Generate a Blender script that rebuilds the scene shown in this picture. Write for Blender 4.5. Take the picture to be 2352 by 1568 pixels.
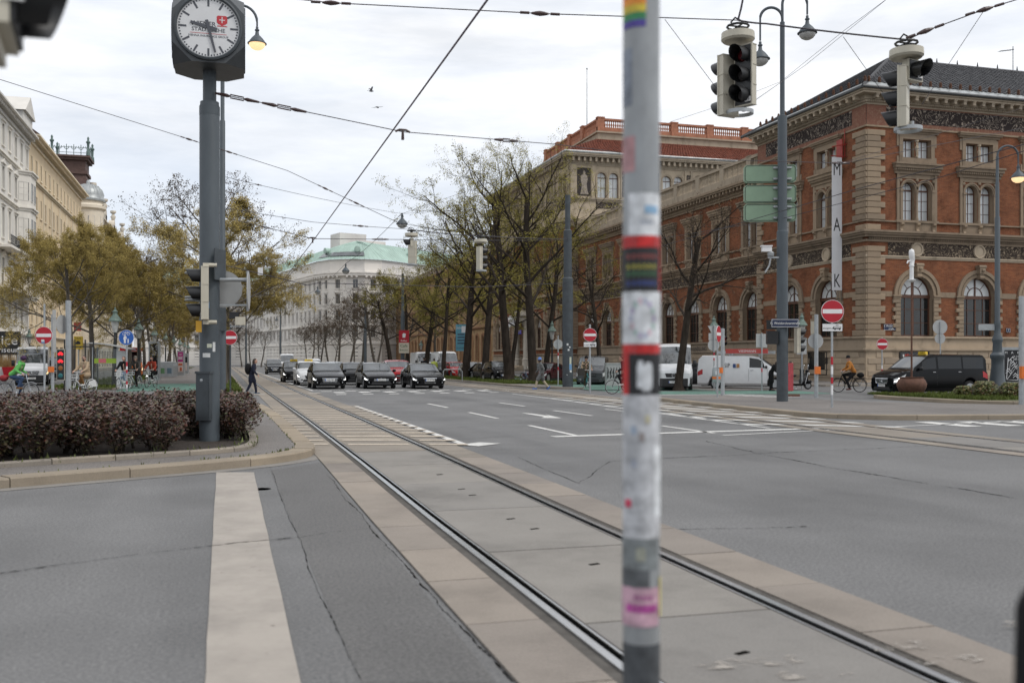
import bpy,bmesh,math,random
import numpy as np
from math import sin,cos,pi,radians,sqrt,atan2
from mathutils import Vector,Matrix

for o in list(bpy.data.objects):
 bpy.data.objects.remove(o,do_unlink=True)
SC = bpy.context.scene
COL = SC.collection

# ---------------------------------------------------------------- camera
# world axes: +Y runs along the avenue, +X to the right across it, Z up
FPX,HCAM,VH,UC = 2287.0,1.62,827.0,1176.0
YAW = radians(16.35)
CD = (sin(YAW),cos(YAW))            # view direction (x, y)
CR = (cos(YAW),-sin(YAW))           # camera right
cam_d = bpy.data.cameras.new('camera')
cam_d.sensor_width = 36.0
cam_d.lens = 35.0
cam_d.shift_y = 43.0 / 2352.0
cam_d.clip_start = 0.05
cam_d.clip_end = 3000
cam_d.dof.use_dof = True
cam_d.dof.focus_distance = 34.0
cam_d.dof.aperture_fstop = 1.9
cam = bpy.data.objects.new('camera',cam_d)
cam.location = (0,0,HCAM)
cam.rotation_euler = (radians(90),0,-YAW)
COL.objects.link(cam)
SC.camera = cam

# ---------------------------------------------------------------- world: bright thin overcast
SUN_EL,SUN_AZ = radians(52),radians(128)   # azimuth clockwise from +Y
W = bpy.data.worlds.new('World')
SC.world = W
W.use_nodes = True
nt = W.node_tree
nt.nodes.clear()
wo = nt.nodes.new('ShaderNodeOutputWorld')
bg = nt.nodes.new('ShaderNodeBackground')
bg.inputs['Strength'].default_value = 0.12
sky = nt.nodes.new('ShaderNodeTexSky')
sky.sky_type = 'NISHITA'
sky.sun_disc = False
sky.sun_elevation = SUN_EL
sky.sun_rotation = SUN_AZ
sky.altitude = 200
sky.air_density = 1.0
sky.dust_density = 2.5
tc = nt.nodes.new('ShaderNodeTexCoord')
mp = nt.nodes.new('ShaderNodeMapping')
mp.inputs['Scale'].default_value = (1.1,1.1,5.5)
mp.inputs['Rotation'].default_value = (0.1,0.12,0.3)
n1 = nt.nodes.new('ShaderNodeTexNoise')
n1.inputs['Scale'].default_value = 2.2
n1.inputs['Detail'].default_value = 9
n1.inputs['Roughness'].default_value = 0.58
n1.inputs['Distortion'].default_value = 0.5
cr = nt.nodes.new('ShaderNodeValToRGB')
cr.color_ramp.elements[0].position = 0.30
cr.color_ramp.elements[0].color = (0.62,0.62,0.62,1)
cr.color_ramp.elements[1].position = 0.62
cr.color_ramp.elements[1].color = (1,1,1,1)
n2 = nt.nodes.new('ShaderNodeTexNoise')
n2.inputs['Scale'].default_value = 3.4
n2.inputs['Detail'].default_value = 8
n2.inputs['Roughness'].default_value = 0.6
cr2 = nt.nodes.new('ShaderNodeValToRGB')
cr2.color_ramp.elements[0].position = 0.3
cr2.color_ramp.elements[0].color = (6.6,6.8,7.15,1)
cr2.color_ramp.elements[1].position = 0.66
cr2.color_ramp.elements[1].color = (9.3,9.32,9.4,1)
sp = nt.nodes.new('ShaderNodeSeparateXYZ')
cr3 = nt.nodes.new('ShaderNodeValToRGB')      # cloud deck thins a little towards the horizon
cr3.color_ramp.elements[0].position = 0.10
cr3.color_ramp.elements[0].color = (0.50,0.50,0.50,1)
cr3.color_ramp.elements[1].position = 0.25
cr3.color_ramp.elements[1].color = (1,1,1,1)
mm = nt.nodes.new('ShaderNodeMath'); mm.operation = 'MULTIPLY'
mx = nt.nodes.new('ShaderNodeMix'); mx.data_type = 'RGBA'
blu = nt.nodes.new('ShaderNodeMix'); blu.data_type = 'RGBA'; blu.inputs[0].default_value = 0.5
blu.inputs[7].default_value = (5.4,6.4,8.1,1)
L = nt.links.new
L(tc.outputs['Generated'],mp.inputs['Vector'])
L(mp.outputs['Vector'],n1.inputs['Vector'])
L(mp.outputs['Vector'],n2.inputs['Vector'])
L(n1.outputs['Fac'],cr.inputs['Fac'])
L(n2.outputs['Fac'],cr2.inputs['Fac'])
L(tc.outputs['Generated'],sp.inputs[0])
L(sp.outputs['Z'],cr3.inputs['Fac'])
L(cr.outputs['Color'],mm.inputs[0])
L(cr3.outputs['Color'],mm.inputs[1])
L(sky.outputs['Color'],blu.inputs[6])
L(mm.outputs[0],mx.inputs[0])
L(blu.outputs[2],mx.inputs[6])
L(cr2.outputs['Color'],mx.inputs[7])
L(mx.outputs[2],bg.inputs['Color'])
L(bg.outputs[0],wo.inputs[0])

sun_d = bpy.data.lights.new('sun','SUN')
sun_d.energy = 1.3
sun_d.angle = radians(14)
sun_d.color = (1,0.96,0.9)
sun = bpy.data.objects.new('sun',sun_d)
sun.rotation_euler = Vector((sin(SUN_AZ) * cos(SUN_EL),cos(SUN_AZ) * cos(SUN_EL),sin(SUN_EL))).to_track_quat('Z','Y').to_euler()
sun.location = (0,0,60)
COL.objects.link(sun)

vs = SC.view_settings
vs.view_transform = 'Standard'
vs.look = 'None'
vs.exposure = 0.12
vs.gamma = 1.0
vs.use_curve_mapping = False
SC.cycles.max_bounces = 6
SC.cycles.diffuse_bounces = 3
SC.cycles.glossy_bounces = 3
SC.cycles.transmission_bounces = 4
SC.cycles.transparent_max_bounces = 8
SC.cycles.use_adaptive_sampling = True
SC.cycles.adaptive_threshold = 0.015
SC.cycles.use_denoising = True
SC.cycles.caustics_reflective = False
SC.cycles.caustics_refractive = False

# ---------------------------------------------------------------- placing by sight lines
def P(u,v,Y):
 """world point at camera depth Y seen at pixel (u, v) of the 2352 px wide photo"""
 X = (u - UC) / FPX * Y
 return Vector((X * CR[0] + Y * CD[0],X * CR[1] + Y * CD[1],HCAM + (VH - v) / FPX * Y))
def G(u,v,z=0.0):
 """ground point (height z) seen at pixel (u, v)"""
 Y = FPX * (HCAM - z) / (v - VH)
 p = P(u,v,Y)
 return Vector((p.x,p.y,z))
def GU(u,Y,z=0.0):
 p = P(u,VH,Y)
 return Vector((p.x,p.y,z))
def depth(p):
 return p[0] * CD[0] + p[1] * CD[1]

# ---------------------------------------------------------------- mesh builder
class MB:
 def __init__(s,T=None):
  s.v = []; s.f = []; s.m = []; s.T = T
 def add(s,vs,fs,mi=0):
  b = len(s.v)
  if s.T is not None:
   vs = [tuple(s.T @ Vector(q)) for q in vs]
  s.v.extend(tuple(q) for q in vs)
  s.f.extend(tuple(b + i for i in q) for q in fs)
  s.m.extend([mi] * len(fs))
  return s
 def box(s,x0,x1,y0,y1,z0,z1,mi=0):
  vs = [(x0,y0,z0),(x1,y0,z0),(x1,y1,z0),(x0,y1,z0),(x0,y0,z1),(x1,y0,z1),(x1,y1,z1),(x0,y1,z1)]
  return s.add(vs,[(0,3,2,1),(4,5,6,7),(0,1,5,4),(1,2,6,5),(2,3,7,6),(3,0,4,7)],mi)
 def cbox(s,c,d,rz=0,mi=0):
  M = Matrix.Translation(c) @ Matrix.Rotation(rz,4,'Z')
  h = [q / 2 for q in d]
  vs = [M @ Vector((sx * h[0],sy * h[1],sz * h[2])) for sz in (-1,1) for sx,sy in ((-1,-1),(1,-1),(1,1),(-1,1))]
  return s.add(vs,[(0,3,2,1),(4,5,6,7),(0,1,5,4),(1,2,6,5),(2,3,7,6),(3,0,4,7)],mi)
 def bev(s,x0,x1,y0,y1,z0,z1,b=0.03,mi=0):
  """box whose front face (-y) is chamfered by b"""
  vs = [(x0,y1,z0),(x1,y1,z0),(x1,y1,z1),(x0,y1,z1),
   (x0,y0 + b,z0),(x1,y0 + b,z0),(x1,y0 + b,z1),(x0,y0 + b,z1),
   (x0 + b,y0,z0 + b),(x1 - b,y0,z0 + b),(x1 - b,y0,z1 - b),(x0 + b,y0,z1 - b)]
  return s.add(vs,[(0,3,2,1),(0,1,5,4),(1,2,6,5),(2,3,7,6),(3,0,4,7),
      (4,5,9,8),(5,6,10,9),(6,7,11,10),(7,4,8,11),(8,9,10,11)],mi)
 def quad(s,a,b,c,d,mi=0):
  return s.add([a,b,c,d],[(0,1,2,3)],mi)
 def tube(s,pts,r,n=8,mi=0,caps=True,close=False):
  pts = [Vector(q) for q in pts]
  k = len(pts)
  rs = r if isinstance(r,(list,tuple)) else [r] * k
  t0 = (pts[1] - pts[0]).normalized()
  up = Vector((0,0,1)) if abs(t0.z) < 0.9 else Vector((1,0,0))
  nrm = t0.cross(up).normalized()
  vs = []
  for i in range(k):
   if close:
    t = pts[(i + 1) % k] - pts[i - 1]
   else:
    t = pts[min(i + 1,k - 1)] - pts[max(i - 1,0)]
   if t.length < 1e-9: t = t0
   t = t.normalized()
   nrm = (nrm - t * nrm.dot(t))
   if nrm.length < 1e-6: nrm = t.orthogonal()
   nrm.normalize()
   bn = t.cross(nrm)
   for j in range(n):
    a = 2 * pi * j / n
    vs.append(pts[i] + (nrm * cos(a) + bn * sin(a)) * rs[i])
  fs = []
  for i in range(k if close else k - 1):
   i2 = (i + 1) % k
   for j in range(n):
    j2 = (j + 1) % n
    fs.append((i * n + j,i * n + j2,i2 * n + j2,i2 * n + j))
  if caps and not close:
   fs.append(tuple(range(n - 1,-1,-1)))
   fs.append(tuple((k - 1) * n + j for j in range(n)))
  return s.add(vs,fs,mi)
 def cyl(s,p0,p1,r0,r1=None,n=12,mi=0):
  return s.tube([p0,p1],[r0,r0 if r1 is None else r1],n,mi)
 def lathe(s,prof,n=16,c=(0,0,0),mi=0,axis='Z',a0=0,a1=2 * pi):
  full = abs(a1 - a0 - 2 * pi) < 1e-6
  vs = []; fs = []
  nn = n if full else n + 1
  for (r,z) in prof:
   for j in range(nn):
    a = a0 + (a1 - a0) * j / n
    x,y = r * cos(a),r * sin(a)
    q = (x,y,z) if axis == 'Z' else ((x,z,y) if axis == 'Y' else (z,x,y))
    vs.append((q[0] + c[0],q[1] + c[1],q[2] + c[2]))
  for i in range(len(prof) - 1):
   for j in range(n):
    j2 = (j + 1) % nn
    fs.append((i * nn + j,i * nn + j2,(i + 1) * nn + j2,(i + 1) * nn + j))
  if full and prof[0] != prof[-1]:
   if prof[0][0] > 1e-5: fs.append(tuple(range(n - 1,-1,-1)))
   if prof[-1][0] > 1e-5: fs.append(tuple((len(prof) - 1) * nn + j for j in range(n)))
  return s.add(vs,fs,mi)
 def sphere(s,c,r,nu=12,nv=8,mi=0,sc=(1,1,1)):
  vs = []; fs = []
  for i in range(nv + 1):
   th = pi * i / nv
   for j in range(nu):
    a = 2 * pi * j / nu
    vs.append((c[0] + r * sc[0] * sin(th) * cos(a),c[1] + r * sc[1] * sin(th) * sin(a),c[2] + r * sc[2] * cos(th)))
  for i in range(nv):
   for j in range(nu):
    j2 = (j + 1) % nu
    fs.append((i * nu + j,(i + 1) * nu + j,(i + 1) * nu + j2,i * nu + j2))
  return s.add(vs,fs,mi)
 def prism(s,poly,z0,z1,mi=0,plane='XY'):
  """extrude a polygon; plane XY -> along z, XZ -> poly is (x, z), extruded along y"""
  n = len(poly)
  if plane == 'XY':
   vs = [(x,y,z0) for x,y in poly] + [(x,y,z1) for x,y in poly]
  elif plane == 'XZ':
   vs = [(x,z0,y) for x,y in poly] + [(x,z1,y) for x,y in poly]
  else:
   vs = [(z0,x,y) for x,y in poly] + [(z1,x,y) for x,y in poly]
  fs = [tuple(range(n - 1,-1,-1)),tuple(range(n,2 * n))]
  for i in range(n):
   j = (i + 1) % n
   fs.append((i,j,n + j,n + i))
  return s.add(vs,fs,mi)
 def merge(s,o,T=None):
  vs = o.v if T is None else [T @ Vector(q) for q in o.v]
  b = len(s.v)
  if s.T is not None: vs = [s.T @ Vector(q) for q in vs]
  s.v.extend(tuple(q) for q in vs)
  s.f.extend(tuple(b + i for i in q) for q in o.f)
  s.m.extend(o.m)
  return s
 def mesh(s,name,mats,smooth=False):
  me = bpy.data.meshes.new(name)
  me.from_pydata(s.v,[],s.f)
  for m in (mats if isinstance(mats,(list,tuple)) else [mats]):
   me.materials.append(m)
  if any(s.m): me.polygons.foreach_set('material_index',s.m)
  if smooth:
   me.polygons.foreach_set('use_smooth',[True] * len(s.f))
   if smooth is not True: me.set_sharp_from_angle(angle=radians(smooth))
  me.update()
  return me
 def build(s,name,mats,parent=None,smooth=False,loc=None,kind=None):
  o = bpy.data.objects.new(name,s.mesh(name,mats,smooth))
  COL.objects.link(o)
  if parent is not None: o.parent = parent
  if loc is not None: o.location = loc
  if kind: o['kind'] = kind
  return o

def tag(o,label=None,cat=None,group=None,kind=None):
 if label: o['label'] = label
 if cat: o['category'] = cat
 if group: o['group'] = group
 if kind: o['kind'] = kind
 return o
def thing(name,label,cat,loc=(0,0,0),rz=0.0,group=None):
 o = bpy.data.objects.new(name,None)
 o.empty_display_size = 0.3
 COL.objects.link(o)
 o.location = loc
 o.rotation_euler = (0,0,rz)
 return tag(o,label,cat,group)
def inst(me,name,parent,loc=(0,0,0),rz=0.0,rot=None,sc=None):
 o = bpy.data.objects.new(name,me)
 COL.objects.link(o)
 if parent is not None: o.parent = parent
 o.location = loc
 o.rotation_euler = rot if rot is not None else (0,0,rz)
 if sc is not None: o.scale = sc
 return o
KIDS = {}
def dup(root,loc,rz=None,label=None,group=None,sc=None):
 r = root.copy(); COL.objects.link(r)
 r.location = loc
 if rz is not None: r.rotation_euler = (0,0,rz)
 if sc is not None: r.scale = sc if isinstance(sc,(tuple,list)) else (sc,sc,sc)
 if label: r['label'] = label
 if group: r['group'] = group
 if root.name not in KIDS:
  KIDS[root.name] = [(c,list(c.children)) for c in root.children]
 for ch,gs in KIDS[root.name]:
  c = ch.copy(); COL.objects.link(c); c.parent = r
  for g in gs:
   d = g.copy(); COL.objects.link(d); d.parent = c
 return r
TEXTS = []
def text(body,size,m,parent,loc,rot=(pi / 2,0,0),ext=0.002,name='lettering',align='CENTER',sx=1.0,sp=1.0,bold=0.0):
 cu = bpy.data.curves.new(name,'FONT')
 cu.body = body; cu.size = size; cu.extrude = ext; cu.offset = size * bold
 cu.align_x = align; cu.align_y = 'CENTER'
 cu.resolution_u = 2
 cu.space_character = sp
 cu.materials.append(m)
 o = bpy.data.objects.new(name,cu)
 COL.objects.link(o)
 if parent is not None: o.parent = parent
 o.location = loc; o.rotation_euler = rot; o.scale = (sx,1,1)
 TEXTS.append(o)
 return o
BAKE = []
def bake_later(o,vox,smooth=2):
 md = o.modifiers.new('remesh','REMESH'); md.mode = 'VOXEL'; md.voxel_size = vox; md.use_smooth_shade = True
 if smooth:
  m2 = o.modifiers.new('smooth','SMOOTH'); m2.iterations = smooth; m2.factor = 0.5
 BAKE.append(o)

# ---------------------------------------------------------------- materials
MATS = {}
def mat(name,col,rough=0.6,metal=0.0,var=0.12,scale=4.0,bump=0.0,bscale=60.0,spec=0.5,coat=0.0,emit=None,es=1.0,trans=0.0,det=5,stretch=None,col2=None):
 if name in MATS: return MATS[name]
 m = bpy.data.materials.new(name); m.use_nodes = True
 t = m.node_tree; b = t.nodes['Principled BSDF']
 b.inputs['Roughness'].default_value = rough
 b.inputs['Metallic'].default_value = metal
 b.inputs['Specular IOR Level'].default_value = spec
 if coat:
  b.inputs['Coat Weight'].default_value = coat
  b.inputs['Coat Roughness'].default_value = 0.05
 if trans: b.inputs['Transmission Weight'].default_value = trans
 if emit:
  b.inputs['Emission Color'].default_value = (*emit,1)
  b.inputs['Emission Strength'].default_value = es
 b.inputs['Base Color'].default_value = (*col,1)
 if var or bump:
  tcn = t.nodes.new('ShaderNodeTexCoord')
  vec = tcn.outputs['Object']
  if stretch:
   mpn = t.nodes.new('ShaderNodeMapping'); mpn.inputs['Scale'].default_value = stretch
   t.links.new(vec,mpn.inputs[0]); vec = mpn.outputs[0]
 if var:
  nz = t.nodes.new('ShaderNodeTexNoise')
  nz.inputs['Scale'].default_value = scale; nz.inputs['Detail'].default_value = det; nz.inputs['Roughness'].default_value = 0.62
  t.links.new(vec,nz.inputs['Vector'])
  r = t.nodes.new('ShaderNodeValToRGB')
  r.color_ramp.elements[0].position = 0.3; r.color_ramp.elements[1].position = 0.7
  c2 = col2 if col2 else tuple(min(1,c * (1 + var)) for c in col)
  r.color_ramp.elements[0].color = (*[c * (1 - var) for c in col],1)
  r.color_ramp.elements[1].color = (*c2,1)
  t.links.new(nz.outputs['Fac'],r.inputs['Fac'])
  t.links.new(r.outputs['Color'],b.inputs['Base Color'])
 if bump:
  n2 = t.nodes.new('ShaderNodeTexNoise'); n2.inputs['Scale'].default_value = bscale; n2.inputs['Detail'].default_value = 4
  t.links.new(vec,n2.inputs['Vector'])
  bp = t.nodes.new('ShaderNodeBump'); bp.inputs['Strength'].default_value = bump; bp.inputs['Distance'].default_value = 0.02
  t.links.new(n2.outputs['Fac'],bp.inputs['Height'])
  t.links.new(bp.outputs['Normal'],b.inputs['Normal'])
 MATS[name] = m
 return m
def nodes(m):
 return m.node_tree,m.node_tree.nodes['Principled BSDF']
def mk(t,typ,**kw):
 n = t.nodes.new(typ)
 for k,v in kw.items(): setattr(n,k,v)
 return n
def ramp(t,stops):
 r = t.nodes.new('ShaderNodeValToRGB')
 e = r.color_ramp.elements
 while len(e) < len(stops): e.new(0.5)
 for i,(p,c) in enumerate(stops):
  e[i].position = p; e[i].color = (*c,1) if len(c) == 3 else c
 return r
# ================================================================ surface materials
def asphalt(name,c,patch=0.10,crack=False,worn=0.0):
 m = mat(name,c,rough=0.82,var=0,spec=0.35)
 t,b = nodes(m)
 co = mk(t,'ShaderNodeTexCoord')
 a = mk(t,'ShaderNodeTexNoise'); a.inputs['Scale'].default_value = 0.35; a.inputs['Detail'].default_value = 6; a.inputs['Roughness'].default_value = 0.6
 mp_ = mk(t,'ShaderNodeMapping'); mp_.inputs['Scale'].default_value = (1.5,0.10,1); mp_.inputs['Rotation'].default_value = (0,0,.12)
 t.links.new(co.outputs['Object'],mp_.inputs[0])
 s_ = mk(t,'ShaderNodeTexNoise'); s_.inputs['Scale'].default_value = 0.55; s_.inputs['Detail'].default_value = 4
 t.links.new(mp_.outputs[0],s_.inputs['Vector'])
 f = mk(t,'ShaderNodeTexNoise'); f.inputs['Scale'].default_value = 38; f.inputs['Detail'].default_value = 7; f.inputs['Roughness'].default_value = 0.85
 v = mk(t,'ShaderNodeTexVoronoi'); v.inputs['Scale'].default_value = 160
 for n in (a,f,v): t.links.new(co.outputs['Object'],n.inputs['Vector'])
 r1 = ramp(t,[(0.36,[q * (1 - patch * 1.5) for q in c]),(0.5,c),(0.64,[q * (1 + patch * 1.3) for q in c])])
 add = mk(t,'ShaderNodeMath',operation='ADD'); mul = mk(t,'ShaderNodeMath',operation='MULTIPLY'); mul.inputs[1].default_value = 0.5
 t.links.new(a.outputs['Fac'],add.inputs[0]); t.links.new(s_.outputs['Fac'],add.inputs[1])
 t.links.new(add.outputs[0],mul.inputs[0]); t.links.new(mul.outputs[0],r1.inputs['Fac'])
 r2 = ramp(t,[(0.38,(0.55,0.55,0.56)),(0.52,(1.0,1.0,1.0)),(0.64,(1.42,1.40,1.37))])
 t.links.new(f.outputs['Fac'],r2.inputs['Fac'])
 r3 = ramp(t,[(0.0,(1.25,1.25,1.25)),(0.35,(0.97,0.97,0.97)),(1.0,(0.9,0.9,0.9))])
 t.links.new(v.outputs['Distance'],r3.inputs['Fac'])
 m1 = mk(t,'ShaderNodeMix',data_type='RGBA',blend_type='MULTIPLY'); m1.inputs[0].default_value = 1
 m2 = mk(t,'ShaderNodeMix',data_type='RGBA',blend_type='MULTIPLY'); m2.inputs[0].default_value = 0.8
 t.links.new(r1.outputs[0],m1.inputs[6]); t.links.new(r2.outputs[0],m1.inputs[7])
 t.links.new(m1.outputs[2],m2.inputs[6]); t.links.new(r3.outputs[0],m2.inputs[7])
 t.links.new(m2.outputs[2],b.inputs['Base Color'])
 bp = mk(t,'ShaderNodeBump'); bp.inputs['Strength'].default_value = 0.35; bp.inputs['Distance'].default_value = 0.006
 t.links.new(v.outputs['Distance'],bp.inputs['Height']); t.links.new(bp.outputs[0],b.inputs['Normal'])
 rr = ramp(t,[(0.35,(0.66,) * 3),(0.65,(0.88,) * 3)])
 t.links.new(s_.outputs['Fac'],rr.inputs['Fac']); t.links.new(rr.outputs[0],b.inputs['Roughness'])
 return m
def paint(name,c,wear=0.42,soft=0.12,grime=0.25):
 """worn road paint: chips are open, so the road shows through"""
 m = mat(name,c,rough=0.7,var=0)
 t,b = nodes(m)
 co = mk(t,'ShaderNodeTexCoord')
 a = mk(t,'ShaderNodeTexNoise'); a.inputs['Scale'].default_value = 5.5; a.inputs['Detail'].default_value = 12; a.inputs['Roughness'].default_value = 0.78
 d = mk(t,'ShaderNodeTexNoise'); d.inputs['Scale'].default_value = 1.3; d.inputs['Detail'].default_value = 7; d.inputs['Roughness'].default_value = 0.7
 t.links.new(co.outputs['Object'],a.inputs['Vector']); t.links.new(co.outputs['Object'],d.inputs['Vector'])
 r = ramp(t,[(wear - soft,(0,0,0)),(wear + soft * .4,(1,1,1))]); t.links.new(a.outputs['Fac'],r.inputs['Fac'])
 t.links.new(r.outputs[0],b.inputs['Alpha'])
 r2 = ramp(t,[(0.3,[q * (1 - grime) for q in c]),(0.6,c)]); t.links.new(d.outputs['Fac'],r2.inputs['Fac']); t.links.new(r2.outputs[0],b.inputs['Base Color'])
 return m
def concrete(name,c,lines=False):
 m = mat(name,c,rough=0.85,var=0,spec=0.3)
 t,b = nodes(m)
 co = mk(t,'ShaderNodeTexCoord')
 oi = mk(t,'ShaderNodeObjectInfo')
 a = mk(t,'ShaderNodeTexNoise'); a.inputs['Scale'].default_value = 0.8; a.inputs['Detail'].default_value = 8; a.inputs['Roughness'].default_value = 0.65
 f = mk(t,'ShaderNodeTexNoise'); f.inputs['Scale'].default_value = 70; f.inputs['Detail'].default_value = 4
 for n in (a,f): t.links.new(co.outputs['Object'],n.inputs['Vector'])
 r1 = ramp(t,[(0.28,[q * 0.72 for q in c]),(0.5,c),(0.75,[q * 1.14 for q in c])])
 t.links.new(a.outputs['Fac'],r1.inputs['Fac'])
 r2 = ramp(t,[(0.3,(0.86,) * 3),(0.6,(1.04,) * 3)])
 t.links.new(f.outputs['Fac'],r2.inputs['Fac'])
 m1 = mk(t,'ShaderNodeMix',data_type='RGBA',blend_type='MULTIPLY'); m1.inputs[0].default_value = 1
 t.links.new(r1.outputs[0],m1.inputs[6]); t.links.new(r2.outputs[0],m1.inputs[7])
 r4 = ramp(t,[(0.0,(0.86,0.86,0.88)),(1.0,(1.1,1.07,1.04))])
 t.links.new(oi.outputs['Random'],r4.inputs['Fac'])
 m2 = mk(t,'ShaderNodeMix',data_type='RGBA',blend_type='MULTIPLY'); m2.inputs[0].default_value = 1
 t.links.new(m1.outputs[2],m2.inputs[6]); t.links.new(r4.outputs[0],m2.inputs[7])
 t.links.new(m2.outputs[2],b.inputs['Base Color'])
 bp = mk(t,'ShaderNodeBump'); bp.inputs['Strength'].default_value = 0.25; bp.inputs['Distance'].default_value = 0.008
 if lines:
  w = mk(t,'ShaderNodeTexWave',bands_direction='DIAGONAL'); w.inputs['Scale'].default_value = 9; w.inputs['Distortion'].default_value = 0.6
  t.links.new(co.outputs['Object'],w.inputs['Vector'])
  t.links.new(w.outputs['Fac'],bp.inputs['Height'])
  bp.inputs['Strength'].default_value = 0.5
 else:
  t.links.new(f.outputs['Fac'],bp.inputs['Height'])
 t.links.new(bp.outputs[0],b.inputs['Normal'])
 return m

M_ASPH = asphalt('asphalt',(0.162,0.161,0.160),0.19)
M_ASPH2 = asphalt('asphalt_patch',(0.136,0.133,0.130),0.14)
M_PAVE = asphalt('pavement_asphalt',(0.185,0.170,0.158),0.16)
M_GREEN = asphalt('cycle_path_green',(0.105,0.205,0.165),0.16)
M_CONC = concrete('slab_concrete',(0.26,0.232,0.195))
M_CONC2 = concrete('slab_concrete_grey',(0.235,0.224,0.206))
M_CONCL = concrete('slab_concrete_brushed',(0.265,0.235,0.203),True)
M_KERB = concrete('kerb_granite',(0.295,0.25,0.19))
M_KERB2 = concrete('kerb_stone_grey',(0.27,0.24,0.20))
M_PAINT = paint('road_paint_white',(0.66,0.65,0.62),.40,.1)
M_PAINTC = paint('road_paint_cream',(0.54,0.46,0.365),0.40,.16)
M_PAINTB = paint('road_paint_beige',(0.36,0.323,0.282),0.355,.10,.3)
M_DARK = mat('joint_dark',(0.012,0.011,0.010),rough=0.9,var=0,spec=0)
M_JOINT = mat('track_bed_fill',(0.115,0.108,0.10),rough=0.9,var=0.2,scale=6,bump=0.4,spec=0)
M_RAIL = mat('rail_steel',(0.55,0.56,0.57),rough=0.22,metal=0.9,var=0.08,scale=3)
M_RAILD = mat('rail_groove',(0.005,0.005,0.005),rough=0.9,var=0,spec=0)
M_SOIL = mat('bed_soil',(0.035,0.026,0.020),rough=0.95,var=0.5,scale=9,bump=1.0,bscale=30)
M_GRASS = mat('grass_blades',(0.085,0.11,0.022),rough=0.6,var=0.4,scale=3,spec=0.2)
M_TURF = mat('turf_soil',(0.075,0.078,0.03),rough=0.95,var=0.45,scale=5,bump=0.8,bscale=30)
M_GRAVEL = mat('hoggin',(0.22,0.19,0.155),rough=0.95,var=0.2,scale=2.5,bump=0.5,bscale=50)

# ================================================================ helpers for the ground
def resample(pts,step):
 pts = [Vector((p[0],p[1],0)) for p in pts]
 out = [];
 for i in range(len(pts) - 1):
  d = (pts[i + 1] - pts[i]).length
  k = max(1,round(d / step))
  for j in range(k): out.append(pts[i].lerp(pts[i + 1],j / k))
 out.append(pts[-1])
 return out
def smooth_line(pts,it=2):
 pts = [Vector((p[0],p[1],0)) for p in pts]
 for _ in range(it):
  q = [pts[0]]
  for i in range(len(pts) - 1):
   q.append(pts[i].lerp(pts[i + 1],0.25)); q.append(pts[i].lerp(pts[i + 1],0.75))
  q.append(pts[-1]); pts = q
 return pts
def offset_line(pts,d):
 """shift to the left of the direction of travel by d"""
 out = []
 for i in range(len(pts)):
  t = (pts[min(i + 1,len(pts) - 1)] - pts[max(i - 1,0)]).normalized()
  out.append(pts[i] + Vector((-t.y,t.x,0)) * d)
 return out
def sheet(name,poly,z,m,kind='structure',parent=None):
 """flat polygon with a little thickness below"""
 mb = MB(); mb.prism([(p[0],p[1]) for p in poly],z - 0.003 if z < 0.05 else 0.0005,z)
 return mb.build(name,m,parent,kind=kind)
def strip(mb,a,b,z,mi=0):
 n = len(a)
 vs = [(p[0],p[1],z) for p in a] + [(p[0],p[1],z) for p in b]
 mb.add(vs,[(i,i + 1,n + i + 1,n + i) for i in range(n - 1)],mi)
def kerb(name,line,w,h,m,stone=1.5,gap=0.014,side=1,seed=1,z0=0.0):
 """kerb stones laid along a line; each stone is a part of the kerb"""
 rnd = random.Random(seed)
 pts = resample(line,0.16)
 inn = offset_line(pts,w * side)
 root = bpy.data.objects.new(name,None); COL.objects.link(root); root['kind'] = 'structure'
 root.location = (pts[0].x,pts[0].y,0)
 i = 0; n = len(pts)
 while i < n - 1:
  L_ = stone * rnd.uniform(0.8,1.2); j = i; acc = 0
  while j < n - 1 and acc < L_:
   acc += (pts[j + 1] - pts[j]).length; j += 1
  if n - 1 - j < 3: j = n - 1
  a = [p.copy() for p in pts[i:j + 1]]; b = [p.copy() for p in inn[i:j + 1]]
  dz = rnd.uniform(-0.006,0.006)
  if len(a) > 1:
   for q in (a,b):
    d0 = (q[1] - q[0]).normalized(); d1 = (q[-1] - q[-2]).normalized()
    q[0] += d0 * gap / 2; q[-1] -= d1 * gap / 2
  k = len(a); c = 0.02
  vs = []
  for p,q in zip(a,b):
   o_ = (q - p).normalized()
   vs += [(p.x,p.y,z0),(p.x,p.y,z0 + h + dz - c),((p + o_ * c).x,(p + o_ * c).y,z0 + h + dz),(q.x,q.y,z0 + h + dz),(q.x,q.y,z0)]
  fs = []
  for e in range(k - 1):
   for r in range(4):
    fs.append((e * 5 + r,e * 5 + r + 1,(e + 1) * 5 + r + 1,(e + 1) * 5 + r))
  fs.append((0,1,2,3,4)); fs.append(tuple((k - 1) * 5 + r for r in (4,3,2,1,0)))
  mb = MB(Matrix.Translation((-pts[0].x,-pts[0].y,0))); mb.add(vs,fs)
  mb.build('kerb_stone',m,root)
  i = j
 return root

# ================================================================ ground
g = MB(); g.box(-900,900,-300,1500,-0.5,0)
g.build('road',M_ASPH,kind='structure')

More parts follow.
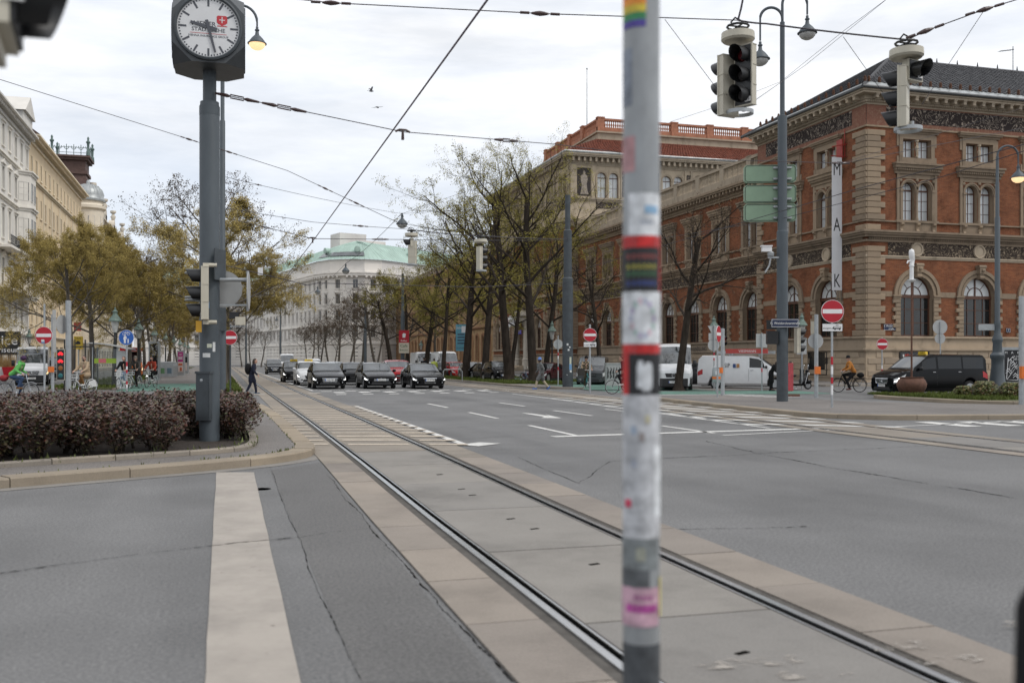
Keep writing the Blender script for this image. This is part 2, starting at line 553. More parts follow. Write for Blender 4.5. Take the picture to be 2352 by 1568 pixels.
# ---- tram tracks -------------------------------------------------
def lerp_tab(tab,s):
 if s <= tab[0][0]: return tab[0][1]
 for (a,x),(b,y) in zip(tab,tab[1:]):
  if s <= b:
   k = (s - a) / (b - a); return x + (y - x) * k
 return tab[-1][1]
TC1 = [(-2,2.74),(4,2.76),(10,2.80),(16,2.88),(27,2.98),(50,3.04),(70,3.14),(105,3.3),(183,3.5),(260,3.6)]
TC2 = [(-2,14.35),(14,14.22),(20,14.3),(30,14.75),(40,15.25),(50,15.45),(70,15.5),(110,15.5),(260,15.6)]
def srange(a,b,f):
 out = []; s = a
 while s < b:
  out.append(s); s += f(s)
 out.append(b); return out
def track(name,tab,near,mid_m,lw,rw,s0=1.0,s1=240.0,mid_step=2.35,side_step=1.22,seed=3):
 rnd = random.Random(seed)
 root = bpy.data.objects.new(name,None); COL.objects.link(root); root['kind'] = 'structure'
 root.location = (tab[0][1],s0,0)
 T = Matrix.Translation((-tab[0][1],-s0,0))
 ss = srange(s0,s1,lambda s: 0.6 if s < 40 else 2.5)
 c = lambda s: lerp_tab(tab,s)
 mb = MB(T)
 strip(mb,[(c(s) - 0.75 - lw - 0.12,s) for s in ss],[(c(s) + 0.75 + rw + 0.12,s) for s in ss],0.004)
 mb.build('track_bed',M_JOINT,root)
 def slab(sa,sb,xa,xb,m,top=0.016):
  q = srange(sa,sb,lambda s: max(0.5,(sb - sa) / 4))
  a = [(c(s) + xa,s) for s in q]; b = [(c(s) + xb,s) for s in q]
  n = len(q); vs = []
  for (x,y),(x2,y2) in zip(a,b):
   vs += [(x,y,0.0045),(x,y,top),(x2,y2,top),(x2,y2,0.0045)]
  fs = [(e * 4 + r,e * 4 + r + 1,e * 4 + r + 5,e * 4 + r + 4) for e in range(n - 1) for r in range(3)]
  fs += [(0,1,2,3),tuple((n - 1) * 4 + r for r in (3,2,1,0))]
  o = MB(T); o.add(vs,fs); o.build('slab',m,root)
 s = s0
 k = 0
 while s < s1:
  st = mid_step if s < 75 else 12
  slab(s + 0.014,min(s1,s + st) - 0.014,-0.632,0.632,M_CONC2 if s < 15.5 else M_CONC,0.016 + rnd.uniform(-0.002,0.002))
  s += st; k += 1
 for xa,xb,ph in ((-0.865 - lw,-0.865,0.0),(0.865,0.865 + rw,0.4)):
  s = s0 + ph
  while s < s1:
   st = side_step if s < 55 else 9
   slab(s + 0.008,min(s1,s + st) - 0.008,xa,xb,M_CONCL if s < 15 else M_CONC,0.015 + rnd.uniform(-0.002,0.002))
   s += st
 for sg in (-1,1):
  mb = MB(T)
  # grooved rail: head outside, shallow groove coloured black as deep shade, guard lip inside
  for xa,xb,z,mi in ((0.7175,0.772,0.020,0),(0.664,0.7175,0.0065,1),(0.646,0.664,0.017,0)):
   a = [(c(q) + sg * xa,q) for q in ss]; b = [(c(q) + sg * xb,q) for q in ss]
   strip(mb,a,b,z,mi)
  for x,z in ((0.772,0.02),(0.7175,0.02),(0.646,0.017)):
   n = len(ss)
   vs = [(c(q) + sg * x,q,0.005) for q in ss] + [(c(q) + sg * x,q,z) for q in ss]
   mb.add(vs,[(i,i + 1,n + i + 1,n + i) for i in range(n - 1)],0)
  mb.build('rail',[M_RAIL,M_RAILD],root)
 return root
track('tram_track',TC1,True,M_CONC,0.47,0.52)
track('tram_track',TC2,False,M_CONC,0.40,0.40,seed=9)

# ---- left traffic island with planting bed -----------------------
isl = smooth_line([(-12.5,7.9),(-6.5,11.55),(-2.66,13.87),(-0.1,15.22),(1.0,16.1),(1.62,17.2),(1.62,19.5),(1.60,28.5),(1.40,35.6),(0.9,36.4)],2)
KH = 0.13
gt = MB(); strip(gt,isl,offset_line(isl,-.28),0.0055); gt.build('gutter_strip',M_CONC2,kind='structure')
kerb('island_kerb',isl,0.34,KH,M_KERB,1.6,side=1,seed=4)
inner = offset_line(isl,0.345)
sheet('island_pavement',[(p.x,p.y) for p in inner] + [(-0.5,36.9),(-12,36.9),(-26,30),(-26,8)],KH - 0.006,M_PAVE)
bed = smooth_line([(-13,9.6),(-7.2,12.95),(-2.93,15.28),(-1.28,16.02),(0.25,16.75),(0.62,17.6),(0.68,19.5),(0.62,23.6),(0.2,24.6),(-4,26.5),(-9,26.6)],2)
kerb('bed_edging',bed,0.14,0.08,M_KERB2,0.95,side=1,seed=6,z0=KH - 0.005)
bi = offset_line(bed,0.15)
sheet('planting_bed',[(p.x,p.y) for p in bi] + [(-13,26)],KH + 0.03,M_SOIL)

# ---- left carriageway strip between islands, side road, paths ----
sheet('crossing_path',[(-5.8,37.2),(1.3,37.2),(1.25,48.4),(-5.8,48.4)],0.006,M_PAVE)
sheet('cycle_path',[(-5.2,55),(-1.2,55),(-1.35,72),(-5.3,72)],0.012,M_GREEN)
sheet('walking_path',[(-5.3,72.0),(-1.35,72.0),(-1.5,240),(-5.4,240)],0.012,M_PAVE)
kl = [(1.25,48.6),(1.3,240)]
kerb('verge_kerb',kl,0.2,0.11,M_KERB2,3.0,side=1,seed=11)
sheet('verge',[(1.09,48.8),(1.1,240),(-1.3,240),(-1.1,60),(-0.4,49.5)],0.10,M_TURF)
sheet('verge',[(-5.5,58.5),(-5.6,240),(-9.2,240),(-9.0,59.5)],0.10,M_TURF)
kerb('verge_kerb',[(-5.45,58.3),(-5.5,150)],0.12,0.11,M_KERB2,4.0,side=1,seed=12)
kerb('verge_kerb',[(-9.2,59.2),(-9.3,150)],0.16,0.12,M_KERB2,4.0,side=-1,seed=13)
sheet('pavement',[(-17.2,40),(-17.2,245),(-22.0,245),(-22.0,40)],0.12,M_PAVE)
kerb('pavement_kerb',[(-17.0,40),(-17.0,200)],0.2,0.12,M_KERB2,4.0,side=1,seed=14)

# ---- right stop island ------------------------------------------
ri = smooth_line([(17.6,39.0),(16.75,38.4),(16.35,34.5),(16.0,27.0),(16.0,24.2),(17.2,22.9),(19.5,22.4),(24,21.6),(36,19.4)],2)
kerb('stop_island_kerb',ri,0.3,0.14,M_KERB,1.7,side=1,seed=21)
ro = offset_line(ri,0.305)
sheet('stop_island_pavement',[(p.x,p.y) for p in ro] + [(40,19.5),(40,23.0),(26.5,26.3),(22.4,30.6),(20.5,38.2)],0.133,M_PAVE)
# far side strip: kerb from the crossing to the trees
rk = smooth_line([(19.2,51.5),(18.0,52.4),(17.3,55.0),(17.3,70),(17.35,240)],1)
kerb('verge_kerb',rk,0.22,0.12,M_KERB2,3.0,side=-1,seed=23)
sheet('corner_pavement',[(17.55,53.5),(17.6,60.5),(19.0,60.5),(19.0,51.9)],0.115,M_PAVE)
sheet('verge',[(17.6,60.6),(17.6,240),(21.4,240),(21.4,60.6)],0.12,M_TURF)
sheet('cycle_path',[(19.05,50.2),(24.9,47.7),(24.9,110),(21.45,110),(21.45,60.5),(19.05,60.5)],0.035,M_GREEN)
sheet('cycle_path',[(19.0,43.4),(28.5,41.6),(29.2,46.6),(21.4,47.4),(19.2,49.6)],0.010,M_GREEN)
sheet('walking_path',[(21.5,110.1),(24.9,110.1),(24.9,240),(21.5,240)],0.035,M_PAVE)
sheet('verge',[(25.0,58),(25.0,240),(27.0,240),(27.0,58)],0.06,M_TURF)
sheet('pavement',[(25.0,47.6),(30.2,47.0),(30.2,49.4),(27.0,57.8),(25.0,57.8)],0.03,M_PAVE)
sheet('pavement',[(35.2,53.3),(35.2,240),(44,240),(44,53.3)],0.13,M_PAVE)
sheet('pavement',[(44.01,53.3),(44.01,58),(95,58),(95,53.3)],0.13,M_PAVE)
kerb('pavement_kerb',[(70,53.1),(35.6,53.1),(35.0,53.7),(35.0,150)],0.2,0.13,M_KERB2,4.0,side=-1,seed=25)
# planted bed with the pot
bk = smooth_line([(60,30.5),(35,29.3),(28.3,28.7),(26.9,29.3),(26.35,31),(26.2,35.2),(27.0,36.9),(29,37.4),(45,38.0)],1)
kerb('bed_kerb',bk,0.3,0.15,M_KERB,1.6,side=-1,seed=27)
b2 = offset_line(bk,-0.305)
sheet('bed_turf',[(p.x,p.y) for p in b2][::-1],0.15,M_TURF)

# ---- painted markings -------------------------------------------
ZM = 0.0075
def quadsheet(mb,pts,z=ZM):
 mb.add([(p[0],p[1],z) for p in pts],[tuple(range(len(pts)))])
def line_mark(name,pts,w,m,z=ZM,dash=None,gapl=0):
 mb = MB();
 pts = [Vector((p[0],p[1],0)) for p in pts]
 if dash:
  L_ = (pts[-1] - pts[0]).length; d = (pts[-1] - pts[0]).normalized(); s = 0
  while s < L_:
   a = pts[0] + d * s; b = pts[0] + d * min(L_,s + dash); s += dash + gapl
   n = Vector((-d.y,d.x,0)) * w / 2
   quadsheet(mb,[a - n,b - n,b + n,a + n],z)
 else:
  l = offset_line(pts,w / 2); r = offset_line(pts,-w / 2)
  strip(mb,r,l,z)
 return mb.build(name,m,kind='structure')
# broad cream bar on the near left
wb = MB(); a = G(470,1568); b = G(690,1568); c_ = G(583,1085); d_ = G(497,1085)
e0 = a + (a - d_) * 0.35; e1 = b + (b - c_) * 0.35
n_ = 22; rnd = random.Random(8)
for side in (0,):
 L1 = [e0.lerp(d_,i / n_) + Vector((rnd.uniform(-.004,.004),0,0)) for i in range(n_ + 1)]
 R1 = [e1.lerp(c_,i / n_) + Vector((rnd.uniform(-.004,.004),0,0)) for i in range(n_ + 1)]
strip(wb,L1,R1,ZM)
wb.build('stop_bar',M_PAINTB,kind='structure')
# hatched keep-clear field over the near track
hb = MB(); hz = 0.0235
for i in range(17):
 s0 = 18.0 + i * 1.04
 for xa,xb in ((-1.36,-0.92),(-0.56,0.56),(0.92,1.62)):
  cc = lerp_tab(TC1,s0)
  sk = -0.293
  ya,yb = s0 + xa * sk + 0.9,s0 + xb * sk + 0.9
  hw = 0.14
  hb.add([(cc + xa,ya - hw,hz),(cc + xb,yb - hw,hz),(cc + xb,yb + hw,hz),(cc + xa,ya + hw,hz)],[(0,1,2,3)])
hb.build('hatching',M_PAINTC,kind='structure')
line_mark('lane_line',[(4.50,18.3),(4.60,35.4)],0.16,M_PAINT)
line_mark('lane_line',[(4.72,53.6),(4.85,200)],0.14,M_PAINT)
line_mark('lane_line',[(4.5,18.3),(5.06,18.75)],0.5,M_PAINT,z=ZM + 0.004)
line_mark('stop_line',[(6.75,19.95),(10,20.3),(14.6,20.7)],0.30,M_PAINT)
line_mark('stop_line',[(4.8,53.7),(13.9,54.6)],0.18,M_PAINT)
for p0,p1 in (((1385,1.0),(0,0)),):
 pass
def mark_px(u0,v0,u1,v1,w=0.13):
 line_mark('lane_dash',[G(u0,v0),G(u1,v1)],w,M_PAINT)
for q in ((983,927,1028,936),(1077,947,1143,961),(1147,925,1205,933),(1215,977,1322,1000),(1272,943,1360,955),(1390,940,1450,946),(1530,950,1620,962),(1520,978,1640,995)):
 mark_px(*q)
ar = MB()      # turn arrow
A = [G(1198,948),G(1222,950),G(1262,955.5),G(1252,951.5),G(1290,960.5),G(1244,960),G(1250,957),G(1215,951.5)]
ar.add([(p.x,p.y,ZM) for p in A],[tuple(range(len(A)))])
ar.build('turn_arrow',M_PAINT,kind='structure')
# block crossing in front of the waiting cars
cb = MB()
for r,(s0,dd,w,ph) in enumerate(((52.1,0.32,0.55,0.0),(50.2,0.75,0.55,0.45),(47.3,0.30,0.5,0.2))):
 for i in range(9):
  x = 5.3 + ph + i * 1.28; s = s0 + (x - 5) * 0.11
  cb.add([(x - w / 2,s - dd,ZM),(x + w / 2,s - dd + 0.05,ZM),(x + w / 2,s + dd + 0.05,ZM),(x - w / 2,s + dd,ZM)],[(0,1,2,3)])
cb.build('crossing_blocks',M_PAINT,kind='structure')
cb = MB()
for x,s,z in ((1.75,48.2,0.021),(3.05,48.6,0.0235),(4.4,48.9,0.021)):
 cb.add([(x - 0.32,s - 0.8,z),(x + 0.28,s - 0.8,z),(x + 0.28,s + 0.8,z),(x - 0.32,s + 0.8,z)],[(0,1,2,3)])
cb.build('crossing_blocks',M_PAINTB,kind='structure')
# zebra beside the stop island and bars across the far track
zb = MB()
for i in range(11):
 s = 21.2 + i * 1.75; cc = lerp_tab(TC2,s)
 for xa,xb,z in ((-1.75,-1.30,ZM),(-1.28,-0.92,0.0235),(-0.56,0.56,0.0245),(0.92,1.28,0.0235)):
  sk = -0.75
  hw = 0.24
  zb.add([(cc + xa,s + xa * sk - hw,z),(cc + xb,s + xb * sk - hw,z),(cc + xb,s + xb * sk + hw,z),(cc + xa,s + xa * sk + hw,z)],[(0,1,2,3)])
zb.build('track_bars',M_PAINT,kind='structure')
line_mark('lane_line',[(12.55,21.0),(12.9,30),(13.4,40),(13.5,46)],0.12,M_PAINT)
zb = MB()
for i in range(6):
 x = 17.4 + i * 1.15
 zb.add([(x,20.1 + i * -0.06,ZM),(x + 0.5,20.1 + i * -0.06,ZM),(x + 0.5,22.0 - i * 0.16,ZM),(x,22.0 - i * 0.16,ZM)],[(0,1,2,3)])
zb.build('zebra_bars',M_PAINT,kind='structure')
line_mark('lane_line',[G(1660,1000),G(1950,985),G(2352,966)],0.11,M_PAINT)
zb = MB()
for i in range(7):
 s = 39.3 + i * 0.62
 zb.add([(18.2 + i * .1,s,ZM),(24.5 - i * .1,s - 1.0,ZM),(24.5 - i * .1,s - 0.7,ZM),(18.2 + i * .1,s + 0.3,ZM)],[(0,1,2,3)])
zb.build('zebra_bars',M_PAINT,kind='structure')
line_mark('lane_line',[G(1700,917),G(1880,922),G(2100,931),G(2352,946)],0.11,M_PAINTB)
# worn paint remains on the near slabs
M_GHOST = paint('paint_remains',(0.38,0.345,0.305),0.57,.07)
gh = MB()
def ghost(u,v,w,h):
 c0 = G(u,v); k = 16
 gh.add([(c0.x + cos(2 * pi * i / k) * w * (.6 + .5 * ((i * 7) % 5) / 4),c0.y + sin(2 * pi * i / k) * h * (.6 + .5 * ((i * 3) % 4) / 3),0.0225) for i in range(k)],[tuple(range(k))])
for q in ((1740,1528,.36,.10),(1860,1556,.34,.08),(2080,1490,.26,.10),(2190,1522,.24,.08),(2320,1440,.14,.10)): ghost(*q)
gh.build('paint_remains',M_GHOST,kind='stuff')

# ---- cracks and tar joints --------------------------------------
def crack(pts,w,seed=1,z=0.0035):
 rnd = random.Random(seed)
 q = resample([(p.x,p.y) for p in pts],0.04)
 mb = MB(); l = []; r = []
 j = 0.0
 for i,p in enumerate(q):
  t = (q[min(i + 1,len(q) - 1)] - q[max(i - 1,0)]).normalized(); n = Vector((-t.y,t.x,0))
  j = j * 0.93 + rnd.uniform(-1,1) * w * 1.3
  ww = w * max(.12,rnd.uniform(-.15,1.5)) * (.8 + .4 * sin(i * .13 + seed))
  l.append(p + n * (j + ww)); r.append(p + n * (j - ww))
 strip(mb,r,l,z)
 mb.build('road_crack',M_DARK,kind='structure')
crack([G(0,1318),G(180,1292),G(420,1262),G(684,1235)],0.009,1,.0095)
crack([G(684,1235),G(760,1222),G(850,1213)],0.004,2)
crack([G(620,1072),G(650,1160),G(690,1240),G(715,1320),G(770,1440),G(826,1560)],0.0032,3)
crack([G(752,1090),G(850,1215),G(960,1330),G(1080,1470),G(1172,1568)],0.0055,4)
crack([G(1190,1050),G(1330,1110),G(1400,1060),G(1430,1058)],0.006,5)
crack([G(1520,1052),G(1700,1045),G(1760,1040),G(2000,1030),G(2200,1020)],0.012,6)
crack([G(1620,1012),G(1740,1040),G(1900,1072),G(2352,1145)],0.012,7)
crack([G(1300,1140),G(1330,1150),G(1362,1170)],0.008,8)
crack([G(1560,1215),G(1740,1212),G(1850,1208)],0.010,9)
crack([G(880,1000),G(1000,985),G(1240,968)],0.007,10)
crack([G(860,1020),G(1100,1006),G(1430,985)],0.007,12)
ap = MB(); A = [G(620,1080),G(735,1062),G(1140,1568),G(830,1568)]
ap.add([(p.x,p.y,0.0022) for p in A],[(0,1,2,3)])
ap.build('asphalt_patch',M_ASPH2,kind='structure')
gm = MB()
for (u,v) in ((600,1123),):
 c0 = G(u,v); gm.lathe([(0,0.004),(0.12,0.004)],16,(c0.x,c0.y,0))
gm.build('valve_cover',M_JOINT,kind='structure')
gm = MB()
for (u,v) in ((1173,1195),(1365,1300),(1705,1506),(1228,1218),(1060,1126),(1010,1092),(1085,1140)):
 c0 = G(u,v); gm.cbox((c0.x,c0.y,0.0185),(0.09,0.035,0.004),0.3)
gm.build('lifting_slots',M_DARK,kind='structure')
def manhole(u,v,r,z=0.0):
 c0 = G(u,v,z); gm = MB(); gm.lathe([(0,0.004),(r,0.004),(r,0)],20,(0,0,0))
 for k in range(-3,4): gm.cbox((k * r * .24,0,0.006),(0.03,r * 1.4,0.004))
 o = gm.build('manhole_cover',M_JOINT,loc=(c0.x,c0.y,z)); return o
tag(manhole(1965,926,0.42),'dark iron manhole cover in the asphalt beside the no entry sign','manhole cover')
tag(manhole(2300,947,0.34),'dark iron manhole cover near the right edge of the side street','manhole cover')
tag(manhole(1660,908,0.35),'grey manhole cover set in the green cycle crossing','manhole cover')

# ---- grass ------------------------------------------------------
def grass(name,poly_fn,n,z,hmin,hmax,seed,m=M_GRASS):
 rnd = random.Random(seed); mb = MB(); k = 0
 vs = []; fs = []
 while k < n:
  p = poly_fn(rnd)
  if p is None: continue
  h = rnd.uniform(hmin,hmax); a = rnd.uniform(0,pi); w = h * 0.16 + 0.008
  dx,dy = cos(a) * w,sin(a) * w; lx,ly = rnd.uniform(-.4,.4) * h,rnd.uniform(-.4,.4) * h
  b = len(vs)
  vs += [(p[0] - dx,p[1] - dy,z),(p[0] + dx,p[1] + dy,z),(p[0] + lx,p[1] + ly,z + h)]
  fs.append((b,b + 1,b + 2)); k += 1
 mb.v = vs; mb.f = fs; mb.m = [0] * len(fs)
 o = mb.build(name,m,kind='stuff'); return o
sq = lambda r: r * r
grass('grass',lambda r: (r.uniform(17.65,21.3),60.8 + 60 * sq(r.random())),9000,0.12,0.05,0.22,1)
grass('grass',lambda r: (r.uniform(-1.0,1.05),50 + 60 * sq(r.random())),7000,0.10,0.05,0.2,2)
grass('grass',lambda r: (r.uniform(-9.0,-5.6),59.5 + 60 * sq(r.random())),7000,0.10,0.05,0.22,3)
grass('grass',lambda r: (r.uniform(25.0,27.0),58 + 50 * sq(r.random())),4000,0.06,0.05,0.2,4)
grass('grass',lambda r: (26.9 + 12 * sq(r.random()),r.uniform(30.2,37.0)),9000,0.15,0.04,0.16,5)
M_WEED = mat('weed_green',(0.10,0.12,0.03),rough=0.6,var=0.5,scale=8)
def bedpt(r):
 i = r.randrange(len(isl) - 1); p = inner[i].lerp(inner[i + 1],r.random());
 if p.x < -7 or r.random() < 0.6: return None
 return (p.x + r.gauss(0,.015),p.y + r.gauss(0,.02))
grass('weeds',bedpt,170,KH - 0.005,0.015,0.06,7,M_WEED)
def bedpt2(r):
 i = r.randrange(len(bed) - 1); p = bed[i].lerp(bed[i + 1],r.random())
 if p.x < -7 or r.random() < 0.5: return None
 q = 0.5 if r.random() < 0.5 else 0.02
 return (p.x - abs(r.gauss(0,q)) * 0.6,p.y + abs(r.gauss(0,q)))
grass('weeds',bedpt2,420,KH + 0.02,0.02,0.11,8,M_WEED)
# ================================================================ building materials
def wallvec(t):
 co = mk(t,'ShaderNodeTexCoord'); sx = mk(t,'ShaderNodeSeparateXYZ'); ad = mk(t,'ShaderNodeMath',operation='ADD'); cb_ = mk(t,'ShaderNodeCombineXYZ')
 t.links.new(co.outputs['Object'],sx.inputs[0]); t.links.new(sx.outputs['X'],ad.inputs[0]); t.links.new(sx.outputs['Y'],ad.inputs[1])
 t.links.new(ad.outputs[0],cb_.inputs['X']); t.links.new(sx.outputs['Z'],cb_.inputs['Y'])
 return co,cb_.outputs[0]
def brick_mat(name,c1,c2,mort,bw=0.29,bh=0.078):
 m = mat(name,c1,rough=0.9,var=0,spec=0.1)
 t,b = nodes(m); co,vec = wallvec(t)
 br = mk(t,'ShaderNodeTexBrick'); br.inputs['Scale'].default_value = 1
 br.inputs['Brick Width'].default_value = bw; br.inputs['Row Height'].default_value = bh
 br.inputs['Mortar Size'].default_value = 0.006; br.inputs['Mortar Smooth'].default_value = 0.3; br.inputs['Bias'].default_value = -0.2
 br.inputs['Color1'].default_value = (*c1,1); br.inputs['Color2'].default_value = (*c2,1); br.inputs['Mortar'].default_value = (*mort,1)
 t.links.new(vec,br.inputs['Vector'])
 nz = mk(t,'ShaderNodeTexNoise'); nz.inputs['Scale'].default_value = 0.7; nz.inputs['Detail'].default_value = 9; nz.inputs['Roughness'].default_value = 0.7
 t.links.new(co.outputs['Object'],nz.inputs['Vector'])
 r = ramp(t,[(0.3,(0.52,0.50,0.50)),(0.48,(1,1,1)),(0.70,(1.3,1.22,1.14))])
 t.links.new(nz.outputs['Fac'],r.inputs['Fac'])
 m1 = mk(t,'ShaderNodeMix',data_type='RGBA',blend_type='MULTIPLY'); m1.inputs[0].default_value = 1
 t.links.new(br.outputs['Color'],m1.inputs[6]); t.links.new(r.outputs[0],m1.inputs[7])
 n3 = mk(t,'ShaderNodeTexNoise'); n3.inputs['Scale'].default_value = 26; n3.inputs['Detail'].default_value = 3
 t.links.new(vec,n3.inputs['Vector'])
 r2 = ramp(t,[(0.34,(0.7,0.7,0.7)),(0.6,(1.1,1.1,1.1))]); t.links.new(n3.outputs['Fac'],r2.inputs['Fac'])
 m2 = mk(t,'ShaderNodeMix',data_type='RGBA',blend_type='MULTIPLY'); m2.inputs[0].default_value = 0.8
 t.links.new(m1.outputs[2],m2.inputs[6]); t.links.new(r2.outputs[0],m2.inputs[7])
 t.links.new(m2.outputs[2],b.inputs['Base Color'])
 bp = mk(t,'ShaderNodeBump'); bp.inputs['Strength'].default_value = 0.6; bp.inputs['Distance'].default_value = 0.01; bp.invert = True
 t.links.new(br.outputs['Fac'],bp.inputs['Height']); t.links.new(bp.outputs[0],b.inputs['Normal'])
 return m
def stone(name,c,soot=0.55,scale=1.2):
 m = mat(name,c,rough=0.9,var=0,spec=0.12)
 t,b = nodes(m); co = mk(t,'ShaderNodeTexCoord'); oi = mk(t,'ShaderNodeObjectInfo')
 a = mk(t,'ShaderNodeTexNoise'); a.inputs['Scale'].default_value = scale; a.inputs['Detail'].default_value = 9; a.inputs['Roughness'].default_value = 0.68
 mpn = mk(t,'ShaderNodeMapping'); mpn.inputs['Scale'].default_value = (1,1,0.55)
 t.links.new(co.outputs['Object'],mpn.inputs[0]); t.links.new(mpn.outputs[0],a.inputs['Vector'])
 r = ramp(t,[(0.27,[q * soot for q in c]),(0.47,c),(0.75,[q * 1.14 for q in c])])
 t.links.new(a.outputs['Fac'],r.inputs['Fac'])
 r4 = ramp(t,[(0.0,(0.84,0.84,0.85)),(1.0,(1.12,1.10,1.07))]); t.links.new(oi.outputs['Random'],r4.inputs['Fac'])
 m2 = mk(t,'ShaderNodeMix',data_type='RGBA',blend_type='MULTIPLY'); m2.inputs[0].default_value = 1
 t.links.new(r.outputs[0],m2.inputs[6]); t.links.new(r4.outputs[0],m2.inputs[7]); t.links.new(m2.outputs[2],b.inputs['Base Color'])
 f = mk(t,'ShaderNodeTexNoise'); f.inputs['Scale'].default_value = 30; f.inputs['Detail'].default_value = 5
 t.links.new(co.outputs['Object'],f.inputs['Vector'])
 bp = mk(t,'ShaderNodeBump'); bp.inputs['Strength'].default_value = 0.3; bp.inputs['Distance'].default_value = 0.012
 t.links.new(f.outputs['Fac'],bp.inputs['Height']); t.links.new(bp.outputs[0],b.inputs['Normal'])
 return m
def sgraffito(name,dark,light,scale=1.7,n=7.0):
 """flat scratched-plaster scroll ornament"""
 m = mat(name,dark,rough=0.9,var=0,spec=0.2)
 t,b = nodes(m); co,vec = wallvec(t)
 a = mk(t,'ShaderNodeTexNoise'); a.inputs['Scale'].default_value = scale; a.inputs['Detail'].default_value = 2.2; a.inputs['Roughness'].default_value = 0.45; a.inputs['Distortion'].default_value = 1.6
 t.links.new(vec,a.inputs['Vector'])
 mu = mk(t,'ShaderNodeMath',operation='MULTIPLY'); mu.inputs[1].default_value = n
 fr = mk(t,'ShaderNodeMath',operation='FRACT')
 t.links.new(a.outputs['Fac'],mu.inputs[0]); t.links.new(mu.outputs[0],fr.inputs[0])
 r = ramp(t,[(0.38,dark),(0.46,light),(0.70,[q * 0.72 for q in light]),(0.78,dark)])
 t.links.new(fr.outputs[0],r.inputs['Fac'])
 v = mk(t,'ShaderNodeTexVoronoi',feature='DISTANCE_TO_EDGE'); v.inputs['Scale'].default_value = scale * 2.4
 t.links.new(vec,v.inputs['Vector'])
 r2 = ramp(t,[(0.0,(0.15,) * 3),(0.22,(1,) * 3)]); t.links.new(v.outputs['Distance'],r2.inputs['Fac'])
 mx_ = mk(t,'ShaderNodeMix',data_type='RGBA'); mx_.inputs[6].default_value = (*dark,1)
 t.links.new(r2.outputs[0],mx_.inputs[0]); t.links.new(r.outputs[0],mx_.inputs[7])
 t.links.new(mx_.outputs[2],b.inputs['Base Color'])
 return m
M_BRICK = brick_mat('red_brick',(0.240,0.094,0.048),(0.158,0.058,0.032),(0.20,0.14,0.10))
M_OCHRE = brick_mat('ochre_brick',(0.42,0.29,0.165),(0.34,0.22,0.12),(0.22,0.16,0.1))
M_STONE = stone('sandstone',(0.285,0.222,0.160))
M_STONEL = stone('sandstone_light',(0.40,0.335,0.255))
M_STONEB = stone('sandstone_base',(0.36,0.29,0.215))
M_SGRAF = sgraffito('sgraffito_frieze',(0.036,0.028,0.026),(0.36,0.30,0.245),1.25,6.0)
M_SGRDK = mat('sgraffito_dark',(0.04,0.032,0.03),rough=.9,var=.2)
M_SGRLT = mat('sgraffito_light',(0.30,0.255,0.21),rough=.9,var=.35,scale=5)
M_SGRAF2 = sgraffito('sgraffito_frieze_tan',(0.045,0.034,0.028),(0.34,0.27,0.19),1.2,6.5)
M_TERRA = sgraffito('terracotta_panel',(0.22,0.10,0.07),(0.34,0.22,0.15),3.0,5)
M_TERRAB = mat('terracotta',(0.36,0.15,0.085),rough=0.8,var=0.28,scale=1.5)
M_TILEG = mat('roof_tile_slate',(0.055,0.055,0.06),rough=0.7,var=0.35,scale=2.2)
M_TILER = mat('roof_tile_red',(0.20,0.062,0.036),rough=0.8,var=0.45,scale=2.5)
M_LEAD = mat('roof_sheet_zinc',(0.36,0.38,0.38),rough=0.45,metal=0.25,var=0.22,scale=1.5)
M_GUT = mat('gutter_dark',(0.05,0.055,0.058),rough=0.5,var=0.2)
M_COPPER = mat('copper_green',(0.35,0.47,0.41),rough=0.7,var=0.16,scale=0.35,stretch=(1,1,0.3))
M_WFRAME = mat('window_wood_brown',(0.095,0.040,0.022),rough=0.5,var=0.2)
M_WWHITE = mat('window_paint_white',(0.62,0.60,0.56),rough=0.5,var=0.06)
M_IRON = mat('iron_black',(0.016,0.017,0.018),rough=0.5,var=0.2)
M_GLASSD = mat('window_glass_dark',(0.016,0.018,0.020),rough=0.06,var=0.5,scale=0.8,spec=0.7)
M_GLASSL = mat('window_glass_blind',(0.52,0.54,0.545),rough=0.08,var=0.12,scale=0.7,spec=0.8,stretch=(1,1,0.5))
M_GLASSF = mat('window_glass_frosted',(0.66,0.68,0.68),rough=0.25,var=0.1,scale=2)
M_GLASSM = mat('window_glass_mid',(0.10,0.108,0.112),rough=0.07,var=0.4,scale=0.5,spec=0.8)
M_WHITEW = stone('stucco_white',(0.76,0.735,0.68),0.86,0.7)
M_YELLOW = stone('stucco_yellow',(0.74,0.60,0.41),0.9,0.6)
M_YELLOWL = stone('stucco_cream',(0.74,0.65,0.50),0.88,0.6)
M_CREAM = stone('stucco_pale',(0.68,0.62,0.52),0.8,0.6)
M_GOV = stone('stucco_grey',(0.74,0.715,0.675),0.86,0.15)
M_DOOR = mat('door_dark',(0.012,0.010,0.009),rough=0.6,var=0.2)

